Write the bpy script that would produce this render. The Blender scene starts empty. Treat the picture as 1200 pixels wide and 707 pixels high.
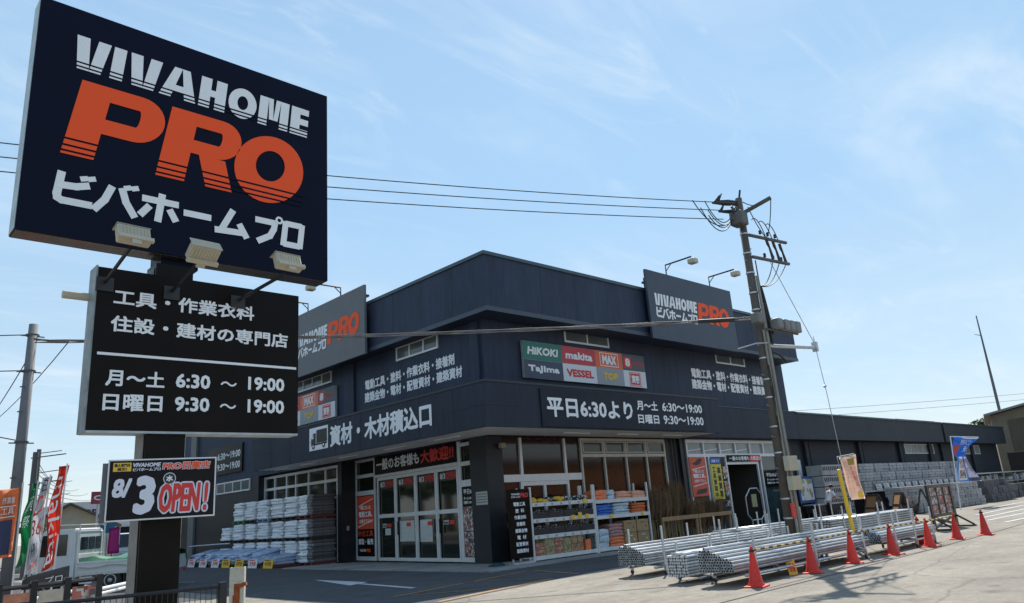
import bpy, bmesh, math, random
from mathutils import Vector, Matrix
random.seed(7)
SC = bpy.context.scene
COL = SC.collection
R = math.radians

# ------------------------------------------------------------------ camera
cam = bpy.data.cameras.new('camera')
cam.sensor_width = 36.0
cam.lens = 874.77 / 1200 * 36.0
cam.clip_start = 0.1
cam.clip_end = 3000
cam_o = bpy.data.objects.new('camera', cam)
COL.objects.link(cam_o)
_y, _p, _r = R(46.2039), R(15.503), R(-4.09098)
_f = Vector((math.cos(_p) * math.cos(_y), math.cos(_p) * math.sin(_y), math.sin(_p)))
_rt = _f.cross(Vector((0, 0, 1))).normalized()
_u = _rt.cross(_f)
_r2 = _rt * math.cos(_r) + _u * math.sin(_r)
_u2 = -_rt * math.sin(_r) + _u * math.cos(_r)
CAM = Vector((-16.402, -18.847, 1.65))
cam_o.matrix_world = Matrix(((_r2.x, _u2.x, -_f.x, CAM.x), (_r2.y, _u2.y, -_f.y, CAM.y),
                             (_r2.z, _u2.z, -_f.z, CAM.z), (0, 0, 0, 1)))
SC.camera = cam_o

# ------------------------------------------------------------------ light
SUN_AZ, SUN_EL = R(32.5), R(49.5)          # azimuth from +X towards +Y
SUN_DIR = Vector((math.cos(SUN_AZ) * math.cos(SUN_EL), math.sin(SUN_AZ) * math.cos(SUN_EL), math.sin(SUN_EL)))
sun = bpy.data.lights.new('sun', 'SUN')
sun.energy = 4.6
sun.angle = R(0.53)
sun.color = (1.0, 0.955, 0.88)
sun_o = bpy.data.objects.new('sun', sun)
sun_o.rotation_euler = SUN_DIR.to_track_quat('Z', 'Y').to_euler()
sun_o.location = (0, 0, 60)
COL.objects.link(sun_o)

w = bpy.data.worlds.new('World')
SC.world = w
w.use_nodes = True
nt = w.node_tree
nt.nodes.clear()
N = nt.nodes.new
Lk = nt.links.new
sky = N('ShaderNodeTexSky')
sky.sky_type = 'NISHITA'
sky.sun_disc = False
sky.sun_elevation = SUN_EL
sky.sun_rotation = R(90) - SUN_AZ
sky.air_density = 1.0
sky.dust_density = 0.25
sky.ozone_density = 3.0
bg = N('ShaderNodeBackground')
bg.inputs['Strength'].default_value = 0.125
out = N('ShaderNodeOutputWorld')
# thin cirrus, laid out on a plane high above the place (sky direction / height)
tc = N('ShaderNodeTexCoord')
sep = N('ShaderNodeSeparateXYZ')
Lk(tc.outputs['Generated'], sep.inputs[0])
mx = N('ShaderNodeMath'); mx.operation = 'MAXIMUM'; mx.inputs[1].default_value = 0.03
Lk(sep.outputs['Z'], mx.inputs[0])
ad = N('ShaderNodeMath'); ad.operation = 'ADD'; ad.inputs[1].default_value = 0.12
Lk(mx.outputs[0], ad.inputs[0])
dx = N('ShaderNodeMath'); dx.operation = 'DIVIDE'
dy = N('ShaderNodeMath'); dy.operation = 'DIVIDE'
Lk(sep.outputs['X'], dx.inputs[0]); Lk(ad.outputs[0], dx.inputs[1])
Lk(sep.outputs['Y'], dy.inputs[0]); Lk(ad.outputs[0], dy.inputs[1])
cb = N('ShaderNodeCombineXYZ')
Lk(dx.outputs[0], cb.inputs[0]); Lk(dy.outputs[0], cb.inputs[1])


def cloud_layer(rot, scale, nscale, detail, lo, hi, dist):
    mp = N('ShaderNodeMapping')
    mp.inputs['Rotation'].default_value = (0, 0, rot)
    mp.inputs['Scale'].default_value = scale
    Lk(cb.outputs[0], mp.inputs['Vector'])
    nz = N('ShaderNodeTexNoise')
    nz.inputs['Scale'].default_value = nscale
    nz.inputs['Detail'].default_value = detail
    nz.inputs['Roughness'].default_value = 0.6
    nz.inputs['Distortion'].default_value = dist
    Lk(mp.outputs[0], nz.inputs['Vector'])
    mr = N('ShaderNodeMapRange')
    mr.interpolation_type = 'SMOOTHSTEP'
    mr.inputs['From Min'].default_value = lo
    mr.inputs['From Max'].default_value = hi
    Lk(nz.outputs['Fac'], mr.inputs['Value'])
    return mr.outputs[0]


c1 = cloud_layer(R(-30), (0.55, 1.2, 1), 1.5, 8, 0.42, 0.86, 1.4)
c2 = cloud_layer(R(-10), (0.6, 1.7, 1), 2.3, 9, 0.47, 0.86, 1.8)
c3 = cloud_layer(R(5), (1.0, 1.0, 1), 0.9, 4, 0.30, 0.66, 0.2)
m1 = N('ShaderNodeMath'); m1.operation = 'MAXIMUM'
Lk(c1, m1.inputs[0]); Lk(c2, m1.inputs[1])
m2 = N('ShaderNodeMath'); m2.operation = 'MULTIPLY'
Lk(m1.outputs[0], m2.inputs[0]); Lk(c3, m2.inputs[1])
m3 = N('ShaderNodeMath'); m3.operation = 'MULTIPLY'; m3.inputs[1].default_value = 0.68
Lk(m2.outputs[0], m3.inputs[0])
# humid summer air: pale layer whose colour changes with height above the horizon
hz = N('ShaderNodeValToRGB')
hz.color_ramp.interpolation = 'EASE'
for i, (p_, c_) in enumerate(((0.0, (4.5, 4.9, 5.0)), (0.16, (3.4, 4.5, 5.3)), (0.42, (2.55, 4.1, 5.6)), (1.0, (1.9, 3.1, 4.9)))):
    e_ = hz.color_ramp.elements[i] if i < 2 else hz.color_ramp.elements.new(p_)
    e_.position = p_; e_.color = (c_[0] / 8, c_[1] / 8, c_[2] / 8, 1)
Lk(sep.outputs['Z'], hz.inputs['Fac'])
hs_ = N('ShaderNodeVectorMath'); hs_.operation = 'SCALE'; hs_.inputs['Scale'].default_value = 7.3
Lk(hz.outputs['Color'], hs_.inputs[0])
mixc = N('ShaderNodeMix'); mixc.data_type = 'RGBA'
mixc.inputs['Factor'].default_value = 0.80
Lk(hs_.outputs[0], mixc.inputs['B'])
Lk(sky.outputs[0], mixc.inputs['A'])
mixd = N('ShaderNodeMix'); mixd.data_type = 'RGBA'
mixd.inputs['B'].default_value = (5.2, 5.7, 6.1, 1)
Lk(m3.outputs[0], mixd.inputs['Factor'])
Lk(mixc.outputs['Result'], mixd.inputs['A'])
Lk(mixd.outputs['Result'], bg.inputs['Color'])
Lk(bg.outputs[0], out.inputs['Surface'])

SC.view_settings.view_transform = 'Standard'
SC.view_settings.look = 'None'
SC.view_settings.exposure = 0.50
SC.view_settings.gamma = 1.0
SC.view_settings.use_curve_mapping = False
SC.cycles.max_bounces = 6

# ------------------------------------------------------------------ materials
MATS = {}


def mat(name, col, rough=0.6, metal=0.0, var=0.0, vscale=3.0, bump=0.0, bscale=40.0, spec=0.5, col2=None, dirt=0.0,
        coord='Object', stretch=None):
    if name in MATS:
        return MATS[name]
    m = bpy.data.materials.new(name)
    m.use_nodes = True
    t = m.node_tree
    b = t.nodes['Principled BSDF']
    b.inputs['Roughness'].default_value = rough
    b.inputs['Metallic'].default_value = metal
    b.inputs['Specular IOR Level'].default_value = spec
    b.inputs['Base Color'].default_value = (*col, 1)
    if var or bump or dirt or col2:
        tcn = t.nodes.new('ShaderNodeTexCoord')
        src = tcn.outputs[coord]
        if stretch:
            mp = t.nodes.new('ShaderNodeMapping')
            mp.inputs['Scale'].default_value = stretch
            t.links.new(src, mp.inputs[0])
            src = mp.outputs[0]
    if var or col2:
        nz = t.nodes.new('ShaderNodeTexNoise')
        nz.inputs['Scale'].default_value = vscale
        nz.inputs['Detail'].default_value = 6
        nz.inputs['Roughness'].default_value = 0.65
        t.links.new(src, nz.inputs['Vector'])
        rp = t.nodes.new('ShaderNodeValToRGB')
        rp.color_ramp.elements[0].position = 0.3
        rp.color_ramp.elements[1].position = 0.7
        if col2:
            rp.color_ramp.elements[0].color = (*col, 1)
            rp.color_ramp.elements[1].color = (*col2, 1)
        else:
            rp.color_ramp.elements[0].color = (*[c * (1 - var) for c in col], 1)
            rp.color_ramp.elements[1].color = (*[min(1, c * (1 + var)) for c in col], 1)
        t.links.new(nz.outputs['Fac'], rp.inputs[0])
        last = rp.outputs[0]
        if dirt:
            n2 = t.nodes.new('ShaderNodeTexNoise')
            n2.inputs['Scale'].default_value = vscale * 9
            n2.inputs['Detail'].default_value = 8
            t.links.new(src, n2.inputs['Vector'])
            r2 = t.nodes.new('ShaderNodeValToRGB')
            r2.color_ramp.elements[0].position = 0.35
            r2.color_ramp.elements[1].position = 0.65
            r2.color_ramp.elements[0].color = (1 - dirt, 1 - dirt, 1 - dirt, 1)
            r2.color_ramp.elements[1].color = (1, 1, 1, 1)
            t.links.new(n2.outputs['Fac'], r2.inputs[0])
            mm = t.nodes.new('ShaderNodeMix'); mm.data_type = 'RGBA'; mm.blend_type = 'MULTIPLY'
            mm.inputs['Factor'].default_value = 1
            t.links.new(last, mm.inputs['A']); t.links.new(r2.outputs[0], mm.inputs['B'])
            last = mm.outputs['Result']
        t.links.new(last, b.inputs['Base Color'])
    if bump:
        n3 = t.nodes.new('ShaderNodeTexNoise')
        n3.inputs['Scale'].default_value = bscale
        n3.inputs['Detail'].default_value = 5
        t.links.new(src, n3.inputs['Vector'])
        bp = t.nodes.new('ShaderNodeBump')
        bp.inputs['Strength'].default_value = bump
        bp.inputs['Distance'].default_value = 0.02
        t.links.new(n3.outputs['Fac'], bp.inputs['Height'])
        t.links.new(bp.outputs[0], b.inputs['Normal'])
    MATS[name] = m
    return m


PAINT = mat('navy_wall_paint', (0.029, 0.043, 0.078), 0.6, spec=0.3, var=0.22, vscale=0.9, bump=0.25, bscale=9, dirt=0.24, stretch=(1, 1, 0.14))
PAINTC = mat('dark_canopy_paint', (0.022, 0.031, 0.050), 0.6, spec=0.3, var=0.22, vscale=0.9, bump=0.25, bscale=9, dirt=0.24, stretch=(1, 1, 0.14))
PAINT2 = mat('dark_grey_wall_paint', (0.028, 0.034, 0.045), 0.6, spec=0.3, var=0.2, vscale=0.6, bump=0.3, bscale=7, dirt=0.18, stretch=(1, 1, 0.4))
CAPM = mat('parapet_flashing', (0.055, 0.085, 0.105), 0.4, 0.3, var=0.15)
BLACKW = mat('black_wall', (0.012, 0.014, 0.019), 0.5, var=0.25, vscale=1.5)
SOFF = mat('soffit_board', (0.86, 0.84, 0.80), 0.7, var=0.12, vscale=1.2, dirt=0.12)
WHITE = mat('white_lettering', (0.80, 0.82, 0.84), 0.5, var=0.05)
RACKW = mat('grey_white_rack_paint', (0.62, 0.62, 0.61), 0.5, var=0.12)
WHITEP = mat('white_paint', (0.72, 0.73, 0.73), 0.5, var=0.1)
ALU = mat('aluminium_frame', (0.66, 0.68, 0.69), 0.4, 0.25, var=0.08)
GALV = mat('galvanised_steel', (0.52, 0.54, 0.56), 0.42, 0.75, var=0.22, vscale=14)
PIPEM = mat('zinc_coated_pipe', (0.50, 0.52, 0.535), 0.38, 0.6, var=0.2, vscale=5)
PIPEIN = mat('pipe_inside', (0.02, 0.022, 0.025), 0.8)
GLASS = mat('window_glass', (0.012, 0.015, 0.017), 0.06, spec=0.6)
GLASSB = mat('brown_reflection_glass', (0.034, 0.015, 0.009), 0.08, spec=0.5, var=0.4, vscale=0.5)  # brown reflection in the panes painted into the glass colour
GLASSG = mat('greenish_glass', (0.010, 0.015, 0.011), 0.05, spec=0.6, var=0.5, vscale=1.2)
FROST = mat('frosted_glass', (0.26, 0.30, 0.31), 0.25, spec=0.6, var=0.2, vscale=1)
ORANGE = mat('orange_lettering', (0.92, 0.095, 0.018), 0.55, spec=0.25)
RED = mat('red_print', (0.66, 0.035, 0.03), 0.5)
SIGNF = mat('navy_sign_face', (0.0035, 0.005, 0.018), 0.35, var=0.12, vscale=2, spec=0.1)
SIGNK = mat('black_sign_face', (0.0095, 0.0065, 0.006), 0.3, var=0.2, vscale=2, spec=0.1)  # brownish tone paints in the warm reflection on the hours panel
SIGNGREY = mat('grey_sign_face', (0.12, 0.125, 0.135), 0.5, var=0.08)
SIGNNAVY = mat('navy_board', (0.042, 0.056, 0.086), 0.5, var=0.1)
SIGNEDGE = mat('sign_edge_metal', (0.40, 0.44, 0.45), 0.45, 0.3, var=0.25, vscale=4)
POSTM = mat('brown_black_post', (0.009, 0.007, 0.006), 0.3, var=0.3, vscale=2.5, spec=0.12)
CONC = mat('pole_concrete', (0.105, 0.09, 0.075), 0.85, var=0.18, vscale=2, bump=0.2, dirt=0.15)
BLOCKM = mat('concrete_block', (0.40, 0.40, 0.40), 0.9, var=0.18, vscale=2.2, bump=0.4, bscale=50, dirt=0.2)
BLOCKD = mat('dark_concrete_block', (0.13, 0.13, 0.135), 0.9, var=0.25, vscale=2.2, bump=0.4, bscale=50, dirt=0.2)
BLACK = mat('black_plastic', (0.015, 0.015, 0.016), 0.45)
BLACKMET = mat('black_metal', (0.016, 0.016, 0.018), 0.4)
CONE = mat('orange_cone_plastic', (0.85, 0.034, 0.012), 0.55, var=0.16, vscale=5, dirt=0.3)
RUBBER = mat('tyre_rubber', (0.02, 0.02, 0.02), 0.8)
WOOD = mat('pale_wood', (0.33, 0.20, 0.10), 0.7, var=0.25, vscale=6)
WOOD2 = mat('orange_wood', (0.45, 0.23, 0.09), 0.65, var=0.2, vscale=6)
BRUSHM = mat('bamboo_twigs', (0.20, 0.12, 0.06), 0.9, var=0.45, vscale=20)
CARD = mat('cardboard', (0.36, 0.235, 0.12), 0.85, var=0.12, vscale=5)
BAGW = mat('white_bag_plastic', (0.76, 0.79, 0.82), 0.35, var=0.14, vscale=6, bump=0.35, bscale=18)
BAGD = mat('darker_bag_plastic', (0.15, 0.145, 0.15), 0.45, var=0.3, vscale=7, bump=0.35, bscale=18)  # darker bag colour for the right end of the stacks
BAGB = mat('blue_white_bag_plastic', (0.50, 0.56, 0.66), 0.3, var=0.1, vscale=6, col2=(0.22, 0.32, 0.55), bump=0.3, bscale=18)
BLUEP = mat('blue_sheet', (0.02, 0.13, 0.52), 0.4, var=0.25, vscale=12, bump=0.5, bscale=25)
ORANGEP = mat('orange_bag', (0.78, 0.19, 0.06), 0.45, var=0.22, vscale=12, bump=0.5, bscale=25)
SKYP = mat('pale_blue_bag', (0.46, 0.56, 0.64), 0.4, var=0.2, vscale=12, bump=0.5, bscale=25)
YELLOW = mat('yellow_print', (0.80, 0.50, 0.03), 0.5, var=0.05)
GREENP = mat('green_print', (0.015, 0.25, 0.13), 0.5)
PALLETR = mat('red_plastic_pallet', (0.16, 0.035, 0.03), 0.6)
PALLETG = mat('green_plastic_pallet', (0.02, 0.22, 0.06), 0.6)
PALLETB = mat('dark_pallet', (0.035, 0.03, 0.028), 0.7)
LAMPW = mat('lamp_housing', (0.46, 0.42, 0.32), 0.5, var=0.1)
LAMPG = mat('lamp_lens', (0.62, 0.60, 0.53), 0.15)
TARP = mat('green_tarpaulin', (0.035, 0.16, 0.09), 0.55, var=0.25, vscale=3, bump=0.5, bscale=6)
TRUCKW = mat('white_truck_paint', (0.60, 0.62, 0.62), 0.3, var=0.05)
SKIN = mat('skin', (0.42, 0.24, 0.16), 0.6)
SHIRT = mat('white_shirt', (0.70, 0.73, 0.78), 0.8, var=0.1, vscale=9)
TROUS = mat('black_trousers', (0.015, 0.015, 0.02), 0.85)
HAIR = mat('black_hair', (0.01, 0.008, 0.007), 0.6)


def ground_mat(name, base, dark, scale, crack=True):
    m = mat(name, base, 0.9, var=0.16, vscale=scale, bump=0.5, bscale=60, dirt=0.16)
    t = m.node_tree
    b = t.nodes['Principled BSDF']
    tcn = t.nodes.new('ShaderNodeTexCoord')
    # aggregate speckle
    n4 = t.nodes.new('ShaderNodeTexNoise'); n4.inputs['Scale'].default_value = 55; n4.inputs['Detail'].default_value = 3
    t.links.new(tcn.outputs['Object'], n4.inputs['Vector'])
    r4 = t.nodes.new('ShaderNodeValToRGB')
    r4.color_ramp.elements[0].position = 0.36; r4.color_ramp.elements[0].color = (dark, dark, dark, 1)
    r4.color_ramp.elements[1].position = 0.56; r4.color_ramp.elements[1].color = (1, 1, 1, 1)
    t.links.new(n4.outputs['Fac'], r4.inputs[0])
    # worn patches
    n5 = t.nodes.new('ShaderNodeTexNoise'); n5.inputs['Scale'].default_value = 0.9; n5.inputs['Detail'].default_value = 9
    n5.inputs['Roughness'].default_value = 0.72
    mp = t.nodes.new('ShaderNodeMapping'); mp.inputs['Scale'].default_value = (0.35, 1.0, 1); mp.inputs['Rotation'].default_value = (0, 0, 0.15)
    t.links.new(tcn.outputs['Object'], mp.inputs[0]); t.links.new(mp.outputs[0], n5.inputs['Vector'])
    r5 = t.nodes.new('ShaderNodeValToRGB')
    r5.color_ramp.elements[0].position = 0.40; r5.color_ramp.elements[0].color = (0.74, 0.74, 0.75, 1)
    r5.color_ramp.elements[1].position = 0.58; r5.color_ramp.elements[1].color = (1, 1, 1, 1)
    t.links.new(n5.outputs['Fac'], r5.inputs[0])
    n6 = t.nodes.new('ShaderNodeTexNoise'); n6.inputs['Scale'].default_value = 14; n6.inputs['Detail'].default_value = 8; n6.inputs['Roughness'].default_value = .8
    t.links.new(tcn.outputs['Object'], n6.inputs['Vector'])
    r6 = t.nodes.new('ShaderNodeValToRGB')
    r6.color_ramp.elements[0].position = 0.38; r6.color_ramp.elements[0].color = (0.80, 0.79, 0.78, 1)
    r6.color_ramp.elements[1].position = 0.60; r6.color_ramp.elements[1].color = (1.06, 1.06, 1.06, 1)
    t.links.new(n6.outputs['Fac'], r6.inputs[0])
    n7 = t.nodes.new('ShaderNodeTexNoise'); n7.inputs['Scale'].default_value = 1.7; n7.inputs['Detail'].default_value = 5
    t.links.new(tcn.outputs['Object'], n7.inputs['Vector'])
    r7 = t.nodes.new('ShaderNodeValToRGB')
    r7.color_ramp.elements[0].position = 0.31; r7.color_ramp.elements[0].color = (0.70, 0.68, 0.66, 1)
    r7.color_ramp.elements[1].position = 0.40; r7.color_ramp.elements[1].color = (1, 1, 1, 1)
    t.links.new(n7.outputs['Fac'], r7.inputs[0])
    src = b.inputs['Base Color'].links[0].from_socket
    for r_ in (r4, r5, r6, r7):
        mm = t.nodes.new('ShaderNodeMix'); mm.data_type = 'RGBA'; mm.blend_type = 'MULTIPLY'; mm.inputs['Factor'].default_value = 1
        t.links.new(src, mm.inputs['A']); t.links.new(r_.outputs[0], mm.inputs['B'])
        src = mm.outputs['Result']
    if crack:
        v = t.nodes.new('ShaderNodeTexVoronoi'); v.feature = 'DISTANCE_TO_EDGE'; v.inputs['Scale'].default_value = 0.16
        nzz = t.nodes.new('ShaderNodeTexNoise'); nzz.inputs['Scale'].default_value = 0.8; nzz.inputs['Detail'].default_value = 6
        t.links.new(tcn.outputs['Object'], nzz.inputs['Vector'])
        mv = t.nodes.new('ShaderNodeMix'); mv.data_type = 'RGBA'; mv.inputs['Factor'].default_value = 0.35
        t.links.new(tcn.outputs['Object'], mv.inputs['A']); t.links.new(nzz.outputs['Color'], mv.inputs['B'])
        t.links.new(mv.outputs['Result'], v.inputs['Vector'])
        rc = t.nodes.new('ShaderNodeValToRGB')
        rc.color_ramp.elements[0].position = 0.0; rc.color_ramp.elements[0].color = (0.66, 0.65, 0.63, 1)
        rc.color_ramp.elements[1].position = 0.0025; rc.color_ramp.elements[1].color = (1, 1, 1, 1)
        t.links.new(v.outputs['Distance'], rc.inputs[0])
        mm = t.nodes.new('ShaderNodeMix'); mm.data_type = 'RGBA'; mm.blend_type = 'MULTIPLY'; mm.inputs['Factor'].default_value = 1
        t.links.new(src, mm.inputs['A']); t.links.new(rc.outputs[0], mm.inputs['B'])
        src = mm.outputs['Result']
    t.links.new(src, b.inputs['Base Color'])
    return m


OLDASPH = ground_mat('old_pale_asphalt', (0.315, 0.277, 0.222), 0.80, 0.5)
LOTASPH = ground_mat('dark_asphalt', (0.085, 0.086, 0.09), 0.72, 0.6, False)
APRON = ground_mat('concrete_apron', (0.36, 0.35, 0.335), 0.85, 0.8, False)
LINEW = mat('white_road_paint', (0.62, 0.63, 0.63), 0.8, var=0.2, vscale=4, dirt=0.45)
LINEO = mat('orange_road_paint', (0.42, 0.22, 0.08), 0.8, var=0.25, vscale=3, dirt=0.55)
IRON = mat('cast_iron', (0.12, 0.115, 0.10), 0.6, 0.6, var=0.3, vscale=9)


def stripes_mat():
    m = bpy.data.materials.new('yellow_black_stripes'); m.use_nodes = True
    t = m.node_tree; b = t.nodes['Principled BSDF']; b.inputs['Roughness'].default_value = 0.45
    tcn = t.nodes.new('ShaderNodeTexCoord'); sp = t.nodes.new('ShaderNodeSeparateXYZ')
    t.links.new(tcn.outputs['Object'], sp.inputs[0])
    a = t.nodes.new('ShaderNodeMath'); a.operation = 'MULTIPLY'; a.inputs[1].default_value = 3.6
    t.links.new(sp.outputs['X'], a.inputs[0])
    f = t.nodes.new('ShaderNodeMath'); f.operation = 'FRACT'; t.links.new(a.outputs[0], f.inputs[0])
    g = t.nodes.new('ShaderNodeMath'); g.operation = 'GREATER_THAN'; g.inputs[1].default_value = 0.5
    t.links.new(f.outputs[0], g.inputs[0])
    mm = t.nodes.new('ShaderNodeMix'); mm.data_type = 'RGBA'
    mm.inputs['A'].default_value = (0.015, 0.015, 0.02, 1); mm.inputs['B'].default_value = (0.80, 0.42, 0.02, 1)
    t.links.new(g.outputs[0], mm.inputs['Factor']); t.links.new(mm.outputs['Result'], b.inputs['Base Color'])
    return m


STRIPE = stripes_mat()


def mosaic_mat(name, cols, scale):
    """flyer / product-photo print: small cells of several ink colours"""
    m = bpy.data.materials.new(name); m.use_nodes = True
    t = m.node_tree; b = t.nodes['Principled BSDF']; b.inputs['Roughness'].default_value = 0.4
    tcn = t.nodes.new('ShaderNodeTexCoord')
    v = t.nodes.new('ShaderNodeTexVoronoi'); v.inputs['Scale'].default_value = scale; v.distance = 'CHEBYCHEV'
    t.links.new(tcn.outputs['Object'], v.inputs['Vector'])
    sp = t.nodes.new('ShaderNodeSeparateColor'); t.links.new(v.outputs['Color'], sp.inputs[0])
    rp = t.nodes.new('ShaderNodeValToRGB'); rp.color_ramp.interpolation = 'CONSTANT'
    for i, c in enumerate(cols):
        e = rp.color_ramp.elements[i] if i < 2 else rp.color_ramp.elements.new(i / len(cols))
        e.position = i / len(cols); e.color = (*c, 1)
    t.links.new(sp.outputs[0], rp.inputs[0]); t.links.new(rp.outputs[0], b.inputs['Base Color'])
    return m


FLYER = mosaic_mat('product_flyer_print', [(0.6, 0.58, 0.55), (0.25, 0.07, 0.06), (0.10, 0.10, 0.11), (0.45, 0.4, 0.34), (0.16, 0.15, 0.15), (0.5, 0.15, 0.12), (0.03, 0.03, 0.03)], 13)
GOODS = mosaic_mat('small_tools_mix', [(0.02, 0.02, 0.02), (0.05, 0.05, 0.05), (0.5, 0.5, 0.48), (0.015, 0.015, 0.015), (0.25, 0.2, 0.1), (0.03, 0.03, 0.03), (0.6, 0.6, 0.6), (0.02, 0.02, 0.02)], 22)
BOXPRINT = {k: mosaic_mat('printed_carton_' + k, c, 17) for k, c in dict(
    red=[(0.42, 0.14, 0.09), (0.36, 0.2, 0.12), (0.5, 0.3, 0.2), (0.3, 0.08, 0.06)],
    green=[(0.26, 0.25, 0.12), (0.36, 0.26, 0.14), (0.18, 0.17, 0.09), (0.45, 0.36, 0.2)],
    brown=[(0.3, 0.17, 0.09), (0.38, 0.23, 0.12), (0.24, 0.13, 0.07), (0.42, 0.28, 0.16)]).items()}

def vary(m, amount):
    """each object a little lighter or darker than the next"""
    t = m.node_tree; b = t.nodes['Principled BSDF']; inp = b.inputs['Base Color']
    oi = t.nodes.new('ShaderNodeObjectInfo')
    mr = t.nodes.new('ShaderNodeMapRange'); mr.inputs['To Min'].default_value = 1 - amount; mr.inputs['To Max'].default_value = 1 + amount * .5
    t.links.new(oi.outputs['Random'], mr.inputs['Value'])
    hs = t.nodes.new('ShaderNodeHueSaturation'); t.links.new(mr.outputs[0], hs.inputs['Value'])
    if inp.links: t.links.new(inp.links[0].from_socket, hs.inputs['Color'])
    else: hs.inputs['Color'].default_value = inp.default_value
    t.links.new(hs.outputs[0], inp)


for m_, a_ in ((PIPEM, .35), (CONE, .22), (BAGW, .14), (BLOCKM, .2), (BLOCKD, .3), (BRUSHM, .4), (BAGD, .3), (CARD, .15)): vary(m_, a_)

# ------------------------------------------------------------------ mesh tools
class MB:
    def __init__(s):
        s.bm = bmesh.new()

    def box(s, x0, x1, y0, y1, z0, z1):
        v = [s.bm.verts.new(p) for p in ((x0, y0, z0), (x1, y0, z0), (x1, y1, z0), (x0, y1, z0), (x0, y0, z1), (x1, y0, z1), (x1, y1, z1), (x0, y1, z1))]
        for f in ((0, 3, 2, 1), (4, 5, 6, 7), (0, 1, 5, 4), (1, 2, 6, 5), (2, 3, 7, 6), (3, 0, 4, 7)):
            s.bm.faces.new([v[i] for i in f])
        return s

    def bbox(s, x0, x1, y0, y1, z0, z1, b=0.02, seg=2):
        n0 = len(s.bm.verts)
        s.bm.verts.ensure_lookup_table()
        before = set(s.bm.edges)
        s.box(x0, x1, y0, y1, z0, z1)
        new = [e for e in s.bm.edges if e not in before]
        bmesh.ops.bevel(s.bm, geom=new, offset=b, segments=seg, affect='EDGES', profile=0.5)
        return s

    def poly(s, pts):
        s.bm.faces.new([s.bm.verts.new(p) for p in pts])
        return s

    def prism(s, poly, a, b, fn):
        """poly: 2D points, fn(u,v,t)->3D for t=a,b"""
        lo = [s.bm.verts.new(fn(u, v, a)) for u, v in poly]
        hi = [s.bm.verts.new(fn(u, v, b)) for u, v in poly]
        n = len(poly)
        s.bm.faces.new(lo[::-1]); s.bm.faces.new(hi)
        for i in range(n):
            s.bm.faces.new((lo[i], lo[(i + 1) % n], hi[(i + 1) % n], hi[i]))
        return s

    def tube(s, pts, r, n=8, caps=True):
        pts = [Vector(p) for p in pts]
        rs = r if isinstance(r, (list, tuple)) else [r] * len(pts)
        rings = []
        up = None
        for i, p in enumerate(pts):
            a = pts[max(i - 1, 0)]; b = pts[min(i + 1, len(pts) - 1)]
            d = (b - a).normalized()
            ref = Vector((0, 0, 1)) if abs(d.z) < 0.95 else Vector((1, 0, 0))
            e1 = d.cross(ref).normalized(); e2 = d.cross(e1)
            rings.append([s.bm.verts.new(p + (e1 * math.cos(2 * math.pi * k / n) + e2 * math.sin(2 * math.pi * k / n)) * rs[i]) for k in range(n)])
        for i in range(len(rings) - 1):
            for k in range(n):
                s.bm.faces.new((rings[i][k], rings[i][(k + 1) % n], rings[i + 1][(k + 1) % n], rings[i + 1][k]))
        if caps:
            s.bm.faces.new(rings[0]); s.bm.faces.new(rings[-1][::-1])
        return s

    def lathe(s, prof, n=20, c=(0, 0, 0), axis='z', caps=True):
        rings = []
        for r, h in prof:
            rr = []
            for k in range(n):
                a = 2 * math.pi * k / n
                p = (r * math.cos(a), r * math.sin(a), h)
                if axis == 'y': p = (p[0], p[2], p[1])
                if axis == 'x': p = (p[2], p[0], p[1])
                rr.append(s.bm.verts.new((p[0] + c[0], p[1] + c[1], p[2] + c[2])))
            rings.append(rr)
        for i in range(len(rings) - 1):
            for k in range(n):
                s.bm.faces.new((rings[i][k], rings[i][(k + 1) % n], rings[i + 1][(k + 1) % n], rings[i + 1][k]))
        if caps:
            s.bm.faces.new(rings[0][::-1]); s.bm.faces.new(rings[-1])
        return s

    def ico(s, c, r, sub=2, sc=(1, 1, 1)):
        bmesh.ops.create_icosphere(s.bm, subdivisions=sub, radius=r, matrix=Matrix.Translation(c) @ Matrix.Diagonal((*sc, 1)))
        return s

    def build(s, name, m, parent=None, smooth=False, world=True, loc=None):
        bmesh.ops.recalc_face_normals(s.bm, faces=s.bm.faces[:])
        me = bpy.data.meshes.new(name)
        off = Vector((0, 0, 0))
        if world and parent is not None:
            q = parent
            while q is not None:
                off += q.location; q = q.parent
        elif loc is not None:
            off = Vector(loc)
        if off.length > 0:
            bmesh.ops.translate(s.bm, verts=s.bm.verts[:], vec=-off)
        s.bm.to_mesh(me); s.bm.free()
        if m is not None:
            for mm in (m if isinstance(m, (list, tuple)) else [m]):
                me.materials.append(mm)
        if smooth:
            for p in me.polygons: p.use_smooth = True
        o = bpy.data.objects.new(name, me)
        COL.objects.link(o)
        if parent is not None: o.parent = parent
        elif loc is not None: o.location = loc
        return o


def box(*a): return MB().box(*a)


def tag(o, label=None, cat=None, group=None, kind=None):
    if label: o['label'] = label
    if cat: o['category'] = cat
    if group: o['group'] = group
    if kind: o['kind'] = kind
    return o


def thing(name, label, cat, loc=(0, 0, 0), rotz=0, group=None):
    o = bpy.data.objects.new(name, None)
    o.empty_display_size = 0.2
    COL.objects.link(o)
    o.location = loc; o.rotation_euler = (0, 0, rotz)
    return tag(o, label, cat, group)


def dup(root, loc, rotz=0, label=None, group=None):
    r = root.copy(); COL.objects.link(r); r.location = loc; r.rotation_euler = (0, 0, rotz)
    if label: r['label'] = label
    if group: r['group'] = group
    for ch in list(root.children):
        c = ch.copy(); COL.objects.link(c); c.parent = r
        for g in list(ch.children):
            d = g.copy(); COL.objects.link(d); d.parent = c
    return r


def struct(name, b, m):
    return tag(b.build(name, m), kind='structure')


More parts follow.
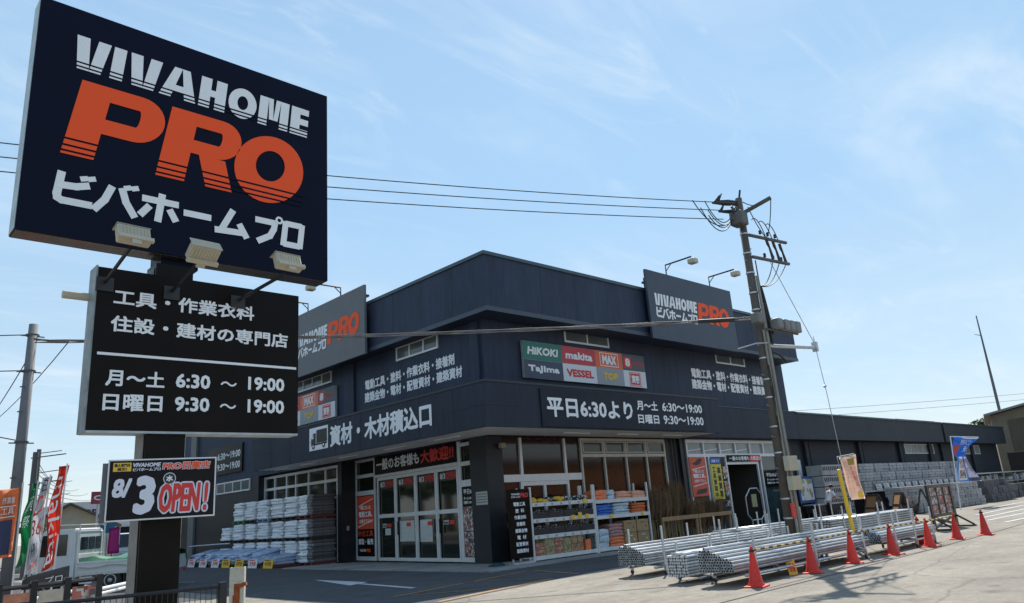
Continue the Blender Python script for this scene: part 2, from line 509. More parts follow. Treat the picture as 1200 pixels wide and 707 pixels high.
# flat lettering: a font outline turned into a mesh, fitted to a w x h box on a wall
TCACHE = {}


def text_mesh(s, weight, shear=0.0, spacing=1.0):
    k = (s, shear, spacing)
    if k in TCACHE: return TCACHE[k]
    c = bpy.data.curves.new('lettering', 'FONT')
    c.body = s; c.offset = 0.0; c.resolution_u = 2; c.shear = shear; c.space_character = spacing
    c.fill_mode = 'FRONT'
    o = bpy.data.objects.new('lettering', c); COL.objects.link(o)
    dg = bpy.context.evaluated_depsgraph_get()
    me = bpy.data.meshes.new_from_object(o.evaluated_get(dg))
    co = [tuple(v.co) for v in me.vertices]; fa = [tuple(p.vertices) for p in me.polygons]
    bpy.data.objects.remove(o); bpy.data.curves.remove(c); bpy.data.meshes.remove(me)
    x0 = min(p[0] for p in co); x1 = max(p[0] for p in co); y0 = min(p[1] for p in co); y1 = max(p[1] for p in co)
    r = ([((p[0] - x0) / max(x1 - x0, 1e-6), (p[1] - y0) / max(y1 - y0, 1e-6)) for p in co], fa)
    TCACHE[k] = r
    return r


class Letters:
    """collects lettering on one wall face: origin O, horizontal U; normal = U x Z"""
    def __init__(s, O, U, V=(0, 0, 1)):
        s.O = Vector(O); s.U = Vector(U).normalized(); s.V = Vector(V).normalized(); s.Nn = s.U.cross(s.V); s.b = MB()

    def P(s, u, v, n=0.0): return s.O + s.U * u + s.V * v + s.Nn * n

    def text(s, t, u, v, w_, h_, weight=0.022, shear=0.0, spacing=1.0, n=0.006, grow=0.0):
        co, fa = text_mesh(t, weight, shear, spacing)
        d = weight * h_ * 1.25                      # heavier stroke: the outline repeated a hair apart
        e = d + grow
        k_ = 4 if e < .012 else (8 if e < .02 else 14)
        offs = [(0.0, 0.0)] + [(e * math.cos(2 * math.pi * (i + .5) / k_), e * math.sin(2 * math.pi * (i + .5) / k_)) for i in range(k_)]
        for k, (du, dv) in enumerate(offs):
            vs = [s.b.bm.verts.new(s.P(u + d + a * (w_ - 2 * d) + du, v + d + b * (h_ - 2 * d) + dv, n + k * .0004)) for a, b in co]
            for f in fa:
                try: s.b.bm.faces.new([vs[i] for i in f])
                except ValueError: pass
        return s

    def strokes(s, lines, n=0.006):
        """thick strokes (u0,v0,u1,v1,half width) as bars, each a hair above the last"""
        for k, (u0, v0, u1, v1, t) in enumerate(lines):
            dx, dy = u1 - u0, v1 - v0; L_ = math.hypot(dx, dy); nx, ny = -dy / L_ * t, dx / L_ * t
            s.pg([(u0 + nx, v0 + ny), (u0 - nx, v0 - ny), (u1 - nx, v1 - ny), (u1 + nx, v1 + ny)], n + k * .0003)
        return s

    def vtext(s, t, u, v, w_, h_, weight=0.022, n=0.006):
        """characters stacked downward inside the box (v = bottom)"""
        k = len(t); ch = h_ / k
        for i, c in enumerate(t):
            if c.strip(): s.text(c, u, v + h_ - (i + 1) * ch + ch * 0.06, w_, ch * 0.86, weight, n=n)
        return s

    def rect(s, u, v, w_, h_, n=0.004):
        s.b.poly([s.P(u, v, n), s.P(u + w_, v, n), s.P(u + w_, v + h_, n), s.P(u, v + h_, n)])
        return s

    def pg(s, pts, n=0.006):
        s.b.poly([s.P(a, b, n) for a, b in pts])
        return s

    def ring(s, outer, inner, n=0.006):
        """band between two outlines with equal point counts"""
        a = [s.b.bm.verts.new(s.P(*p, n)) for p in outer]; b = [s.b.bm.verts.new(s.P(*p, n)) for p in inner]
        k = len(a)
        for i in range(k):
            s.b.bm.faces.new((a[i], a[(i + 1) % k], b[(i + 1) % k], b[i]))
        return s

    def done(s, name, m, parent): 
        o = s.b.build(name, m, parent)
        return o


def el(cx, cy, rx, ry, n=28, a0=0.0):
    return [(cx + rx * math.cos(a0 + 2 * math.pi * i / n), cy + ry * math.sin(a0 + 2 * math.pi * i / n)) for i in range(n)]


def logo_pro(L, u, v, w_, h_, sh=0.28, lines=True, n=0.008):
    """heavy slanted P R O fitted to a box, bars cut out near the foot"""
    def T(a, b): return (u + a * w_ + (b - 0.0) * sh * h_ * 0.55, v + b * h_)
    def poly(pts): L.pg([T(a, b) for a, b in pts], n)
    cuts = [(0.0, 0.03), (0.055, 0.10), (0.125, 0.185), (0.21, 1.0)] if lines else [(0.0, 1.0)]
    def vbar(a0, a1, b1, slant=0.0):
        for c0, c1 in cuts:
            if c0 >= b1: continue
            c1 = min(c1, b1)
            poly([(a0 + slant * (b1 - c0), c0), (a1 + slant * (b1 - c0), c0), (a1 + slant * (b1 - c1), c1), (a0 + slant * (b1 - c1), c1)])
    def bowl(x0, xr, b0, b1, t, tx):
        # D-shaped bowl as a band
        rx = (b1 - b0) / 2 * h_ / w_
        out, inn = [(x0, b1)], [(x0, b1 - t)]
        k = 14
        for i in range(k + 1):
            a = math.pi / 2 - math.pi * i / k
            cx = xr - rx; cy = (b0 + b1) / 2
            out.append((cx + rx * math.cos(a), cy + (b1 - b0) / 2 * math.sin(a)))
            inn.append((cx + max(rx - tx, 0.01) * math.cos(a), cy + ((b1 - b0) / 2 - t) * math.sin(a)))
        out.append((x0, b0)); inn.append((x0, b0 + t))
        bm = L.b.bm
        A = [bm.verts.new(L.P(*T(*p), n)) for p in out]; B = [bm.verts.new(L.P(*T(*p), n)) for p in inn]
        for i in range(len(A) - 1):
            bm.faces.new((A[i], A[i + 1], B[i + 1], B[i]))
    s = 0.115
    vbar(0.0, s, 1.0); bowl(s, 0.335, 0.36, 1.0, 0.20, 0.105)
    vbar(0.345, 0.345 + s, 1.0); bowl(0.345 + s, 0.665, 0.42, 1.0, 0.19, 0.10)
    vbar(0.495, 0.495 + s, 0.42, 0.13)
    # O
    cx, cy, rx, ry = 0.815, 0.48, 0.165, 0.51
    k = 40
    bm = L.b.bm
    def ringpt(f, a): return (cx + rx * f * math.cos(a) - (0.0), cy + ry * f * math.sin(a))
    fx = 0.40
    A = [bm.verts.new(L.P(*T(cx + rx * math.cos(2 * math.pi * i / k), cy + ry * math.sin(2 * math.pi * i / k)), n)) for i in range(k)]
    B = [bm.verts.new(L.P(*T(cx + rx * 0.42 * math.cos(2 * math.pi * i / k), cy + 0.05 + ry * 0.46 * math.sin(2 * math.pi * i / k)), n)) for i in range(k)]
    for i in range(k):
        bm.faces.new((A[i], A[(i + 1) % k], B[(i + 1) % k], B[i]))
    return [(c[1], cuts[i + 1][0]) for i, c in enumerate(cuts[:-1])]


def logo_word(L, u, v, w_, h_, sh=0.28, lines=True, n=0.008):
    """VIVAHOME in heavy slanted capitals"""
    def T(a, b): return (u + a * w_ + b * sh * h_ * 0.3, v + b * h_)
    cuts = [(0.0, 0.05), (0.10, 0.17), (0.22, 1.0)] if lines else [(0.0, 1.0)]
    def quad(p):  # p: 4 corner fn of height via two edges (xl0,xr0 at b0) -> (xl1,xr1 at b1)
        (l0, r0, b0), (l1, r1, b1) = p
        for c0, c1 in cuts:
            lo = max(c0, b0); hi = min(c1, b1)
            if hi <= lo + 1e-4: continue
            f0 = (lo - b0) / (b1 - b0); f1 = (hi - b0) / (b1 - b0)
            L.pg([T(l0 + (l1 - l0) * f0, lo), T(r0 + (r1 - r0) * f0, lo), T(r0 + (r1 - r0) * f1, hi), T(l0 + (l1 - l0) * f1, hi)], n)
    W = [0.135, 0.062, 0.135, 0.15, 0.125, 0.14, 0.155, 0.10]
    x = 0.0
    gap = 0.0
    for ch, wd in zip('VIVAHOME', W):
        a, b = x, x + wd - 0.012
        s = 0.046
        m_ = (a + b) / 2
        if ch == 'V':
            quad(((m_ - s * 0.9, m_, 0), (a, a + s, 1))); quad(((m_, m_ + s * 0.9, 0), (b - s, b, 1)))
        elif ch == 'I':
            quad(((a, a + s, 0), (a, a + s, 1)))
        elif ch == 'A':
            quad(((a - 0.01, a + s - 0.01, 0), (m_ - s * 0.7, m_, 1))); quad(((b - s, b, 0), (m_, m_ + s * 0.7, 1)))
            e = lambda q: a + s - 0.01 + (m_ - a - s + 0.01) * q
            g = lambda q: b - s + (m_ - b + s) * q
            quad(((e(0.22), g(0.22), 0.22), (e(0.42), g(0.42), 0.42)))
        elif ch == 'H':
            quad(((a, a + s, 0), (a, a + s, 1))); quad(((b - s, b, 0), (b - s, b, 1))); quad(((a + s, b - s, 0.40), (a + s, b - s, 0.62)))
        elif ch == 'O':
            k = 28
            bm = L.b.bm
            rx = (b - a) / 2; cx = m_
            A = [bm.verts.new(L.P(*T(cx + rx * math.cos(2 * math.pi * i / k), 0.5 + 0.52 * math.sin(2 * math.pi * i / k)), n)) for i in range(k)]
            B = [bm.verts.new(L.P(*T(cx + rx * 0.38 * math.cos(2 * math.pi * i / k), 0.52 + 0.24 * math.sin(2 * math.pi * i / k)), n)) for i in range(k)]
            for i in range(k): bm.faces.new((A[i], A[(i + 1) % k], B[(i + 1) % k], B[i]))
        elif ch == 'M':
            quad(((a, a + s * 0.9, 0), (a, a + s * 0.9, 1))); quad(((b - s * 0.9, b, 0), (b - s * 0.9, b, 1)))
            quad(((m_ - s * 0.45, m_, 0.25), (a + s * 0.9, a + s * 1.4, 1))); quad(((m_, m_ + s * 0.45, 0.25), (b - s * 1.4, b - s * 0.9, 1)))
        elif ch == 'E':
            quad(((a, a + s, 0), (a, a + s, 1)))
            for b0, b1 in ((0, 0.24), (0.40, 0.62), (0.78, 1.0)): quad(((a + s, b, b0), (a + s, b, b1)))
        x += wd


KATA = {
    'hi': [[(.14, 1.0), (.14, .30), (.17, .17), (.28, .11), (.95, .11)], [(.14, .60), (.55, .64), (.80, .74)], [(.66, 1.04), (.72, .88)], [(.84, 1.08), (.90, .92)]],
    'ha': [[(.32, .86), (.22, .40), (.04, .04)], [(.58, .86), (.72, .45), (.96, .04)], [(.66, 1.04), (.72, .88)], [(.84, 1.08), (.90, .92)]],
    'ho': [[(.04, .74), (.98, .74)], [(.52, 1.02), (.52, .0)], [(.26, .52), (.06, .12)], [(.76, .52), (.98, .12)]],
    'dash': [[(.04, .52), (.98, .52)]],
    'mu': [[(.46, 1.0), (.20, .16)], [(.02, .14), (.92, .20)], [(.68, .52), (.96, .02)]],
    'fu': [[(.02, .84), (.86, .84), (.84, .60), (.70, .30), (.22, .04)]],
    'ro': [[(.10, .92), (.90, .92)], [(.90, 1.0), (.90, .02)], [(.90, .10), (.10, .10)], [(.10, .02), (.10, 1.0)]],
}


def kata_logo(L, u, v, w_, h_, sh=.20):
    cells = [('hi', 0, .14), ('ha', .145, .15), ('ho', .30, .15), ('dash', .465, .12), ('mu', .60, .15), ('fu', .775, .10), ('ro', .90, .10)]
    bars = []
    for nm, x, wd in cells:
        for ln in KATA[nm]:
            pts = [(u + (x + a * wd) * w_ + b * sh * h_ * .5, v + b * h_) for a, b in ln]
            t = h_ * .115
            for (x0, y0), (x1, y1) in zip(pts[:-1], pts[1:]):
                ex = math.hypot(x1 - x0, y1 - y0); f_ = t * .55 / ex if len(ln) > 2 else 0
                bars.append((x0 - (x1 - x0) * f_, y0 - (y1 - y0) * f_, x1 + (x1 - x0) * f_, y1 + (y1 - y0) * f_, t))
    L.strokes(bars, .006)
    cx, cy = u + (.775 + .115) * w_, v + h_ * .98
    L.ring(el(cx, cy, h_ * .15, h_ * .15, 20), el(cx, cy, h_ * .07, h_ * .07, 20), .0175)


def shop_logo(parent, O, U, wordbox, katabox, probox, lines=False, pname='lettering'):
    L = Letters(O, U); logo_word(L, *wordbox, lines=lines)
    kata_logo(L, *katabox)
    L.done(pname, WHITE, parent)
    L = Letters(O, U); logo_pro(L, *probox, lines=lines); L.done(pname, ORANGE, parent)


PX = (1, 0, 0); NY = (0, -1, 0)      # text directions: right facade, left facade
# ------------------------------------------------------------------ ground
G0 = MB()
G0.poly([(-400, -400, 0), (900, -400, 0), (900, 900, 0), (-400, 900, 0)])
struct('ground', G0, OLDASPH)
# dark asphalt of the shop lot, its edge running diagonally to the road
struct('parking_lot', MB().poly([(-7.5, -6.55, 0.004), (-1.4, -5.55, 0.004), (4.5, -5.2, 0.004), (20, -5.0, 0.004), (20, -0.3, 0.004), (-0.1, -0.1, 0.004), (-0.1, 30, 0.004), (-7.9, 34, 0.004), (-7.9, 0.0, 0.004), (-7.7, -4.5, 0.004)]), LOTASPH)
struct('road_left', MB().poly([(-16.0, 1.5, 0.005), (-8.6, 1.2, 0.005), (-8.6, 140, 0.005), (-16.0, 140, 0.005)]), LOTASPH)
# concrete apron along the shop front
struct('pavement', MB().box(-2.1, -0.02, -2.3, 10.2, 0.0, 0.035).box(-0.019, 20.5, -2.3, -0.02, 0.0, 0.035), APRON)


def stripe(name, pts, wd, m=LINEW, z=0.009):
    b = MB()
    for (x0, y0), (x1, y1) in pts:
        d = Vector((x1 - x0, y1 - y0, 0)).normalized(); n = Vector((-d.y, d.x, 0)) * wd / 2
        b.poly([(x0 - n.x, y0 - n.y, z), (x1 - n.x, y1 - n.y, z), (x1 + n.x, y1 + n.y, z), (x0 + n.x, y0 + n.y, z)])
    return tag(b.build(name, m), kind='structure')


stripe('orange_lines', [((-6.95, -6.3), (-3.1, -5.62))], 0.16, LINEO, 0.009)
stripe('orange_lines', [((-6.7, -4.4), (-4.3, -3.85))], 0.12, LINEO, 0.010)
stripe('orange_lines', [((-6.4, -4.62), (-4.74, -5.86))], 0.10, LINEO, 0.011)
stripe('orange_lines', [((-3.95, -3.82), (-1.6, -3.25))], 0.11, LINEO, 0.012)
stripe('orange_lines', [((-1.5, -3.4), (-2.1, -5.6))], 0.10, LINEO, 0.013)
stripe('orange_lines', [((-4.2, -3.72), (-3.5, -4.6))], 0.08, LINEO, 0.014)
ar = MB()
ar.poly([(-4.64, 2.95, 0.010), (-5.42, -0.45, 0.010), (-5.0, -0.3, 0.010), (-4.72, -0.2, 0.010)])
ar.poly([(-5.12, -0.34, 0.0101), (-5.47, -3.3, 0.0101), (-5.30, -3.3, 0.0101), (-4.96, -0.28, 0.0101)])
tag(ar.build('road_marking', LINEW), kind='structure')
stripe('road_marking', [((-6.6, 9.3), (-6.05, 8.6))], 0.10)
stripe('road_marking', [((-7.1, 3.6), (-6.72, 2.9))], 0.10)
stripe('road_marking', [((-9.5, 14), (-9.5, 40))], 0.14)
# white bay lines on the far right
stripe('bay_lines', [((26.5, -6.4), (43.0, -5.6)), ((21.5, -7.6), (40, -6.9)), ((19.0, -8.6), (34, -8.2)), ((16.6, -9.4), (30, -9.4)), ((15.0, -10.4), (26, -10.6)), ((44, -4.6), (56, -4.0))], 0.16, LINEW, 0.009)
# dark seam where two asphalt sheets meet, running by the cones
sm = MB(); pr_ = None
random.seed(3)
seam = [(-9.0, -11.9), (-6, -11.75), (-3.4, -11.72), (-1.0, -11.72), (1, -11.68), (4, -11.65), (8, -11.5), (13, -11.3), (22, -11.2), (40, -11.0)]
for i in range(len(seam) - 1):
    a, b = seam[i], seam[i + 1]
    for k in range(6):
        f0, f1 = k / 6, (k + 1) / 6
        p0 = (a[0] + (b[0] - a[0]) * f0, a[1] + (b[1] - a[1]) * f0); p1 = (a[0] + (b[0] - a[0]) * f1, a[1] + (b[1] - a[1]) * f1)
        sm.poly([(p0[0], p0[1] - .022, .006), (p1[0], p1[1] - .022, .006), (p1[0], p1[1] + .022 * random.uniform(.4, 1.2), .006), (p0[0], p0[1] + .022, .006)])
tag(sm.build('asphalt_seam', mat('seam_tar', (0.05, 0.046, 0.042), 0.9, var=0.3)), kind='structure')
mhm = MB(); mhm.lathe([(0.42, 0.0), (0.42, 0.016), (0.36, 0.017), (0.36, 0.012), (0.0001, 0.012)], 28, (-3.2, -5.0, 0), caps=False)
for r_ in (0.1, 0.2, 0.29):
    mhm.lathe([(r_, 0.0125), (r_ + 0.03, 0.018), (r_ + 0.05, 0.0125)], 24, (-3.2, -5.0, 0), caps=False)
tag(mhm.build('manhole_cover', IRON), 'round cast iron manhole cover in the asphalt near the orange lines', 'manhole')

# ------------------------------------------------------------------ main shop building
B = thing('shop_building', 'big navy two storey shop on the street corner with wrap round canopy', 'building', (0, 0, 0))
# walls -------------------------------------------------
wl = MB()
wl.box(0, 20.9, -0.15, 0.6, 4.052, 9.6)                 # upper right wall
wl.box(0, 0.6, 0.601, 27, 4.052, 9.6)                   # upper left wall
wl.box(0.601, 20.9, 26.4, 27, 0, 9.6)                   # rear
wl.box(20.3, 20.9, 0.601, 26.39, 4.052, 9.6)
wl.box(0.601, 20.299, 0.601, 26.39, 9.2, 9.4)           # roof slab
wl.build('wall', PAINT, B)
for x0, x1, y0, y1, z0, z1 in ((0.0, 0.72, 0.0, 0.86, 0, 4.05), (9.98, 11.45, 0.1, 0.5, 0, 4.05), (10.95, 11.15, -0.02, 0.099, 0, 4.05), (19.45, 20.9, 0.1, 0.5, 0, 4.05), (20.3, 20.9, 0.51, 27, 0, 4.05),
                               (0.28, 1.0, 9.66, 9.98, 0, 4.05), (0.0, 0.55, 17.0, 27, 0, 4.05), (0.41, 0.55, 9.99, 16.99, 3.98, 4.05)):
    box(x0, x1, y0, y1, z0, z1).build('lower_wall' if x1 - x0 > 1 or y1 - y0 > 1.4 else 'pillar', BLACKW, B)
lt = MB()
lt.box(-0.12, 0.0, 24.9, 25.7, 0, 8.0)
lt.build('pilaster', mat('grey_pilaster', (0.14, 0.15, 0.155), 0.6, var=0.1), B)
# pilasters on the upper walls
for y0, y1 in ((0.0, 0.45), (8.0, 8.75), (15.5, 16.2)):
    box(-0.10, -0.001, y0, y1, 5.46, 7.99).build('pilaster', PAINT, B)
# parapet -----------------------------------------------
pp = MB()
pp.box(-0.65, 20.7, -1.2, -0.151, 8.0, 9.93)
pp.box(-0.65, -0.001, -0.150, 27, 8.0, 9.93)
pp.build('parapet', PAINT, B)
cp = MB()
cp.box(-0.70, 20.75, -1.25, -0.10, 9.931, 10.05)
cp.box(-0.70, 0.05, -0.099, 27, 9.931, 10.05)
cp.build('parapet_cap', CAPM, B)
dt = MB()
dt.box(-0.68, 20.72, -1.23, -1.201, 7.985, 8.14)
dt.box(-0.68, -0.651, -1.200, 27, 7.985, 8.14)
dt.build('drip_trim', mat('trim_blue_grey', (0.05, 0.066, 0.09), 0.5, var=0.1), B)
# canopy ------------------------------------------------
cn = MB()
cn.box(-1.78, 10.92, -2.15, -2.05, 4.05, 5.45)
cn.box(-1.78, -1.68, -2.049, 13.76, 4.05, 5.45)
cn.box(-1.679, 10.92, -2.049, -0.151, 5.30, 5.44)
cn.box(-1.679, -0.001, -0.150, 13.76, 5.30, 5.44)
cn.box(10.82, 10.92, -2.049, -0.151, 4.05, 5.299)
cn.box(-1.679, -0.001, 13.66, 13.76, 4.05, 5.299)
cn.build('canopy', PAINTC, B)
fl = MB()
fl.box(-1.80, 10.94, -2.172, -2.151, 5.40, 5.47)
fl.box(-1.80, -1.781, -2.150, 13.78, 5.40, 5.47)
fl.box(-1.79, 10.93, -2.16, -2.151, 4.72, 4.735)
fl.box(-1.79, -1.781, -2.150, 13.77, 4.72, 4.735)
for x in (0.5, 2.2, 4.0, 5.8, 7.6, 9.4): fl.box(x - .004, x + .004, -2.156, -2.151, 4.06, 5.39)
for y in (-0.6, 1.2, 3.0, 4.8, 6.6, 8.4, 10.2, 12.0): fl.box(-1.786, -1.781, y - .004, y + .004, 4.06, 5.39)
fl.build('canopy_trim', mat('canopy_seam', (0.022, 0.026, 0.036), 0.5), B)
sf = MB()
sf.box(-1.679, 10.819, -2.049, 0.09, 4.06, 4.11)
sf.box(-1.679, -0.001, 0.091, 13.659, 4.06, 4.11)
sf.build('soffit', SOFF, B)
tb = mat('tube_lamp', (0.75, 0.75, 0.72), 0.3)
for x in (2.6, 5.4, 8.2):
    MB().box(x, x + 1.25, -1.2, -1.08, 4.02, 4.058).build('tube_lamp', tb, B)
for y in (0.2, 3.2, 6.4, 9.6, 12.0):
    MB().box(-1.0, -0.88, y, y + 1.25, 4.02, 4.058).build('tube_lamp', tb, B)
# end fascia band from the canopy to the low wing
box(10.93, 20.9, -0.5, -0.152, 4.09, 5.47).build('fascia_band', PAINTC, B)
box(10.93, 20.9, -0.53, -0.153, 5.471, 5.50).build('flashing', CAPM, B)
JM = mat('joint_dark', (0.024, 0.034, 0.058), 0.6)
sb = MB()
for k in range(12): sb.box(.45 + k * 1.8 - .006, .45 + k * 1.8 + .006, -0.156, -0.151, 5.5, 7.99)
sb.build('wall_joint', JM, B); sb = MB()
for k in range(12): sb.box(.2 + k * 1.8 - .006, .2 + k * 1.8 + .006, -1.206, -1.201, 8.15, 9.92)
sb.build('wall_joint', JM, B); sb = MB()
for k in range(8): sb.box(-.005, -.001, 1.0 + k * 1.8 - .006, 1.0 + k * 1.8 + .006, 5.5, 7.99)
sb.build('wall_joint', JM, B); sb = MB()
for k in range(8): sb.box(-.656, -.651, .6 + k * 1.8 - .006, .6 + k * 1.8 + .006, 8.15, 9.92)
sb.build('wall_joint', JM, B); sb = MB()
sb.box(0, 20.9, -0.1545, -0.151, 6.75, 6.757)
sb.build('wall_joint', mat('joint_dark', (0.026, 0.031, 0.045), 0.6), B)
# rainwater pipe
MB().tube([(10.55, 0.0, 4.05), (10.55, 0.0, 0.1)], 0.05).build('downpipe', BLACKW, B)


# windows ------------------------------------------------
def window_x(parent, x0, x1, z0, z1, y, panes, fr=0.05, glass=FROST, fm=ALU, name='window'):
    """window in the right facade (faces -Y)"""
    f = MB()
    f.box(x0, x1, y - 0.05, y, z0, z0 + fr); f.box(x0, x1, y - 0.05, y, z1 - fr, z1)
    xs = [x0 + (x1 - x0) * i / panes for i in range(panes + 1)]
    for i, x in enumerate(xs):
        a = x - fr / 2; b = x + fr / 2
        if i == 0: a, b = x, x + fr
        if i == panes: a, b = x - fr, x
        f.box(a, b, y - 0.049, y, z0 + fr + .0005, z1 - fr - .0005)
    o = f.build(name, fm, parent)
    MB().box(x0 + .01, x1 - .01, y - 0.02, y - 0.003, z0 + .01, z1 - .01).build('pane', glass, o)
    return o


def window_y(parent, y0, y1, z0, z1, x, panes, fr=0.05, glass=FROST, fm=ALU, name='window'):
    f = MB()
    f.box(x - 0.05, x, y0, y1, z0, z0 + fr); f.box(x - 0.05, x, y0, y1, z1 - fr, z1)
    ys = [y0 + (y1 - y0) * i / panes for i in range(panes + 1)]
    for i, yy in enumerate(ys):
        a = yy - fr / 2; b = yy + fr / 2
        if i == 0: a, b = yy, yy + fr
        if i == panes: a, b = yy - fr, yy
        f.box(x - 0.049, x, a, b, z0 + fr + .0005, z1 - fr - .0005)
    o = f.build(name, fm, parent)
    MB().box(x - 0.02, x - 0.003, y0 + .01, y1 - .01, z0 + .01, z1 - .01).build('pane', glass, o)
    return o


WG = mat('window_grey_glass', (0.10, 0.125, 0.135), 0.12, var=0.25, vscale=0.8)
window_y(B, 2.28, 4.95, 7.47, 8.03, -0.001, 3, 0.07, WG)
window_y(B, 9.9, 13.3, 7.5, 8.04, -0.001, 4, 0.07, WG)
window_x(B, 4.1, 6.7, 7.59, 8.18, -0.151, 2, 0.07, WG)
window_x(B, 14.5, 17.1, 7.61, 8.2, -0.151, 2, 0.07, WG)
window_y(B, 17.9, 22.0, 3.45, 4.03, -0.001, 4, 0.07, WG)
# ground floor glazing on the right facade (plane y = .1) -------------
glz = MB()
glz.box(0.721, 9.97, 0.11, 0.14, 0.04, 4.05)
glz.build('pane', GLASSB, B)
fr = MB()
fr.box(1.55, 1.66, 0.02, 0.1, 2.76, 4.0); fr.box(3.76, 3.86, 0.02, 0.1, 2.76, 4.0)
fr.box(0.722, 4.60, 0.0, 0.1, 2.52, 2.76)
fr.box(1.50, 1.62, 0.02, 0.1, 0.05, 2.519); fr.box(3.80, 3.90, 0.02, 0.1, 0.05, 2.519)
fr.box(1.621, 2.60, 0.03, 0.1, 2.38, 2.518); fr.box(2.72, 3.799, 0.03, 0.1, 2.38, 2.518)
fr.box(2.601, 2.719, 0.03, 0.1, 0.05, 2.518)
fr.build('door_frame', ALU, B)
fr = MB()
fr.box(4.66, 9.93, 0.02, 0.1, 3.92, 4.02); fr.box(4.66, 9.93, 0.02, 0.1, 3.32, 3.44)
for x in (4.66, 5.97, 7.28, 8.59, 9.84): fr.box(x, x + 0.09, 0.021, 0.1, 3.441, 3.919); fr.box(x, x + 0.08, 0.021, 0.1, 0.05, 3.319)
for x in (4.76, 6.07, 7.38, 8.69):
    fr.box(x + .01, x + .05, 0.0, 0.099, 3.47, 3.90); fr.box(x + 1.12, x + 1.16, 0.0, 0.099, 3.47, 3.90)
    fr.box(x + .051, x + 1.119, 0.0, 0.099, 3.86, 3.90); fr.box(x + .051, x + 1.119, 0.0, 0.099, 3.47, 3.51)
fr.build('window_frame', mat('beige_frame', (0.52, 0.50, 0.45), 0.45, 0.1, var=0.08), B)
for x in (4.83, 6.14, 7.45, 8.76):
    MB().box(x, x + 1.05, 0.06, 0.075, 3.50, 3.87).build('pane', mat('olive_tint_glass', (0.05, 0.048, 0.042), 0.1), B)
# automatic entrance ---------------------------------------------------
en = MB()
en.box(11.46, 19.44, 0.02, 0.1, 3.90, 4.04); en.box(11.46, 19.44, 0.02, 0.1, 3.28, 3.42)
for x in (11.46, 12.75, 14.07, 15.4, 16.7, 17.95, 19.32): en.box(x, x + 0.1, 0.021, 0.1, 3.421, 3.899)
for x in (11.46, 12.76, 13.05, 14.44, 17.22, 17.55, 19.2): en.box(x, x + 0.11, 0.021, 0.1, 0.05, 3.279)
en.box(14.56, 17.21, 0.021, 0.1, 2.93, 3.04)
en.build('entrance_frame', ALU, B)
MB().box(11.47, 19.43, 0.105, 0.125, 3.42, 3.9).build('transom_pane', FROST, B)
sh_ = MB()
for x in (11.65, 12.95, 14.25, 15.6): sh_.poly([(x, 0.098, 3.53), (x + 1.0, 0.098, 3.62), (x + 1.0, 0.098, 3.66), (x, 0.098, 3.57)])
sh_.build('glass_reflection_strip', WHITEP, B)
for x0_, x1_ in ((11.57, 14.43), (17.34, 19.43)): MB().box(x0_, x1_, 0.105, 0.125, 0.05, 3.28).build('pane', mat('blue_green_glass', (0.03, 0.055, 0.06), 0.08, var=0.5, vscale=1.1), B)
# the dark shop interior behind the open door
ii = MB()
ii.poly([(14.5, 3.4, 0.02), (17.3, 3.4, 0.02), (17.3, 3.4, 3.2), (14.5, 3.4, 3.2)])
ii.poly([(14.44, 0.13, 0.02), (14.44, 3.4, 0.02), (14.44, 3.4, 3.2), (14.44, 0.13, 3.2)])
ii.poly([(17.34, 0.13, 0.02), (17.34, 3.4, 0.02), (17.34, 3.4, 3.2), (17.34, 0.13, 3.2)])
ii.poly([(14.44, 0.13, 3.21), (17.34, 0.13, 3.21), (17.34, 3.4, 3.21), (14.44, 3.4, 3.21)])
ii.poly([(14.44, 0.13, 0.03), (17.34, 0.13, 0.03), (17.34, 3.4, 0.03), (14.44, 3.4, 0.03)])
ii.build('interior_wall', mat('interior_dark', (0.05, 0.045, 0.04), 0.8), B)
ss = MB()
for z in (0.5, 1.0, 1.5, 2.0): ss.box(14.7, 16.3, 2.7, 3.2, z, z + 0.04)
ss.build('interior_shelf', GALV, B)
random.seed(11)
for c_, mname in ((RED, 'r'), (CARD, 'c'), (BLUEP, 'b'), (WHITEP, 'w')):
    g = MB()
    for z in (0.54, 1.04, 1.54):
        for k in range(2):
            x = 14.75 + random.random() * 1.2
            g.box(x, x + 0.28, 2.72, 3.0, z + .001 * k, z + 0.3)
    g.build('interior_goods', c_, B)

# loading doors on the left facade: the wall is set back and slightly turned
dP1 = Vector((0.25, 0.6, 0)); dP2 = Vector((1.1, 10.8, 0))
dU = (dP1 - dP2).normalized()                     # left to right as seen from the street
dN = dU.cross(Vector((0, 0, 1)))
dLen = (dP2 - dP1).length


def dpt(u, v, n=0.0):
    """u = metres from the right end P1 towards the left"""
    return dP1 - dU * u + Vector((0, 0, v)) + dN * n


class DB(MB):
    def q(s, u0, u1, v0, v1, n0, n1):
        pts = [dpt(u0, v0, n0), dpt(u1, v0, n0), dpt(u1, v0, n1), dpt(u0, v0, n1), dpt(u0, v1, n0), dpt(u1, v1, n0), dpt(u1, v1, n1), dpt(u0, v1, n1)]
        v = [s.bm.verts.new(p) for p in pts]
        for f in ((0, 3, 2, 1), (4, 5, 6, 7), (0, 1, 5, 4), (1, 2, 6, 5), (2, 3, 7, 6), (3, 0, 4, 7)):
            s.bm.faces.new([v[i] for i in f])
        return s


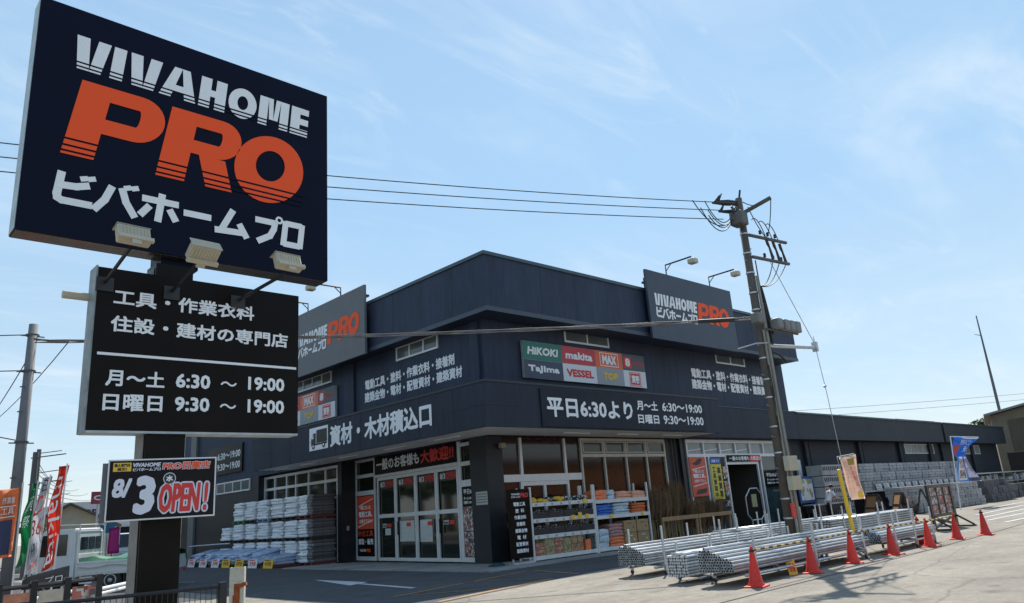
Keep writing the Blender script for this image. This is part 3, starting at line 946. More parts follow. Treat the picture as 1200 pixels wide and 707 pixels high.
d = DB(); d.q(0.21, 9.2, 0.04, 4.13, -0.06, -0.03); d.build('pane', GLASSG, B)
d = DB(); d.q(-0.4, 9.3, 0.02, 4.2, -0.4, -0.3); d.build('back_wall', mat('vestibule_back', (0.03, 0.035, 0.03), 0.8), B)
f = DB()
f.q(9.02, 9.16, 0.05, 4.12, 0, 0.06); f.q(7.33, 7.45, 0.05, 4.12, 0, 0.06); f.q(7.46, 9.01, 3.98, 4.11, 0, 0.06); f.q(7.46, 9.01, 3.33, 3.47, 0, 0.06)
f.q(7.46, 9.01, 2.62, 2.80, 0, 0.06); f.q(7.46, 9.01, 0.05, 0.2, 0, 0.06)
f.build('door_surround', ALU, B); f = DB()
f.q(1.12, 1.30, 0.05, 4.12, 0, 0.06); f.q(0.12, 0.24, 0.05, 4.12, 0, 0.06); f.q(0.241, 1.119, 3.86, 3.98, 0, 0.06); f.q(0.241, 1.119, 3.2, 3.34, 0, 0.06)
f.q(0.241, 1.119, 2.5, 2.72, 0, 0.06); f.q(0.241, 1.119, 0.05, 0.2, 0, 0.06)
f.build('door_surround', ALU, B)
us = [7.2, 5.72, 4.2, 2.75, 1.32]
for i in range(4):
    u1, u0 = us[i] - .01, us[i + 1] + .01
    f = DB()
    f.q(u1 - .09, u1, 0.05, 3.24, 0, 0.05); f.q(u0, u0 + .09, 0.05, 3.24, 0, 0.05)
    f.q(u0 + .091, u1 - .091, 3.12, 3.24, 0, 0.05); f.q(u0 + .091, u1 - .091, 1.66, 1.80, 0, 0.05); f.q(u0 + .091, u1 - .091, 0.05, 0.17, 0, 0.05)
    dr = f.build('door', ALU, B)
    hd = DB(); hd.q(u1 - .2 if i % 2 else u0 + .12, u1 - .16 if i % 2 else u0 + .16, 1.0, 1.5, 0.05, 0.1); hd.build('handle', BLACKMET, dr)
f = DB(); f.q(1.33, 7.32, 3.25, 3.36, 0, 0.06); f.build('door_head', ALU, B)
# papers and stickers on the glass doors
for i in range(4):
    u1 = us[i]
    L = Letters(dpt(u1 - .14, 2.78, 0.0), dU); L.rect(0, 0, 1.15, 0.33, -0.02); L.done('sticker', mat('black_print', (0.02, 0.02, 0.02), 0.4), B)
    L = Letters(dpt(u1 - .14, 2.78, 0.0), dU); L.text('8/3', 0.05, 0.07, 0.34, 0.2, 0.03, n=-0.014); L.done('lettering', WHITE, B)
    L = Letters(dpt(u1 - .14, 2.78, 0.0), dU); L.text('OPEN!', 0.42, 0.05, 0.68, 0.24, 0.04, n=-0.014); L.done('lettering', RED, B)
    L = Letters(dpt(u1 - .3, 1.28, 0.0), dU); L.text('VIVAHOME', 0.0, 0.09, 0.34, 0.07, 0.03, n=-0.018); L.text('ビバホームプロ', 0, 0.0, 0.34, 0.07, 0.03, n=-0.018); L.done('lettering', WHITE, B)
    L = Letters(dpt(u1 - .3, 1.28, 0.0), dU); L.rect(0.38, 0.01, 0.32, 0.14, -0.018); L.done('sticker', RED, B)
for u, v, w_, h_ in ((5.55, 0.75, 1.1, 0.75), (4.05, 0.72, 0.85, 0.78), (6.7, 1.0, 0.45, 0.25)):
    L = Letters(dpt(u, v), dU); L.rect(0, 0, w_, h_, -0.02); L.done('paper_notice', mat('paper', (0.50, 0.52, 0.50), 0.8, var=0.1), B)
# roller door windows behind the bag stacks
box(0.36, 0.40, 9.985, 16.99, 0, 4.05).build('pane', GLASS, B)
f = MB()
for z0, z1 in ((3.86, 3.97), (3.30, 3.42), (2.6, 2.68)): f.box(0.28, 0.359, 9.99, 16.98, z0, z1)
for y in (9.99, 11.0, 12.5, 13.7, 14.6, 15.8, 16.88): f.box(0.281, 0.358, y, y + 0.09, 0.05, 3.299); f.box(0.282, 0.358, y, y + 0.09, 3.421, 3.859)
f.build('window_frame', ALU, B)
# lettering painted straight on the walls
L = Letters((0.0, -0.151, 0), PX)
L.text('電動工具・塗料・作業衣料・接着剤', 12.35, 6.78, 6.45, 0.46, 0.03); L.text('建築金物・電材・配管資材・建築資材', 12.28, 6.27, 6.9, 0.46, 0.03)
L.done('lettering', WHITE, B)
L = Letters((-0.001, 0, 0), NY)
L.text('電動工具・塗料・作業衣料・接着剤', -7.25, 6.70, 5.85, 0.42, 0.03); L.text('建築金物・電材・配管資材・建築資材', -7.30, 6.19, 6.3, 0.42, 0.03)
L.done('lettering', WHITE, B)
L = Letters((-1.782, 0, 0), NY)
L.text('資材・木材積込口', -6.95, 4.38, 6.45, 0.80, 0.03)
L.done('lettering', WHITE, B)
# truck pictogram: white plate, dark lorry
L = Letters((-1.782, 0, 0), NY); L.rect(-8.57, 4.39, 1.46, 0.88, 0.005); L.done('lorry_pictogram', WHITE, B)
L = Letters((-1.782, 0, 0), NY)
L.rect(-8.0, 4.66, 0.82, 0.50, 0.012)
L.pg([(-8.42, 4.58), (-8.05, 4.58), (-8.05, 5.05), (-8.25, 5.05), (-8.42, 4.82)], 0.012)
L.rect(-8.049, 4.58, 0.87, 0.07, 0.012)
L.pg(el(-8.23, 4.55, 0.11, 0.11), 0.020); L.pg(el(-7.42, 4.55, 0.11, 0.11), 0.020)
L.done('lorry_pictogram', BLACK, B)
L = Letters((-1.782, 0, 0), NY); L.pg([(-8.36, 4.84), (-8.22, 4.84), (-8.22, 4.99), (-8.25, 4.99)], 0.018); L.pg(el(-8.23, 4.55, 0.05, 0.05, 14), 0.024); L.pg(el(-7.42, 4.55, 0.05, 0.05, 14), 0.024)
L.done('lorry_pictogram', WHITE, B)
# small wall fittings
MB().bbox(0.5, 0.72, -0.22, -0.05, 3.62, 3.8, 0.03).build('wall_speaker', mat('beige_plastic', (0.30, 0.25, 0.17), 0.5), B)
L = Letters((-0.001, 0.62, 1.85), NY); L.rect(0, 0, 0.58, 0.42, 0.012); L.done('wall_plate', mat('plate_grey', (0.42, 0.43, 0.40), 0.6, var=0.1), B)
L = Letters((-0.001, 0.62, 1.85), NY)
for k in range(4): L.rect(0.05, 0.07 + k * 0.085, 0.48, 0.03, 0.016)
L.done('lettering', mat('plate_ink', (0.15, 0.15, 0.14), 0.6), B)
MB().bbox(0.5, 0.62, 9.6, 9.659, 1.25, 1.45, 0.02).build('socket_box', mat('grey_box', (0.3, 0.3, 0.29), 0.5), B)

# ------------------------------------------------------------------ low wing along the right
Wg = thing('warehouse_wing', 'long low dark grey warehouse wing running off to the right', 'building', (20.9, 0.3, 0))
box(20.91, 57.3, 0.3, 20, 0, 5.2).build('wall', PAINT2, Wg)
box(20.91, 42.3, -0.5, 0.299, 4.09, 5.40).build('fascia', PAINT2, Wg)
box(42.75, 57.3, -0.5, 0.299, 4.09, 5.40).build('fascia', PAINT2, Wg)
box(20.91, 42.3, -0.56, 0.29, 5.401, 5.48).build('roof_edge', CAPM, Wg)
box(42.75, 57.3, -0.56, 0.29, 5.401, 5.48).build('roof_edge', CAPM, Wg)
for x in (22.6, 29.4, 35.6, 41.0, 43.4, 50):
    box(x, x + 0.35, 0.12, 0.299, 0, 4.089).build('pilaster', PAINT2, Wg)
    MB().tube([(x + 0.6, 0.2, 4.05), (x + 0.6, 0.2, 0.1)], 0.06).build('downpipe', BLACKW, Wg)
window_x(Wg, 36.8, 42.2, 3.37, 4.02, 0.299, 5, 0.06, FROST)
window_x(Wg, 47.5, 52.5, 3.3, 4.0, 0.299, 4, 0.06, FROST)
box(43.9, 52.2, 3, 9, 5.2, 6.25).build('roof_room', mat('blue_grey_sheet', (0.05, 0.075, 0.095), 0.5), Wg)
# ------------------------------------------------------------------ signboards on the shop
def roof_board(name, label, right):
    """big rooftop board with two goose-neck lamps"""
    if right:
        t = thing(name, label, 'signboard', (11.2, -1.4, 7.87))
        MB().box(7.92, 14.42, -1.50, -1.40, 7.87, 10.78).build('panel', SIGNNAVY, t)
        MB().box(7.90, 14.44, -1.39, -1.26, 10.2, 10.28).box(8.4, 8.5, -1.39, -1.0, 8.2, 10.6).box(13.8, 13.9, -1.39, -1.0, 8.2, 10.6).build('bracket', BLACKMET, t)
        shop_logo(t, (0, -1.501, 0), PX, (8.31, 9.31, 3.08, 0.51), (8.32, 8.80, 2.95, 0.40), (11.38, 8.93, 2.55, 0.90))
        for x in (9.5, 12.82):
            a = MB(); a.tube([(x, -1.44, 10.6), (x, -1.44, 11.23), (x, -2.75, 11.23)], 0.035, 6); a.tube([(x, -1.44, 10.95), (x, -1.75, 11.23)], 0.02, 5)
            ao = a.build('lamp_arm', BLACKMET, t)
            l = MB(); l.bbox(x - .16, x + .16, -2.98, -2.62, 10.9, 11.12, 0.05); l.build('lamp', LAMPW, ao)
    else:
        t = thing(name, label, 'signboard', (-0.85, 9.0, 7.87))
        MB().box(-0.95, -0.85, 5.72, 12.22, 7.87, 10.68).build('panel', SIGNGREY, t)
        MB().box(-0.84, -0.72, 5.7, 12.24, 10.2, 10.28).build('bracket', BLACKMET, t)
        shop_logo(t, (-0.951, 0, 0), NY, (-11.7, 9.20, 3.08, 0.51), (-11.6, 8.69, 2.85, 0.40), (-8.62, 8.80, 2.5, 0.92))
        for y in (7.6, 10.4):
            a = MB(); a.tube([(-0.9, y, 10.5), (-0.9, y, 11.05), (-2.2, y, 11.05)], 0.035, 6); a.tube([(-0.9, y, 10.8), (-1.2, y, 11.05)], 0.02, 5)
            ao = a.build('lamp_arm', BLACKMET, t)
            l = MB(); l.bbox(-2.45, -2.1, y - .16, y + .16, 10.72, 10.94, 0.05); l.build('lamp', LAMPW, ao)
    return t


roof_board('roof_signboard', 'navy rooftop board with white and orange lettering just left of the tall utility pole', True)
roof_board('roof_signboard', 'grey rooftop board with white and orange lettering, partly hidden by the tall roadside sign', False)

BRG = mat('brand_green', (0.01, 0.16, 0.12), 0.4); BRR = mat('brand_red', (0.52, 0.03, 0.045), 0.4); BRO = mat('brand_orange', (0.72, 0.12, 0.03), 0.4)
BRN = mat('brand_navy', (0.03, 0.045, 0.09), 0.4); BRW = mat('brand_white', (0.66, 0.69, 0.73), 0.4); BRK = mat('brand_dark_grey', (0.06, 0.065, 0.085), 0.4)
BRS = mat('brand_grey', (0.28, 0.30, 0.33), 0.4)


def brand_board(label, O, U, loc):
    t = thing('brand_signboard', label, 'signboard', loc)
    O = Vector(O); Uv = Vector(U); Nn = Uv.cross(Vector((0, 0, 1)))
    b = MB()
    W_, H_ = 7.0, 1.34
    p = [O, O + Uv * W_, O + Uv * W_ - Nn * .1, O - Nn * .1]
    pts = [(q.x, q.y) for q in p]
    xs = [q[0] for q in pts]; ys = [q[1] for q in pts]
    b.box(min(xs), max(xs), min(ys), max(ys), O.z, O.z + H_)
    b.build('panel', SIGNEDGE, t)
    xs = [0, 2.0, 3.9, 5.55, 7.0]
    top = [(BRG, 'HiKOKI', WHITE, .14), (BRR, 'makita', WHITE, .05), (BRO, 'MAX', WHITE, 0), (BRK, '', WHITE, 0)]
    bot = [(BRN, 'TaJIma', WHITE, 0), (BRW, 'VESSEL', RED, 0), (BRS, 'TOP', YELLOW, .2), (BRW, '寅壱', WHITE, 0)]
    for row, z in ((top, H_ / 2), (bot, 0)):
        for i, (m, s, tm, sh) in enumerate(row):
            x0 = xs[i]; wd = xs[i + 1] - xs[i]
            L = Letters(O, U); L.rect(x0 + .004, z + .004, wd - .008, H_ / 2 - .008, 0.004); L.done('panel_field', m, t)
            if s == '寅壱':
                L = Letters(O, U); L.rect(x0 + wd / 2 - .36, z + .05, .72, .56, 0.008); L.done('emblem', RED, t)
                L = Letters(O, U)
                a = [(x0 + wd / 2 - .32, z + .08), (x0 + wd / 2 + .32, z + .08), (x0 + wd / 2 + .32, z + .58), (x0 + wd / 2 - .32, z + .58)]
                c = [(x0 + wd / 2 - .30, z + .10), (x0 + wd / 2 + .30, z + .10), (x0 + wd / 2 + .30, z + .56), (x0 + wd / 2 - .30, z + .56)]
                L.ring(a, c, 0.011); L.text(s, x0 + wd / 2 - .25, z + .16, .5, .34, 0.04, n=.012); L.done('lettering', WHITE, t)
            elif s == '':
                L = Letters(O, U); L.rect(x0 + .08, z + .10, .48, .46, 0.008); L.text('BURTLE', x0 + .62, z + .24, .75, .13, .03, n=.008); L.done('emblem', RED, t)
                L = Letters(O, U); L.text('8', x0 + .16, z + .16, .32, .34, .06, n=.012); L.done('lettering', WHITE, t)
            else:
                h_ = .30 if s != 'MAX' else .38
                w2 = wd * (.8 if s not in ('MAX', 'TOP') else .52)
                L = Letters(O, U); L.text(s, x0 + (wd - w2) / 2, z + (H_ / 2 - h_) / 2, w2, h_, .055, shear=sh, n=.008)
                if s == 'MAX':
                    cx = x0 + wd / 2; cy = z + H_ / 4
                    L.ring([(cx - .56, cy - .27), (cx + .56, cy - .27), (cx + .56, cy + .27), (cx - .56, cy + .27)], [(cx - .53, cy - .24), (cx + .53, cy - .24), (cx + .53, cy + .24), (cx - .53, cy + .24)], .008)
                L.done('lettering', tm, t)
    return t


brand_board('long board of eight coloured tool maker logos on the wall over the shelves', (1.74, -0.30, 6.06), PX, (5.2, -0.25, 6.06))
brand_board('long board of eight coloured tool maker logos, left part behind the roadside sign', (-0.15, 16.4, 5.94), NY, (-0.1, 12.8, 5.94))

hb = thing('opening_hours_board', 'dark opening hours board on the canopy reading 6:30 and 9:30 to 19:00', 'signboard', (5.1, -2.17, 4.08))
MB().box(0.52, 9.76, -2.20, -2.173, 4.09, 5.32).build('panel', mat('hours_board_face', (0.020, 0.025, 0.036), 0.5, var=0.2, vscale=1.2, spec=0.15), hb)
L = Letters((0, -2.2, 0), PX)
L.text('平日6:30より', 0.76, 4.40, 4.38, 0.64, 0.03); L.text('月～土', 5.42, 4.78, 1.25, 0.36, .03); L.text('6:30～19:00', 6.95, 4.79, 2.65, 0.33, 0.03)
L.text('日曜日', 5.42, 4.30, 1.25, 0.33, .03); L.text('9:30～19:00', 6.95, 4.31, 2.65, 0.33, 0.03)
L.done('lettering', WHITE, hb)
h2 = thing('opening_hours_board', 'small black opening hours board on the left wall just right of the opening day banner', 'signboard', (-0.06, 20.5, 4.5))
MB().box(-0.08, -0.001, 18.8, 23.2, 4.45, 5.9).build('panel', SIGNK, h2)
L = Letters((-0.08, 0, 0), NY); L.text('6:30～19:00', -21.9, 5.22, 2.9, 0.36, .03); L.text('9:30～19:00', -21.9, 4.66, 2.9, 0.36, .03); L.done('lettering', WHITE, h2)
# welcome board over the loading doors
wb = thing('welcome_board', 'black board with white and red welcome lettering over the glass loading doors', 'signboard', dpt(4.3, 3.38))
f = DB(); f.q(1.31, 7.31, 3.37, 4.12, 0.03, 0.08); f.build('panel', SIGNK, wb)
L = Letters(dpt(7.25, 3.46, 0.08), dU); L.text('一般のお客様も', 0.1, 0.06, 3.35, 0.46, .028); L.done('lettering', WHITE, wb)
L = Letters(dpt(7.25, 3.46, 0.08), dU); L.text('大歓迎!!', 3.55, 0.04, 2.25, 0.5, .035); L.done('lettering', RED, wb)
# tall poster left of the doors
ORP = mat('poster_orange', (0.62, 0.075, 0.03), 0.4, var=0.1)
po = thing('tool_poster', 'tall orange and black used tool poster beside the glass loading doors', 'poster', dpt(8.25, 0.2))
f = DB(); f.q(7.50, 8.98, 0.22, 2.61, 0.02, 0.04); f.build('panel', SIGNK, po)
L = Letters(dpt(8.98, 0.22, 0.04), dU); L.rect(0.02, 1.05, 1.44, 1.32); L.text('中古工具', 0.08, 0.76, 1.3, 0.24, .03); L.done('orange_field', ORP, po)
L = Letters(dpt(8.98, 0.22, 0.04), dU); L.text('買取・販売', 0.08, 0.44, 1.3, 0.24, .03); L.text('VIVAHOME', 0.2, 0.17, .55, .1, .03)
L.pg([(0.08, 1.95), (1.4, 2.22), (1.4, 2.25), (0.08, 1.98)], .008); L.pg([(0.08, 1.12), (1.4, 1.39), (1.4, 1.42), (0.08, 1.15)], .008)
L.text('不要になった', 0.2, 1.82, 1.0, 0.17, .03); L.text('電動工具、', 0.14, 1.52, 1.2, 0.24, .04); L.text('お売り下さい!', 0.2, 1.28, 1.1, 0.17, .03)
L.done('lettering', WHITE, po)
L = Letters(dpt(8.98, 0.22, 0.04), dU); L.text('PRO', 0.8, 0.15, .35, .14, .06); L.done('lettering', ORANGE, po)
# hours plate and flyer panel right of the doors
hp = thing('opening_hours_plate', 'small black opening hours plate to the right of the glass loading doors', 'signboard', dpt(0.7, 1.84))
f = DB(); f.q(0.25, 1.11, 1.84, 2.49, 0.02, 0.04); f.build('panel', SIGNK, hp)
L = Letters(dpt(1.11, 1.84, 0.04), dU); L.text('平日6:30', 0.08, .4, .72, .17, .03); L.text('月～土 6:30～19:00', .08, .22, .72, .1, .03); L.text('日曜日 9:30～19:00', .08, .08, .72, .1, .03); L.done('lettering', WHITE, hp)
fp = thing('flyer_panel', 'narrow panel of crowded product flyers to the right of the loading doors', 'poster', dpt(0.7, 0.2))
f = DB(); f.q(0.25, 1.11, 0.22, 1.02, 0.02, 0.035).q(0.25, 1.11, 1.05, 1.82, 0.02, 0.035); f.build('panel', FLYER, fp)

# entrance things on the right facade
e1 = thing('entrance_signboard', 'small black and red welcome board over the open shop entrance', 'signboard', (16, 0.0, 3.05))
box(14.57, 17.49, -0.03, 0.019, 3.045, 3.35).build('panel', SIGNK, e1)
L = Letters((0, -0.03, 0), PX); L.text('一般のお客様も', 14.7, 3.1, 1.75, 0.2, .03); L.done('lettering', WHITE, e1)
L = Letters((0, -0.03, 0), PX); L.rect(16.5, 3.06, .96, .28); L.done('red_field', RED, e1)
L = Letters((0, -0.03, 0), PX); L.text('大歓迎!!', 16.56, 3.1, .84, .2, .03, n=.008); L.done('lettering', WHITE, e1)
e2 = thing('tool_poster', 'red and black used tool poster on the glass left of the entrance, above the brooms', 'poster', (12.1, 0, 1.6))
box(11.5, 12.72, -0.02, 0.018, 1.62, 3.27).build('panel', ORP, e2)
L = Letters((0, -0.02, 0), PX)
L.pg([(11.6, 2.72), (12.65, 2.86), (12.65, 2.89), (11.6, 2.75)]); L.pg([(11.6, 2.02), (12.65, 2.16), (12.65, 2.19), (11.6, 2.05)])
L.text('不要になった', 11.7, 2.60, .8, .14, .03); L.text('電動工具、', 11.66, 2.38, .92, .19, .04); L.text('お売り下さい!', 11.7, 2.2, .85, .13, .03); L.done('lettering', WHITE, e2)
L = Letters((0, -0.02, 0), PX); L.pg([(11.6, 3.0), (11.9, 3.05), (12.2, 3.22), (12.5, 3.2), (12.3, 3.0), (12.0, 2.92)]); L.pg([(11.7, 1.7), (12.5, 1.75), (12.6, 1.95), (11.9, 1.9)]); L.done('tool_picture', BLACK, e2)
e3 = thing('hiring_poster', 'yellow and black vertical poster by the entrance door', 'poster', (13.5, 0, 1.4))
box(13.1, 13.95, -0.01, 0.018, 1.44, 2.96).build('panel', mat('poster_yellow', (0.62, 0.52, 0.05), 0.4), e3)
L = Letters((0, -0.01, 0), PX); L.vtext('工具買取中', 13.2, 1.5, .26, 1.36, .04); L.vtext('高価買取', 13.58, 1.5, .26, 1.36, .04); L.done('lettering', BLACK, e3)
e4 = thing('blue_plate', 'small blue plate on the glass above the yellow poster', 'signboard', (13.5, 0, 2.99))
box(13.14, 13.93, -0.012, 0.018, 2.99, 3.22).build('panel', BLUEP, e4)
L = Letters((0, -0.012, 0), PX); L.text('自動ドア', 13.22, 3.03, .62, .13, .03); L.done('lettering', WHITE, e4)
e5 = thing('opening_hours_plate', 'black opening hours plate on the glass right of the entrance', 'signboard', (18.4, 0, 1.9))
box(17.7, 19.15, 0.0, 0.1, 1.85, 2.6).build('panel', SIGNK, e5)
L = Letters((0, 0, 0), PX); L.text('平日6:30より', 17.85, 2.3, 1.15, .18, .03); L.text('月～土 6:30～19:00', 17.85, 2.12, 1.15, .1, .03); L.text('日曜日 9:30～19:00', 17.85, 1.96, 1.15, .1, .03); L.done('lettering', WHITE, e5)
e6 = thing('notice_sheets', 'grey printed sheets on the sliding glass just left of the entrance opening', 'poster', (14.2, 0, 1))
box(14.08, 14.42, 0.0, 0.1, 2.3, 2.85).box(14.08, 14.42, 0.0, 0.1, 1.5, 2.2).box(14.08, 14.42, 0, .1, 1.1, 1.35).build('panel', FLYER, e6)
# octagonal entrance frame stand
oc = thing('octagonal_frame_stand', 'grey octagonal hanging frame stand in front of the dark shop entrance', 'stand', (14.95, -0.8, 0.035))
pts = [(14.3, 1.45), (14.75, 1.8), (15.35, 1.8), (15.75, 1.45), (15.75, 0.7), (15.4, 0.45), (14.6, 0.45), (14.3, 0.7), (14.3, 1.45)]
a = MB()
for i in range(len(pts) - 1): a.tube([(pts[i][0], -0.8, pts[i][1]), (pts[i + 1][0], -0.8, pts[i + 1][1])], 0.03, 6)
a.tube([(14.6, -.8, .45), (14.6, -.8, .04)], .025, 6); a.tube([(15.4, -.8, .45), (15.4, -.8, .04)], .025, 6); a.box(14.4, 14.8, -1.1, -.5, .036, .06).box(15.2, 15.6, -1.1, -.5, .036, .06)
a.build('frame', GALV, oc)
MB().box(14.78, 15.2, -0.82, -0.79, 1.0, 1.55).build('card', mat('olive_card', (0.28, 0.27, 0.14), 0.6), oc)

# ------------------------------------------------------------------ tall roadside sign
py = thing('pylon_sign', 'tall roadside pylon with big navy logo panel over a smaller black panel of hours', 'sign', (-13.43, -9.7, 0))
MB().box(-13.65, -13.22, -9.95, -9.62, 0, 4.75).build('post', POSTM, py)
MB().box(-13.66, -13.655, -9.90, -9.62, 0.0, 4.7).build('post_sky_lit_side', mat('post_sky_lit_grey', (.20, .19, .18), .5, var=.35, vscale=3), py)  # thin paler sheet paints in the sky light on the post's left side
MB().box(-13.58, -13.14, -9.88, -9.5, 4.751, 5.2).build('neck', SIGNF, py)
MB().box(-15.10, -11.42, -10.0, -9.70, 4.86, 7.74).build('logo_panel', SIGNF, py)
MB().box(-15.106, -15.101, -9.99, -9.71, 4.87, 7.73).build('panel_edge', SIGNEDGE, py)
MB().box(-11.419, -11.414, -9.99, -9.71, 4.87, 7.73).build('panel_edge', SIGNEDGE, py)
ub = MB(); ub.box(-15.09, -11.43, -9.98, -9.71, 4.852, 4.859)
ub.build('panel_underside', mat('sign_underside_metal', (0.16, 0.13, 0.11), 0.18, 0.8, var=0.3, vscale=2), py)
MB().box(-14.27, -11.85, -10.0, -9.74, 2.76, 4.58).build('info_panel', SIGNK, py)
MB().box(-14.29, -14.271, -9.99, -9.73, 2.74, 4.60).build('panel_edge', mat('sign_edge_dull', (.27, .30, .31), .45, .3, var=.35, vscale=4), py)
MB().box(-14.27, -11.85, -10.0, -9.74, 2.735, 2.759).build('panel_edge', SIGNEDGE, py)
shop_logo(py, (0, -10.001, 0), PX, (-14.74, 6.95, 3.02, 0.44), (-14.82, 5.24, 3.0, 0.36), (-14.76, 5.84, 2.94, 0.98), lines=True)
L = Letters((0, -10.001, 0), PX)
for b0, b1 in ((.03, .055), (.10, .125), (.185, .21)):
    f_ = lambda a, b: (-14.76 + a * 2.94 + b * .28 * .98 * .55, 5.84 + b * .98)
    L.pg([f_(.63, b0), f_(1.0, b0), f_(1.0, b1), f_(.63, b1)], .0095)
for b0, b1 in ((.05, .10), (.17, .22)):
    f_ = lambda a, b: (-14.74 + a * 3.02 + b * .28 * .44 * .3, 6.95 + b * .44)
    L.pg([f_(.604, b0), f_(.738, b0), f_(.738, b1), f_(.604, b1)], .0095)
L.done('speed_line', SIGNF, py)
L = Letters((0, -10.001, 0), PX)
L.text('工具・作業衣料', -14.10, 4.16, 1.64, 0.19, .03); L.text('住設・建材の専門店', -14.11, 3.85, 2.11, 0.19, .03)
L.rect(-14.22, 3.58, 2.34, 0.03, .004)
L.text('月～土', -14.12, 3.24, .62, .19, .03); L.text('6:30', -13.38, 3.26, .40, .17, .04); L.text('～', -12.86, 3.31, .2, .06, .03); L.text('19:00', -12.52, 3.28, .48, .17, .04)
L.text('日曜日', -14.13, 2.97, .62, .19, .03); L.text('9:30', -13.38, 2.99, .40, .17, .04); L.text('～', -12.86, 3.04, .2, .06, .03); L.text('19:00', -12.52, 3.0, .48, .17, .04)
L.done('lettering', WHITE, py)
for (xb, xl, zl, tilt) in ((-14.2, -14.19, 4.67, 0), (-13.48, -13.46, 4.62, 1), (-12.68, -12.46, 4.68, 0)):
    a = MB(); a.tube([(xb, -10.0, 4.40), (xl, -10.82, 4.56)], 0.022, 6); a.box(xb - .09, xb + .09, -10.02, -10.0, 4.3, 4.46)
    ao = a.build('lamp_arm', BLACKMET, py)
    l = MB()
    l.bbox(-0.18, 0.18, -0.055, 0.055, -0.12, 0.12, 0.02)
    lo = l.build('lamp', LAMPW, None)
    g = MB(); g.box(-0.15, 0.15, 0.056, 0.062, -0.09, 0.09); gl = g.build('lens', LAMPG, None)
    f_ = MB(); f_.box(-0.19, 0.19, -0.10, -0.056, -0.125, -0.07).box(-0.05, 0.05, -0.09, -0.056, -0.19, -0.126)
    for q_ in range(9): f_.box(-.16 + q_ * .038, -.152 + q_ * .038, -.064, -.0555, -.06, .10)
    f_.box(-.185, .185, -.056, .10, .121, .128)
    fin = f_.build('bracket', LAMPW, None)
    lo.parent = py
    lo.location = Vector((xl, -10.9, zl)) - py.location
    lo.rotation_euler = (R(-20 if not tilt else 50), 0, R(4))
    lo.scale = (.92, .9, .82)
    for q in (gl, fin): q.parent = lo
MB().tube([(-14.55, -9.75, 4.28), (-14.28, -9.75, 4.28)], 0.045, 10).build('spare_lamp', LAMPW, py)
MB().box(-14.2, -12.0, -9.85, -9.76, 4.601, 4.63).build('panel_top_rail', BLACKMET, py)

ob = thing('opening_banner', 'black banner reading 8/3 OPEN! fixed to the front of the roadside sign post', 'banner', (-13.6, -10.35, 1.8))
oU = Vector((0.965, -0.262, 0)).normalized(); oO = Vector((-14.065, -10.15, 1.805))
oN = oU.cross(Vector((0, 0, 1)))


def obox(o, U, Nn, u0, u1, v0, v1, n0, n1, b=None):
    b = b or MB()
    pts = []
    for vv in (v0, v1):
        for uu, nn in ((u0, n0), (u1, n0), (u1, n1), (u0, n1)):
            pts.append(o + U * uu + Nn * nn + Vector((0, 0, vv)))
    v = [b.bm.verts.new(p) for p in pts]
    for f in ((0, 3, 2, 1), (4, 5, 6, 7), (0, 1, 5, 4), (1, 2, 6, 5), (2, 3, 7, 6), (3, 0, 4, 7)):
        b.bm.faces.new([v[i] for i in f])
    return b


obox(oO, oU, oN, 0, 1.06, 0, 0.63, -0.04, 0.0).build('panel', WHITEP, ob)
obox(oO, oU, oN, -0.05, 0.06, -0.01, 0.6, -0.16, -0.06).build('backing_board', mat('backing_grey', (0.13, 0.13, 0.14), 0.6), ob)
obox(oO, oU, oN, 0.42, 0.7, 0.2, 0.4, -0.5, -0.05).build('bracket', BLACKMET, ob)
L = Letters(oO, oU); L.rect(0.015, 0.015, 1.03, 0.60, 0.003); L.done('print', mat('banner_print', (0.010, 0.008, 0.010), 0.3, var=0.35, vscale=3, spec=0.15), ob)
L = Letters(oO + oU * .018, oU); L.rect(0.03, 0.505, 0.17, 0.09, 0.006); L.done('yellow_field', YELLOW, ob)
L = Letters(oO + oU * .018, oU); L.text('職人専門店', .04, .552, .15, .034, .03, n=.009); L.text('誕生!', .07, .512, .09, .034, .03, n=.009); L.done('lettering', BLACK, ob)
L = Letters(oO + oU * .018, oU)
L.text('VIVAHOME', .215, .545, .27, .045, .05, .2, n=.006); L.text('ビバホームプロ', .215, .503, .27, .035, .04, .1, n=.006)
L.text('8/', .03, .235, .19, .20, .045, .15, n=.006); L.text('3', .235, .055, .21, .40, .05, .08, n=.006)
L.pg(el(.575, .415, .062, .062), .006)
L.text('OPEN', .478, .058, .415, .31, .03, .15, n=.005, grow=.014); L.text('!', .915, .058, .055, .31, .03, .15, n=.005, grow=.014)
L.text('PRO日高店', .50, .508, .48, .083, .03, .12, n=.005, grow=.008)
L.done('lettering', mat('banner_white', (0.70, 0.71, 0.80), 0.5), ob)
L = Letters(oO + oU * .018, oU); L.text('OPEN', .478, .058, .415, .31, .03, .15, n=.013); L.text('!', .915, .058, .055, .31, .03, .15, n=.013); L.done('lettering', RED, ob)
L = Letters(oO + oU * .018, oU); L.text('PRO日高店', .50, .508, .48, .083, .03, .12, n=.013); L.done('lettering', ORANGE, ob)
L = Letters(oO + oU * .018, oU); L.pg(el(.575, .415, .054, .054), .009); L.done('circle', BLACK, ob)
L = Letters(oO + oU * .018, oU); L.text('水', .54, .383, .07, .066, .05, n=.012); L.done('lettering', WHITE, ob)
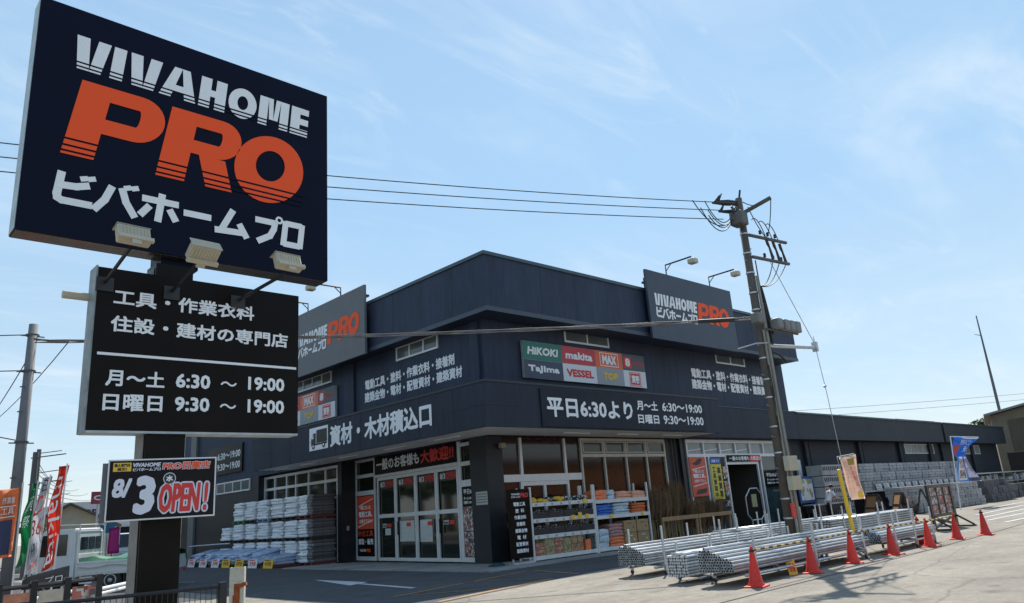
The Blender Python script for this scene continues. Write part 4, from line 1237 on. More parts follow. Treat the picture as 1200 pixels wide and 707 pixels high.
# ------------------------------------------------------------------ utility pole by the shop
UX, UY = 2.91, -8.71
up = thing('utility_pole', 'tall concrete utility pole with switch box, crossarms and cables beside the pipe racks', 'utility pole', (UX, UY, 0))
MB().tube([(UX, UY, 0), (UX, UY, 10.05)], [0.155, 0.10], 18).build('pole', CONC, up, smooth=True)
cg = MB()
for k, (ax, ay, r_) in enumerate(((0.03, -0.22, .045), (0.14, -0.20, .035), (-0.10, -0.2, .03), (0.2, -0.12, .03))):
    cg.tube([(UX + ax, UY + ay, 0.1 + .2 * k), (UX + ax * .8, UY + ay * .75, 7.6 - .8 * k)], r_, 6)
cg.build('cable_guard', mat('grey_pvc', (0.24, 0.23, 0.20), 0.5, var=0.15), up)
for z in [0.9, 1.4, 2.6, 3.3, 4.1, 4.6, 5.2, 6.6, 7.1, 7.7, 8.3, 8.9, 9.3, 9.6]:
    r_ = 0.158 - 0.0055 * z
    bd = MB(); bd.lathe([(r_, z), (r_ + .012, z), (r_ + .012, z + .04), (r_, z + .04)], 16, (UX, UY, 0), caps=False); bd.build('strap', GALV, up)
for i, z in enumerate([2.2 + .42 * k for k in range(17)]):
    sgn = 1 if i % 2 else -1
    r_ = 0.152 - 0.0055 * z
    st = MB(); st.tube([(UX + sgn * r_ * .9, UY - .02, z), (UX + sgn * (r_ + .17), UY - .02, z + .015)], 0.012, 5); st.build('step_bolt', GALV, up)
for z0, z1, x0 in ((2.12, 2.5, -0.34), (1.62, 1.98, -0.30)):
    MB().bbox(UX + x0, UX + x0 + .50, UY - .40, UY - .24, z0, z1, .015).build('meter_box', mat('cream_box', (0.42, 0.38, 0.28), 0.5, var=.08), up)
MB().box(UX - .30, UX - .12, UY - .26, UY - .22, 0.95, 1.3).build('notice_plate', RED, up)
# upper gear
arm = mat('weathered_arm', (0.10, 0.10, 0.10), 0.6, 0.3, var=.3)
MB().tube([(UX, UY - .15, 8.85), (UX + 2.05, UY - .25, 8.98)], .05, 6).build('crossarm', arm, up)
MB().tube([(UX, UY - .15, 8.18), (UX + 2.0, UY - .25, 8.28)], .05, 6).build('crossarm', arm, up)
MB().tube([(UX, UY, 9.55), (UX + .3, UY - .85, 9.85)], .06, 6).build('crossarm', arm, up)
for x in (0.9, 1.3, 1.7):
    MB().tube([(UX + x, UY - .2, 8.9), (UX + x + .05, UY - .2, 8.75), (UX + x + .12, UY - .2, 8.65), (UX + x + .2, UY - .22, 8.30)], [.045, .045, .03, .05], 8).build('insulator', mat('dark_porcelain', (0.03, 0.026, 0.024), 0.3), up)
sw = MB(); sw.bbox(UX - .55, UX - .15, UY - .30, UY + .10, 9.08, 9.5, .05); sw.tube([(UX - .55, UY - .1, 9.5), (UX - .68, UY - .1, 9.62)], .04, 6); sw.tube([(UX - .3, UY - .1, 9.5), (UX - .36, UY - .1, 9.66)], .04, 6)
sw.build('switch_box', mat('weathered_grey_steel', (0.12, 0.115, 0.11), 0.5, 0.4, var=.3), up)
cw = mat('cable_black', (0.02, 0.02, 0.022), 0.6)
lp = MB()


def arc(a, b, sag, n=12):
    a = Vector(a); b = Vector(b)
    return [a.lerp(b, i / n) - Vector((0, 0, sag * 4 * (i / n) * (1 - i / n))) for i in range(n + 1)]


for k in range(3):
    x = 0.9 + .4 * k
    lp.tube(arc((UX + x - .7, UY - .2, 9.35), (UX + x, UY - .2, 8.95), -.25), .014, 5)
    lp.tube(arc((UX + x + .2, UY - .22, 8.3), (UX + .15, UY - .1, 7.35), .28), .014, 5)
lp.tube(arc((UX - .5, UY - .1, 9.6), (UX - 1.4, UY + .3, 9.75), .55), .014, 5)
lp.tube(arc((UX - .35, UY - .1, 9.62), (UX - 1.3, UY + .3, 9.5), .5), .014, 5)
lp.tube(arc((UX + .1, UY - .2, 9.75), (UX + .9, UY - .2, 8.95), .1), .014, 5)
lp.tube(arc((UX + .16, UY - .16, 7.3), (UX + .35, UY - .2, 5.9), -.12), .045, 6)
lp.tube(arc((UX + .2, UY - .16, 6.9), (UX + .24, UY - .2, 5.6), -.16), .03, 6)
for k_, (sx, sg_) in enumerate(((1.7, .8), (1.45, .95), (1.2, .7))):
    lp.tube(arc((UX - .3, UY - .05, 9.55 + .1 * k_), (UX - sx, UY + .3 * sx, 9.78 - .2 * k_), sg_ * .75), .015, 5)
lp.tube(arc((UX, UY - .12, 9.9), (UX + .3, UY - .85, 9.85), .18), .014, 5)
lp.tube(arc((UX + .3, UY - .85, 9.85), (UX + .95, UY - .2, 8.95), .2), .014, 5)
for k_ in range(5):
    lp.tube(arc((UX + .14, UY - .14, 8.1 - .3 * k_), (UX + .17 + .05 * (k_ % 2), UY - .16, 5.9 - .25 * k_), -.05 - .04 * k_), .018, 5)
for z_ in (5.0, 4.4, 3.6):
    lp.tube(arc((UX - .12, UY - .16, z_), (UX - .1, UY - .18, z_ - .9), -.07), .016, 5)
lp.build('jumper_cable', cw, up)
for k_, (x_, z_) in enumerate(((.55, 8.93), (1.0, 8.96), (1.45, 8.99), (.6, 8.22), (1.1, 8.25), (1.6, 8.28))):
    MB().lathe([(.02, 0), (.05, .03), (.03, .06), (.05, .09), (.025, .13)], 8, (UX + x_, UY - .22, z_ + .03)).build('insulator', mat('dark_porcelain', (0.03, 0.026, 0.024), 0.3), up)
for (dx_, dy_, z) in ((-.9, .35, 9.86), (-.7, .3, 9.62), (-.75, .32, 9.93)):
    MB().tube([(UX, UY, z), (UX + dx_ * .5, UY + dy_ * .5, z - .01), (UX + dx_, UY + dy_, z - .03)], [.045, .07, .035], 8).build('strain_insulator', mat('dark_porcelain', (0.03, 0.026, 0.024), 0.3), up)
    MB().tube([(UX + dx_ * .9, UY + dy_ * .9, z), (UX + dx_ * .7, UY + dy_ * .7, z + .24)], [.05, .015], 6).build('arrester', cw, up)
MB().tube([(UX + .02, UY, 10.0), (UX + .14, UY - .02, 10.35)], .03, 6).build('pole_cap_pin', cw, up)
# telecom closures and side arm
MB().bbox(UX - .62, UX - .2, UY - .35, UY - .1, 6.12, 6.42, .04).build('cable_closure', mat('closure_grey', (0.15, 0.145, 0.135), 0.5, var=.12), up)
cl = MB()
for k, x in enumerate((.35, .7, 1.0, 1.28)):
    cl.bbox(UX + x - .15, UX + x + .17, UY - .5 - .02 * k, UY - .22, 6.02 - .01 * k, 6.32, .04)
cl.build('cable_closure', mat('closure_grey2', (0.17, 0.17, 0.17), 0.5, var=.2), up)
MB().tube([(UX - .1, UY - .25, 6.0), (UX + 1.45, UY - .4, 5.98)], .03, 6).build('closure_bracket', arm, up)
sa = MB(); sa.tube([(UX, UY - .14, 5.55), (UX + 3.0, UY - .14, 5.78)], .055, 8); sa.box(UX + 2.96, UX + 3.06, UY - .22, UY - .06, 5.66, 5.95)
sa.build('stay_arm', GALV, up)
sy = MB(); sy.tube([(UX + .9, UY - .2, 8.2), (UX + 3.02, UY - .14, 5.9), (UX + 3.3, UY - .12, 4.3), (UX + 3.6, UY - .1, 1.3)], .011, 5); sy.ico((UX + 3.25, UY - .12, 4.6), .055, 1)
sy.tube(arc((UX + 3.0, UY - .14, 5.95), (UX + 3.05, UY - .14, 5.7), -.3, 10), .008, 4)
sy.build('stay_wire', GALV, up)
MB().tube([(UX + .12, UY - .1, 5.45), (UX + .62, UY - .15, 5.36), (UX + 1.0, UY - .15, 5.18)], .035, 6).build('cable_stub', cw, up)
MB().tube([(UX - .05, UY - .2, 5.62), (UX - .5, UY - .1, 5.58), (UX - 1.1, UY + .15, 5.42)], .02, 6).build('cable_stub', GALV, up)

# ------------------------------------------------------------------ wires
for k, (z0, zl, dy_, lb) in enumerate(((9.88, 10.15, .0, 'uppermost thin power line crossing the sky from the utility pole'), (9.9 - .27, 9.86, .15, 'middle thin power line crossing the sky from the utility pole'), (9.55 - .2, 9.57, .3, 'lowest thin power line crossing the sky from the utility pole'))):
    b = MB(); b.tube(arc((UX - .6, UY + .25, z0), (-22, 1.7 + dy_, zl), .35, 24), .013, 5)
    tag(b.build('power_line', cw), lb, 'cable')
LPX, LPY = -12.04, 5.77
b = MB()
for k in range(4):
    b.tube([p + Vector((0, .05 * math.sin(k * 2 + i), .05 * math.cos(k * 1.7 + i * .9))) for i, p in enumerate(arc((UX - .1, UY + .1, 6.38), (LPX, LPY, 7.25), .14, 22))], .017, 5)
tag(b.build('cable_bundle', mat('cable_grey', (0.16, 0.15, 0.14), 0.6, var=.3)), 'twisted bundle of grey cables running across the shop front', 'cable')
tb_ = arc((UX - .1, UY + .1, 6.38), (LPX, LPY, 7.25), .14, 40)
b = MB(); b.tube([p for p in tb_[1:4]], .06, 8)
tag(b.build('cable_sleeve', cw), 'thick black protective sleeve round the cable bundle in front of the rooftop board', 'cable')

# ------------------------------------------------------------------ shelf racks
def rack(x0, label):
    t = thing('shelf_rack', label, 'shelf', (x0 + 1.5, -1.1, 0.035))
    for x in (x0, x0 + 2.95):
        for y in (-1.4, -0.8):
            box(x - .03, x + .03, y - .03, y + .03, 0.036, 2.27).build('post', RACKW, t)
    return t


r1 = rack(0.5, 'white steel rack with four shelves of black bins and cartons beside the black list board')
r2 = rack(3.53, 'white steel rack with orange bags, blue sheets and cardboard boxes beside the brooms')
LV1 = (0.12, 0.74, 1.23, 1.72); LV2 = (0.12, 1.16, 1.68)
for z in LV1:
    box(0.531, 3.419, -1.42, -0.8, z, z + .03).build('shelf', RACKW, r1)
    MB().box(0.531, 3.419, -1.445, -1.421, z - .05, z + .07).build('price_rail', RACKW, r1)
for z in LV2:
    box(3.561, 6.449, -1.42, -0.8, z, z + .03).build('shelf', RACKW, r2)
    MB().box(3.561, 6.449, -1.445, -1.421, z - .05, z + .07).build('price_rail', RACKW, r2)
tags = MB()
random.seed(5)
for z in LV1[1:]:
    for k in range(7):
        x = .65 + k * .39 + random.uniform(-.05, .05); tags.box(x, x + .10, -1.449, -1.446, z - .03, z + .04)
tags.build('price_tag', mat('tag_grey', (0.35, 0.35, 0.36), .6), r1)
for i, (z, xs) in enumerate(((1.23, (2.25, 2.6, 2.95)), (1.72, (2.9,)))):
    for x in xs:
        tg = box(x, x + .17, -1.47, -1.451, z - .03, z + .10 + (.07 if x == 2.6 else 0)).build('yellow_price_card', YELLOW, r1)
for z, x in ((1.16, 4.2), (1.16, 5.95)):
    box(x, x + .15, -1.47, -1.451, z - .03, z + .09).build('yellow_price_card', YELLOW, r2)


def roundbox(w_, d_, h_, bev=.04, jit=.0, sub=0, seed=0):
    b = MB(); b.bbox(-w_ / 2, w_ / 2, -d_ / 2, d_ / 2, 0, h_, bev, 2)
    if sub: bmesh.ops.subdivide_edges(b.bm, edges=b.bm.edges[:], cuts=sub, use_grid_fill=True)
    if jit:
        rr = random.Random(seed)
        for v in b.bm.verts:
            v.co += Vector((rr.uniform(-jit, jit), rr.uniform(-jit, jit), rr.uniform(-jit * .6, jit * .6) if v.co.z > .01 else 0))
    return b


# black bins full of small tools on the middle shelves
ordn = ['first', 'second', 'third', 'fourth', 'fifth', 'sixth', 'seventh', 'eighth', 'ninth', 'tenth', 'eleventh', 'twelfth', 'thirteenth', 'fourteenth', 'fifteenth', 'sixteenth', 'seventeenth', 'eighteenth']
binb = MB()
binb.box(-.35, .35, -.28, .28, 0, .02).box(-.35, .35, -.28, -.26, .021, .22).box(-.35, .35, .26, .28, .021, .26).box(-.35, -.33, -.259, .259, .021, .22).box(.33, .35, -.259, .259, .021, .22)
bin_t = thing('tool_bin', 'x', 'bin', (0, 0, 0))
bo = binb.build('bin', BLACK, bin_t)
gm = MB(); rr = random.Random(2)
for k in range(46):
    x, y = rr.uniform(-.3, .3), rr.uniform(-.24, .22); l = rr.uniform(.05, .13); a = rr.uniform(0, 3.14)
    gm.tube([(x, y, .17 + rr.uniform(0, .06)), (x + l * math.cos(a), y + l * .6 * math.sin(a), .20 + rr.uniform(0, .12))], rr.uniform(.008, .026), 5)
go = gm.build('small_tools', GOODS, bin_t)
first = True
for z, nm in ((1.26, 'second shelf from the top'), (0.77, 'third shelf from the top')):
    for k in range(4):
        lb = 'black bin of small tools, %s from left, %s' % (ordn[k], nm)
        if first: bin_t.location = (0.92 + k * .72, -1.12, z); bin_t['label'] = lb; bin_t['group'] = 'tool bins on the rack'; first = False
        else: dup(bin_t, (0.92 + k * .72, -1.12, z), 0, lb, 'tool bins on the rack')
# top shelf of the left rack: yellow and black tool pouches
for k in range(7):
    x = .78 + k * .4
    yl = k in (0, 1, 3)
    b = MB(); rr = random.Random(30 + k)
    for j in range(6): b.ico((x + rr.uniform(-.14, .14), -1.15 + rr.uniform(-.15, .1), 1.75 + .07 + rr.uniform(0, .08)), .09, 2, (1.1, .9, .75))
    tag(b.build('glove_pile' if yl else 'tool_pouch', mat('yellow_gloves', (0.70, 0.42, 0.03), .7, var=.3, vscale=14) if yl else GOODS, loc=(x, -1.15, 1.755)),
        ('loose pile of yellow work gloves, %s in the row on the top shelf' if yl else 'black tool pouch pile, %s in the row on the top shelf') % ordn[k], 'gloves' if yl else 'pouch')
# cartons on the bottom shelf
cx = 0.6
for k, (wd, hh, st_, lb) in enumerate(((.42, .42, 'red', 'short stack of reddish printed cartons at the left end of the bottom shelf'), (.44, .52, 'green', 'stack of olive printed cartons next to the short reddish one'),
                                       (.40, .55, 'red', 'tall stack of reddish printed cartons in the middle of the bottom shelf'), (.36, .50, 'green', 'narrow stack of olive printed cartons right of the tall reddish stack'),
                                       (.30, .56, 'brown', 'plain brown carton stack, left one of the two brown ones'), (.28, .58, 'brown', 'plain brown carton stack with white mark, right one of the two'),)):
    t = thing('carton_stack', lb, 'cartons', (cx + wd / 2, -1.15, .155))
    n = 4 if wd > .35 else 2
    for j in range(n):
        MB().bbox(cx + .005, cx + wd - .012, -1.4, -.95, .156 + j * hh / n, .156 + (j + 1) * hh / n - .006, .006, 1).build('carton', BOXPRINT[st_], t)
    cx += wd
ox_ = roundbox(.26, .4, .36, .02).build('orange_box', ORANGEP); ox_.location = (3.1, -1.15, .155)
tag(ox_, 'single bright orange box on the bottom shelf beside the brown cartons', 'box')
# right rack goods: stacks of folded bags
def bagstack(cx, y, z, w_, n, h_, m, lb, seed, d_=.5):
    t = thing('bag_stack', lb, 'bags', (cx, y, z))
    for j in range(n):
        rr = random.Random(seed + j)
        b = roundbox(w_, d_, h_ * 1.08, min(.035, h_ * .4), .012, 1, seed + j)
        for v in b.bm.verts: v.co.z += .02 * math.sin(v.co.x * 9 + j) * (v.co.z > .03)
        o = b.build('folded_bag', m, None, smooth=True); o.parent = t
        o.location = (rr.uniform(-.02, .02), rr.uniform(-.02, .02), j * h_)
    return t


bagstack(3.92, -1.15, 1.715, .62, 2, .17, ORANGEP, 'plump orange bags at the left of the top shelf of the right rack', 1)
bagstack(4.45, -1.15, 1.715, .40, 2, .16, SKYP, 'pale blue bags between orange ones on the top shelf', 2)
bagstack(5.15, -1.15, 1.715, .85, 3, .09, mat('salmon_bag', (0.70, 0.33, 0.20), .5, var=.25, vscale=12, bump=.4, bscale=22), 'flat salmon bags in the middle of the top shelf', 3)
bagstack(6.0, -1.15, 1.715, .75, 2, .13, mat('salmon_bag', (0.7, 0.33, 0.2)), 'flat salmon bags at the right end of the top shelf', 4)
bagstack(4.02, -1.15, 1.195, .80, 4, .095, BLUEP, 'stack of folded blue tarpaulins on the middle shelf', 5)
bagstack(4.95, -1.15, 1.195, .85, 4, .10, SKYP, 'stack of pale blue bags on the middle shelf beside the blue tarpaulins', 6)
bagstack(5.92, -1.15, 1.195, .80, 4, .09, mat('deep_orange_bag', (0.60, 0.13, 0.03), .5, var=.3, vscale=12, bump=.5, bscale=25), 'stack of deep orange bags at the right end of the middle shelf', 7)
bagstack(3.88, -1.15, .155, .50, 3, .20, SKYP, 'plump pale bags at the left end of the bottom shelf of the right rack', 8)
bagstack(4.55, -1.15, .155, .76, 3, .11, ORANGEP, 'lower stack of orange bags on the bottom shelf', 9)
bagstack(4.55, -1.15, .49, .74, 4, .105, mat('mauve_bag', (0.40, 0.20, 0.19), .5, var=.25, vscale=12, bump=.4, bscale=22), 'stack of mauve bags lying on the orange ones', 10)
for k, x in enumerate((5.3, 6.02)):
    for j, hh in ((0, .155), (1, .575)):
        t = thing('cardboard_box', 'plain cardboard box on the bottom shelf of the right rack, %s %s' % (('lower', 'upper')[j], ('left one', 'right one')[k]), 'box', (x, -1.15, hh), 0, 'cardboard boxes on the rack')
        MB().bbox(x - .33, x + .33, -1.42, -.95, hh + .001, hh + .41, .008, 1).build('carton', CARD, t)
        MB().box(x - .14, x + .1, -1.4225, -1.421, hh + .30, hh + .325).box(x + .12, x + .2, -1.4225, -1.421, hh + .15, hh + .2).build('label', mat('label_dark', (0.08, 0.05, 0.03), .7) if j else mat('label_white', (0.6, 0.6, 0.58), .6), t)
# black list board
lb_ = thing('list_board', 'tall black standing board listing departments in white beside the left rack', 'signboard', (-.1, -1.5, .035))
box(-.56, .36, -1.52, -1.47, .2, 2.23).build('panel', SIGNK, lb_)
L = Letters((0, -1.52, 0), PX)
for k, s_ in enumerate(('電動工具', '塗  料', '作業衣料', '接着剤', '建築金物', '電  材', '配管資材', '建築資材')):
    wd = .5 if len(s_) == 4 and ' ' not in s_ else (.36 if len(s_) == 3 else .38)
    L.text(s_, -.1 - wd / 2 + .02 * k / 7, 1.72 - k * .195, wd, .125, .03)
L.text('VIVAHOME', -.42, 2.05, .36, .06, .04); L.text('ビバホームプロ', -.42, 1.97, .36, .06, .04)
L.done('lettering', WHITE, lb_)
L = Letters((0, -1.52, 0), PX); L.text('PRO', -.04, 1.97, .34, .15, .06); L.done('lettering', RED, lb_)
box(-.5, .3, -1.6, -1.3, .036, .10).box(-.48, -.44, -1.5, -1.46, .101, .2).box(.24, .28, -1.5, -1.46, .101, .2).build('base', GALV, lb_)
hs = MB(); rr = random.Random(4)
for k in range(5): hs.tube([(-.75 + .28 * math.cos(a * .5 + k), -1.05 + .2 * math.sin(a * .5 + k * 1.3), .06 + .014 * k + .01 * math.sin(a)) for a in range(14)], .016, 6)
tag(hs.build('hose_coil', mat('teal_hose', (0.02, 0.09, 0.10), .5)), 'loose coil of teal hose on the ground by the corner pillar', 'hose')

# ------------------------------------------------------------------ bamboo brooms in wooden troughs
br = thing('bamboo_broom', 'x', 'broom', (0, 0, 0))
b = MB(); rr = random.Random(8)
for k in range(170):
    a = rr.uniform(0, 6.28); r0 = rr.uniform(0, .035); r1_ = r0 * 2 + rr.uniform(.01, .06) + .11 * rr.random() ** 2; z1 = rr.uniform(1.25, 1.85) + .3 * rr.random() ** 3
    p0 = (r0 * math.cos(a), r0 * math.sin(a), .95 + rr.uniform(-.05, .05)); pm = (r1_ * .55 * math.cos(a), r1_ * .55 * math.sin(a), (0.95 + z1) / 2); p1 = (r1_ * math.cos(a + .2), r1_ * math.sin(a + .2), z1)
    b.tube([p0, pm, p1], [.006, .009, .004], 3, False)
b.build('bristles', BRUSHM, br)
MB().tube([(0, 0, .12), (0, 0, 1.2)], .017, 6).build('handle', mat('bamboo_stick', (0.30, 0.22, 0.11), .6, var=.2, vscale=9), br)
tag(br, None, None)
pos = []
rr = random.Random(21)
for k in range(26): pos.append((7.0 + k * .075 + rr.uniform(-.04, .04), -1.15 + (k % 3) * .14, 'tall', 'left'))
for k in range(14): pos.append((8.6 + k * .08, -.75 + (k % 2) * .14, 'tall', 'middle'))
for k in range(28): pos.append((9.4 + k * .085 + rr.uniform(-.04, .04), -1.2 + (k % 3) * .13, 'short', 'right'))
for i, (x, y, kd, sd) in enumerate(pos):
    z = {'left': 0.0, 'middle': .22, 'right': -.50}[sd] + rr.uniform(-.06, .06)
    lab = {'left': 'tall dark bamboo twig broom standing in the left wooden trough by the rack', 'middle': 'highest bamboo twig broom at the back, in the middle of the row of brooms', 'right': 'shorter light brown twig broom standing in the right wooden trough'}[sd]
    grp = {'left': 'brooms in the left trough', 'middle': 'brooms at the back', 'right': 'brooms in the right trough'}[sd]
    if i == 0: br.location = (x, y, z); br['label'] = lab; br['group'] = grp
    else:
        q = dup(br, (x, y, z), rr.uniform(0, 6), lab, grp)
for x0, x1, lb in ((7.2, 9.5, 'left pale wooden trough holding the taller bamboo brooms'), (9.6, 11.9, 'right pale wooden trough holding the shorter brooms')):
    t = thing('wooden_trough', lb, 'trough', ((x0 + x1) / 2, -1.1, 0.035))
    for x in (x0, x1 - .09):
        for y in (-1.42, -.62): box(x, x + .09, y, y + .07, .036, .95).build('leg', WOOD, t)
    box(x0 - .05, x1 + .02, -1.46, -1.421, .82, .97).build('front_rail', WOOD, t)
    box(x0 - .05, x1 + .02, -.549, -.51, .82, .97).build('back_rail', WOOD, t)
    box(x0, x1, -1.41, -.63, .10, .13).build('bottom_board', WOOD, t)

# ------------------------------------------------------------------ steel pipes on low wheeled racks
PD = .056
pm = MB()
pm.lathe([(PD / 2, 0), (PD / 2, 6.0), (PD / 2 - .008, 6.0), (PD / 2 - .008, 5.6)], 10, axis='x', caps=False)
n_out = len(pm.bm.faces)
pm.lathe([(PD / 2, 0.0), (PD / 2 - .008, -0.0005), (PD / 2 - .008, .4), (.0005, .4)], 10, axis='x', caps=False)
bmesh.ops.recalc_face_normals(pm.bm, faces=pm.bm.faces[:])
for f in pm.bm.faces:
    c = f.calc_center_median()
    if math.hypot(c.y, c.z) < PD / 2 * .79: f.material_index = 1
    f.smooth = True
pme = bpy.data.meshes.new('steel_pipe'); pm.bm.to_mesh(pme); pm.bm.free(); pme.materials.append(PIPEM); pme.materials.append(PIPEIN)
bars = MB(); bars.lathe([(.022, -.010), (.0275, -.004), (.0275, 6.0)], 12, axis='x')
for f in bars.bm.faces: f.material_index = 1 if f.calc_center_median().x < 0 else 0
bme = bpy.data.meshes.new('capped_pipe'); bars.bm.to_mesh(bme); bars.bm.free(); bme.materials.append(PIPEM); bme.materials.append(mat('white_cap', (.55, .54, .52), .6, var=.1, vscale=9))
NP = [0]


def bundle(x0, y0, z0, heights, mesh, label, group, name='steel_pipe', sx=1.0):
    rr = random.Random(int(abs(x0 * 100 + y0 * 37)))
    for j, n in enumerate(heights):
        for k in range(n):
            o = bpy.data.objects.new(name, mesh); COL.objects.link(o)
            off = (k % 2) * PD * .5 if name == 'steel_pipe' else 0
            dz = PD * (.88 if name == 'steel_pipe' else 1.03)
            o.location = (x0 + rr.uniform(-.02, .02), y0 + j * PD * 1.01 + off, z0 + PD / 2 + k * dz)
            o.scale = (sx, 1, 1)
            o.rotation_euler = (rr.uniform(0, 6.28) if name == 'steel_pipe' else 0, 0, 0)
            tag(o, label, 'pipe' if name == 'steel_pipe' else 'tube', group); NP[0] += 1


bundle(-3.72, -10.92, .25, [4, 4, 5, 5, 6, 6, 7, 7, 8, 8, 9, 8, 7], pme, 'long zinc steel pipe in the front bundle nearest the camera, behind the first cones', 'pipes in the front left bundle')
bundle(-3.42, -9.72, .13, [7, 8, 7, 8, 8, 7, 8, 7, 7], bme, 'pale steel tube with white capped end between the two open ended pipe bundles', 'capped tubes', 'capped_tube')
bundle(-2.5, -7.95, .25, [5, 6, 6, 7, 7, 8, 8, 8, 9, 9, 8, 8, 7], pme, 'long zinc steel pipe in the rear left bundle towards the shelves', 'pipes in the rear left bundle')
bundle(2.75, -11.0, .25, [4, 4, 5, 5, 6, 6, 6, 7, 6, 6, 5], pme, 'long zinc steel pipe in the front right bundle behind the last cones', 'pipes in the front right bundle', 'steel_pipe', .62)
b = MB(); rr = random.Random(2)
for j in range(8):
    for k in range(8): b.tube([(4.3 + rr.uniform(-.06, .06), -9.1 + j * .07, .28 + k * .066), (10.3, -9.1 + j * .07, .28 + k * .066)], .031, 8)
for j in range(8):
    for k in range(6 + j % 3): b.tube([(2.25 + rr.uniform(-.06, .06), -7.0 + j * .06, .28 + k * .055), (8.25, -7.0 + j * .06, .28 + k * .055)], .027, 8)
for j in range(6):
    for k in range(6): b.tube([(6.0 + rr.uniform(-.06, .06), -6.5 + j * .07, .28 + k * .066), (12.0, -6.5 + j * .07, .28 + k * .066)], .031, 8)
tag(b.build('further_pipes', PIPEM, smooth=True), 'further bundles of zinc pipes and tubes behind the utility pole', 'pipes', None, 'stuff')


def pipe_rack(x0, x1, y0, y1, label, ph, zs=.25, xs=None):
    t = thing('pipe_rack', label, 'rack', ((x0 + x1) / 2, (y0 + y1) / 2, 0))
    for y in (y0 + .03, y1 - .03):
        MB().tube([(x0 + .35, y, .17 if zs > .2 else .08), (x1 - .35, y, .17 if zs > .2 else .08)], .03, 6).build('base_beam', GALV, t)
    for x in (xs or (x0 + .6, (x0 + x1) / 2, x1 - .6)):
        MB().tube([(x, y0 - .08, zs - .035), (x, y1 + .08, zs - .035)], .03, 6).build('cross_beam', GALV, t)
        for y, h in ((y0 - .08, ph), (y1 + .08, ph * .95)):
            MB().tube([(x, y, zs - .06), (x, y, h)], .026, 8).build('post', GALV, t)
            w_ = MB(); w_.lathe([(.05, -.015), (.05, .015)], 12, (x, y, .051), 'y'); w_.build('caster', BLACK, t)
            MB().box(x - .02, x + .02, y - .03, y + .03, .07, zs - .03).build('caster_fork', GALV, t)
    return t


pipe_rack(-3.7, 2.3, -10.97, -10.2, 'front left pipe rack with upright posts behind the first cones', .95)
pipe_rack(-3.4, 2.6, -9.77, -9.16, 'low rack under the white capped tubes between the open ended pipe bundles', .8, .125)
pipe_rack(-2.5, 3.5, -8.0, -7.2, 'rear left pipe rack with upright posts towards the shelves', 1.05)
pipe_rack(2.25, 8.25, -7.05, -6.5, 'rear middle pipe rack with upright posts towards the brooms', 1.1)
pipe_rack(2.75, 6.5, -11.05, -10.35, 'front right pipe rack with upright posts behind the far cones', .95)
pipe_rack(4.3, 10.3, -9.15, -8.5, 'pipe rack with upright posts just right of the utility pole', 1.1)
pipe_rack(6.0, 12.0, -6.55, -6.0, 'rearmost pipe rack with upright posts in front of the shop entrance', 1.1)

# ------------------------------------------------------------------ cones, bars, little warning signs
cones = [(-3.53, -11.24), (-1.29, -11.22), (0.75, -11.15), (2.75, -11.24), (4.84, -11.35), (5.95, -10.75), (7.33, -11.22), (8.8, -11.52)]
ct = thing('traffic_cone', 'x', 'traffic cone', (0, 0, 0))
b = MB(); b.bbox(-.19, .19, -.19, .19, 0, .028, .012, 2); b.build('base', CONE, ct)
b = MB(); b.lathe([(.15, .029), (.145, .06), (.125, .075), (.028, .66), (.028, .685), (.020, .70), (.001, .70)], 24, caps=False); b.build('cone_body', CONE, ct, smooth=True)
MB().lathe([(.034, .60), (.05, .60), (.05, .64), (.032, .64)], 16, caps=False).build('bar_ring', BLACK, ct)
clab = ['orange traffic cone nearest the camera, leftmost in the row', 'second orange traffic cone from the left, a small yellow card just beside it', 'orange traffic cone below the yellow flag pole', 'orange traffic cone with a small yellow card leaning to its right, fourth from the left',
        'orange traffic cone just left of the black poster rack', 'orange traffic cone standing behind the row at the foot of the black poster rack', 'orange traffic cone in front of the right side of the black poster rack', 'rightmost orange traffic cone standing on its own']
for i, (x, y) in enumerate(cones):
    if i == 0: ct.location = (x, y, .001); ct['label'] = clab[0]; ct['group'] = 'cones along the pipe racks'; ct.rotation_euler.z = .2
    else:
        q = dup(ct, (x, y, .001), .3 * i, clab[i], 'cones along the pipe racks'); q.rotation_euler.x = .012 * ((i * 7) % 3 - 1); q.rotation_euler.y = .012 * ((i * 5) % 3 - 1)
barm = MB(); barm.tube([(0, 0, 0), (2.0, 0, 0)], .017, 10)
barme = bpy.data.meshes.new('cone_bar'); barm.bm.to_mesh(barme); barm.bm.free(); barme.materials.append(STRIPE)
seq = [0, 1, 2, 3, 4, 6]
for a, c in zip(seq[:-1], seq[1:]):
    p, q = Vector((*cones[a], .625)), Vector((*cones[c], .625))
    o = bpy.data.objects.new('cone_bar', barme); COL.objects.link(o); o.location = p; dd = q - p; o.scale = (dd.length / 2, 1, 1); o.rotation_euler = (0, 0, math.atan2(dd.y, dd.x))
    tag(o, 'black and yellow striped bar linking the %s and %s cone of the row' % (ordn[a], ordn[seq[seq.index(a) + 1]] if a < 4 else 'seventh'), 'barrier bar', 'striped bars between the cones')
tp_ = mat('warn_yellow', (0.78, 0.40, 0.05), .5)
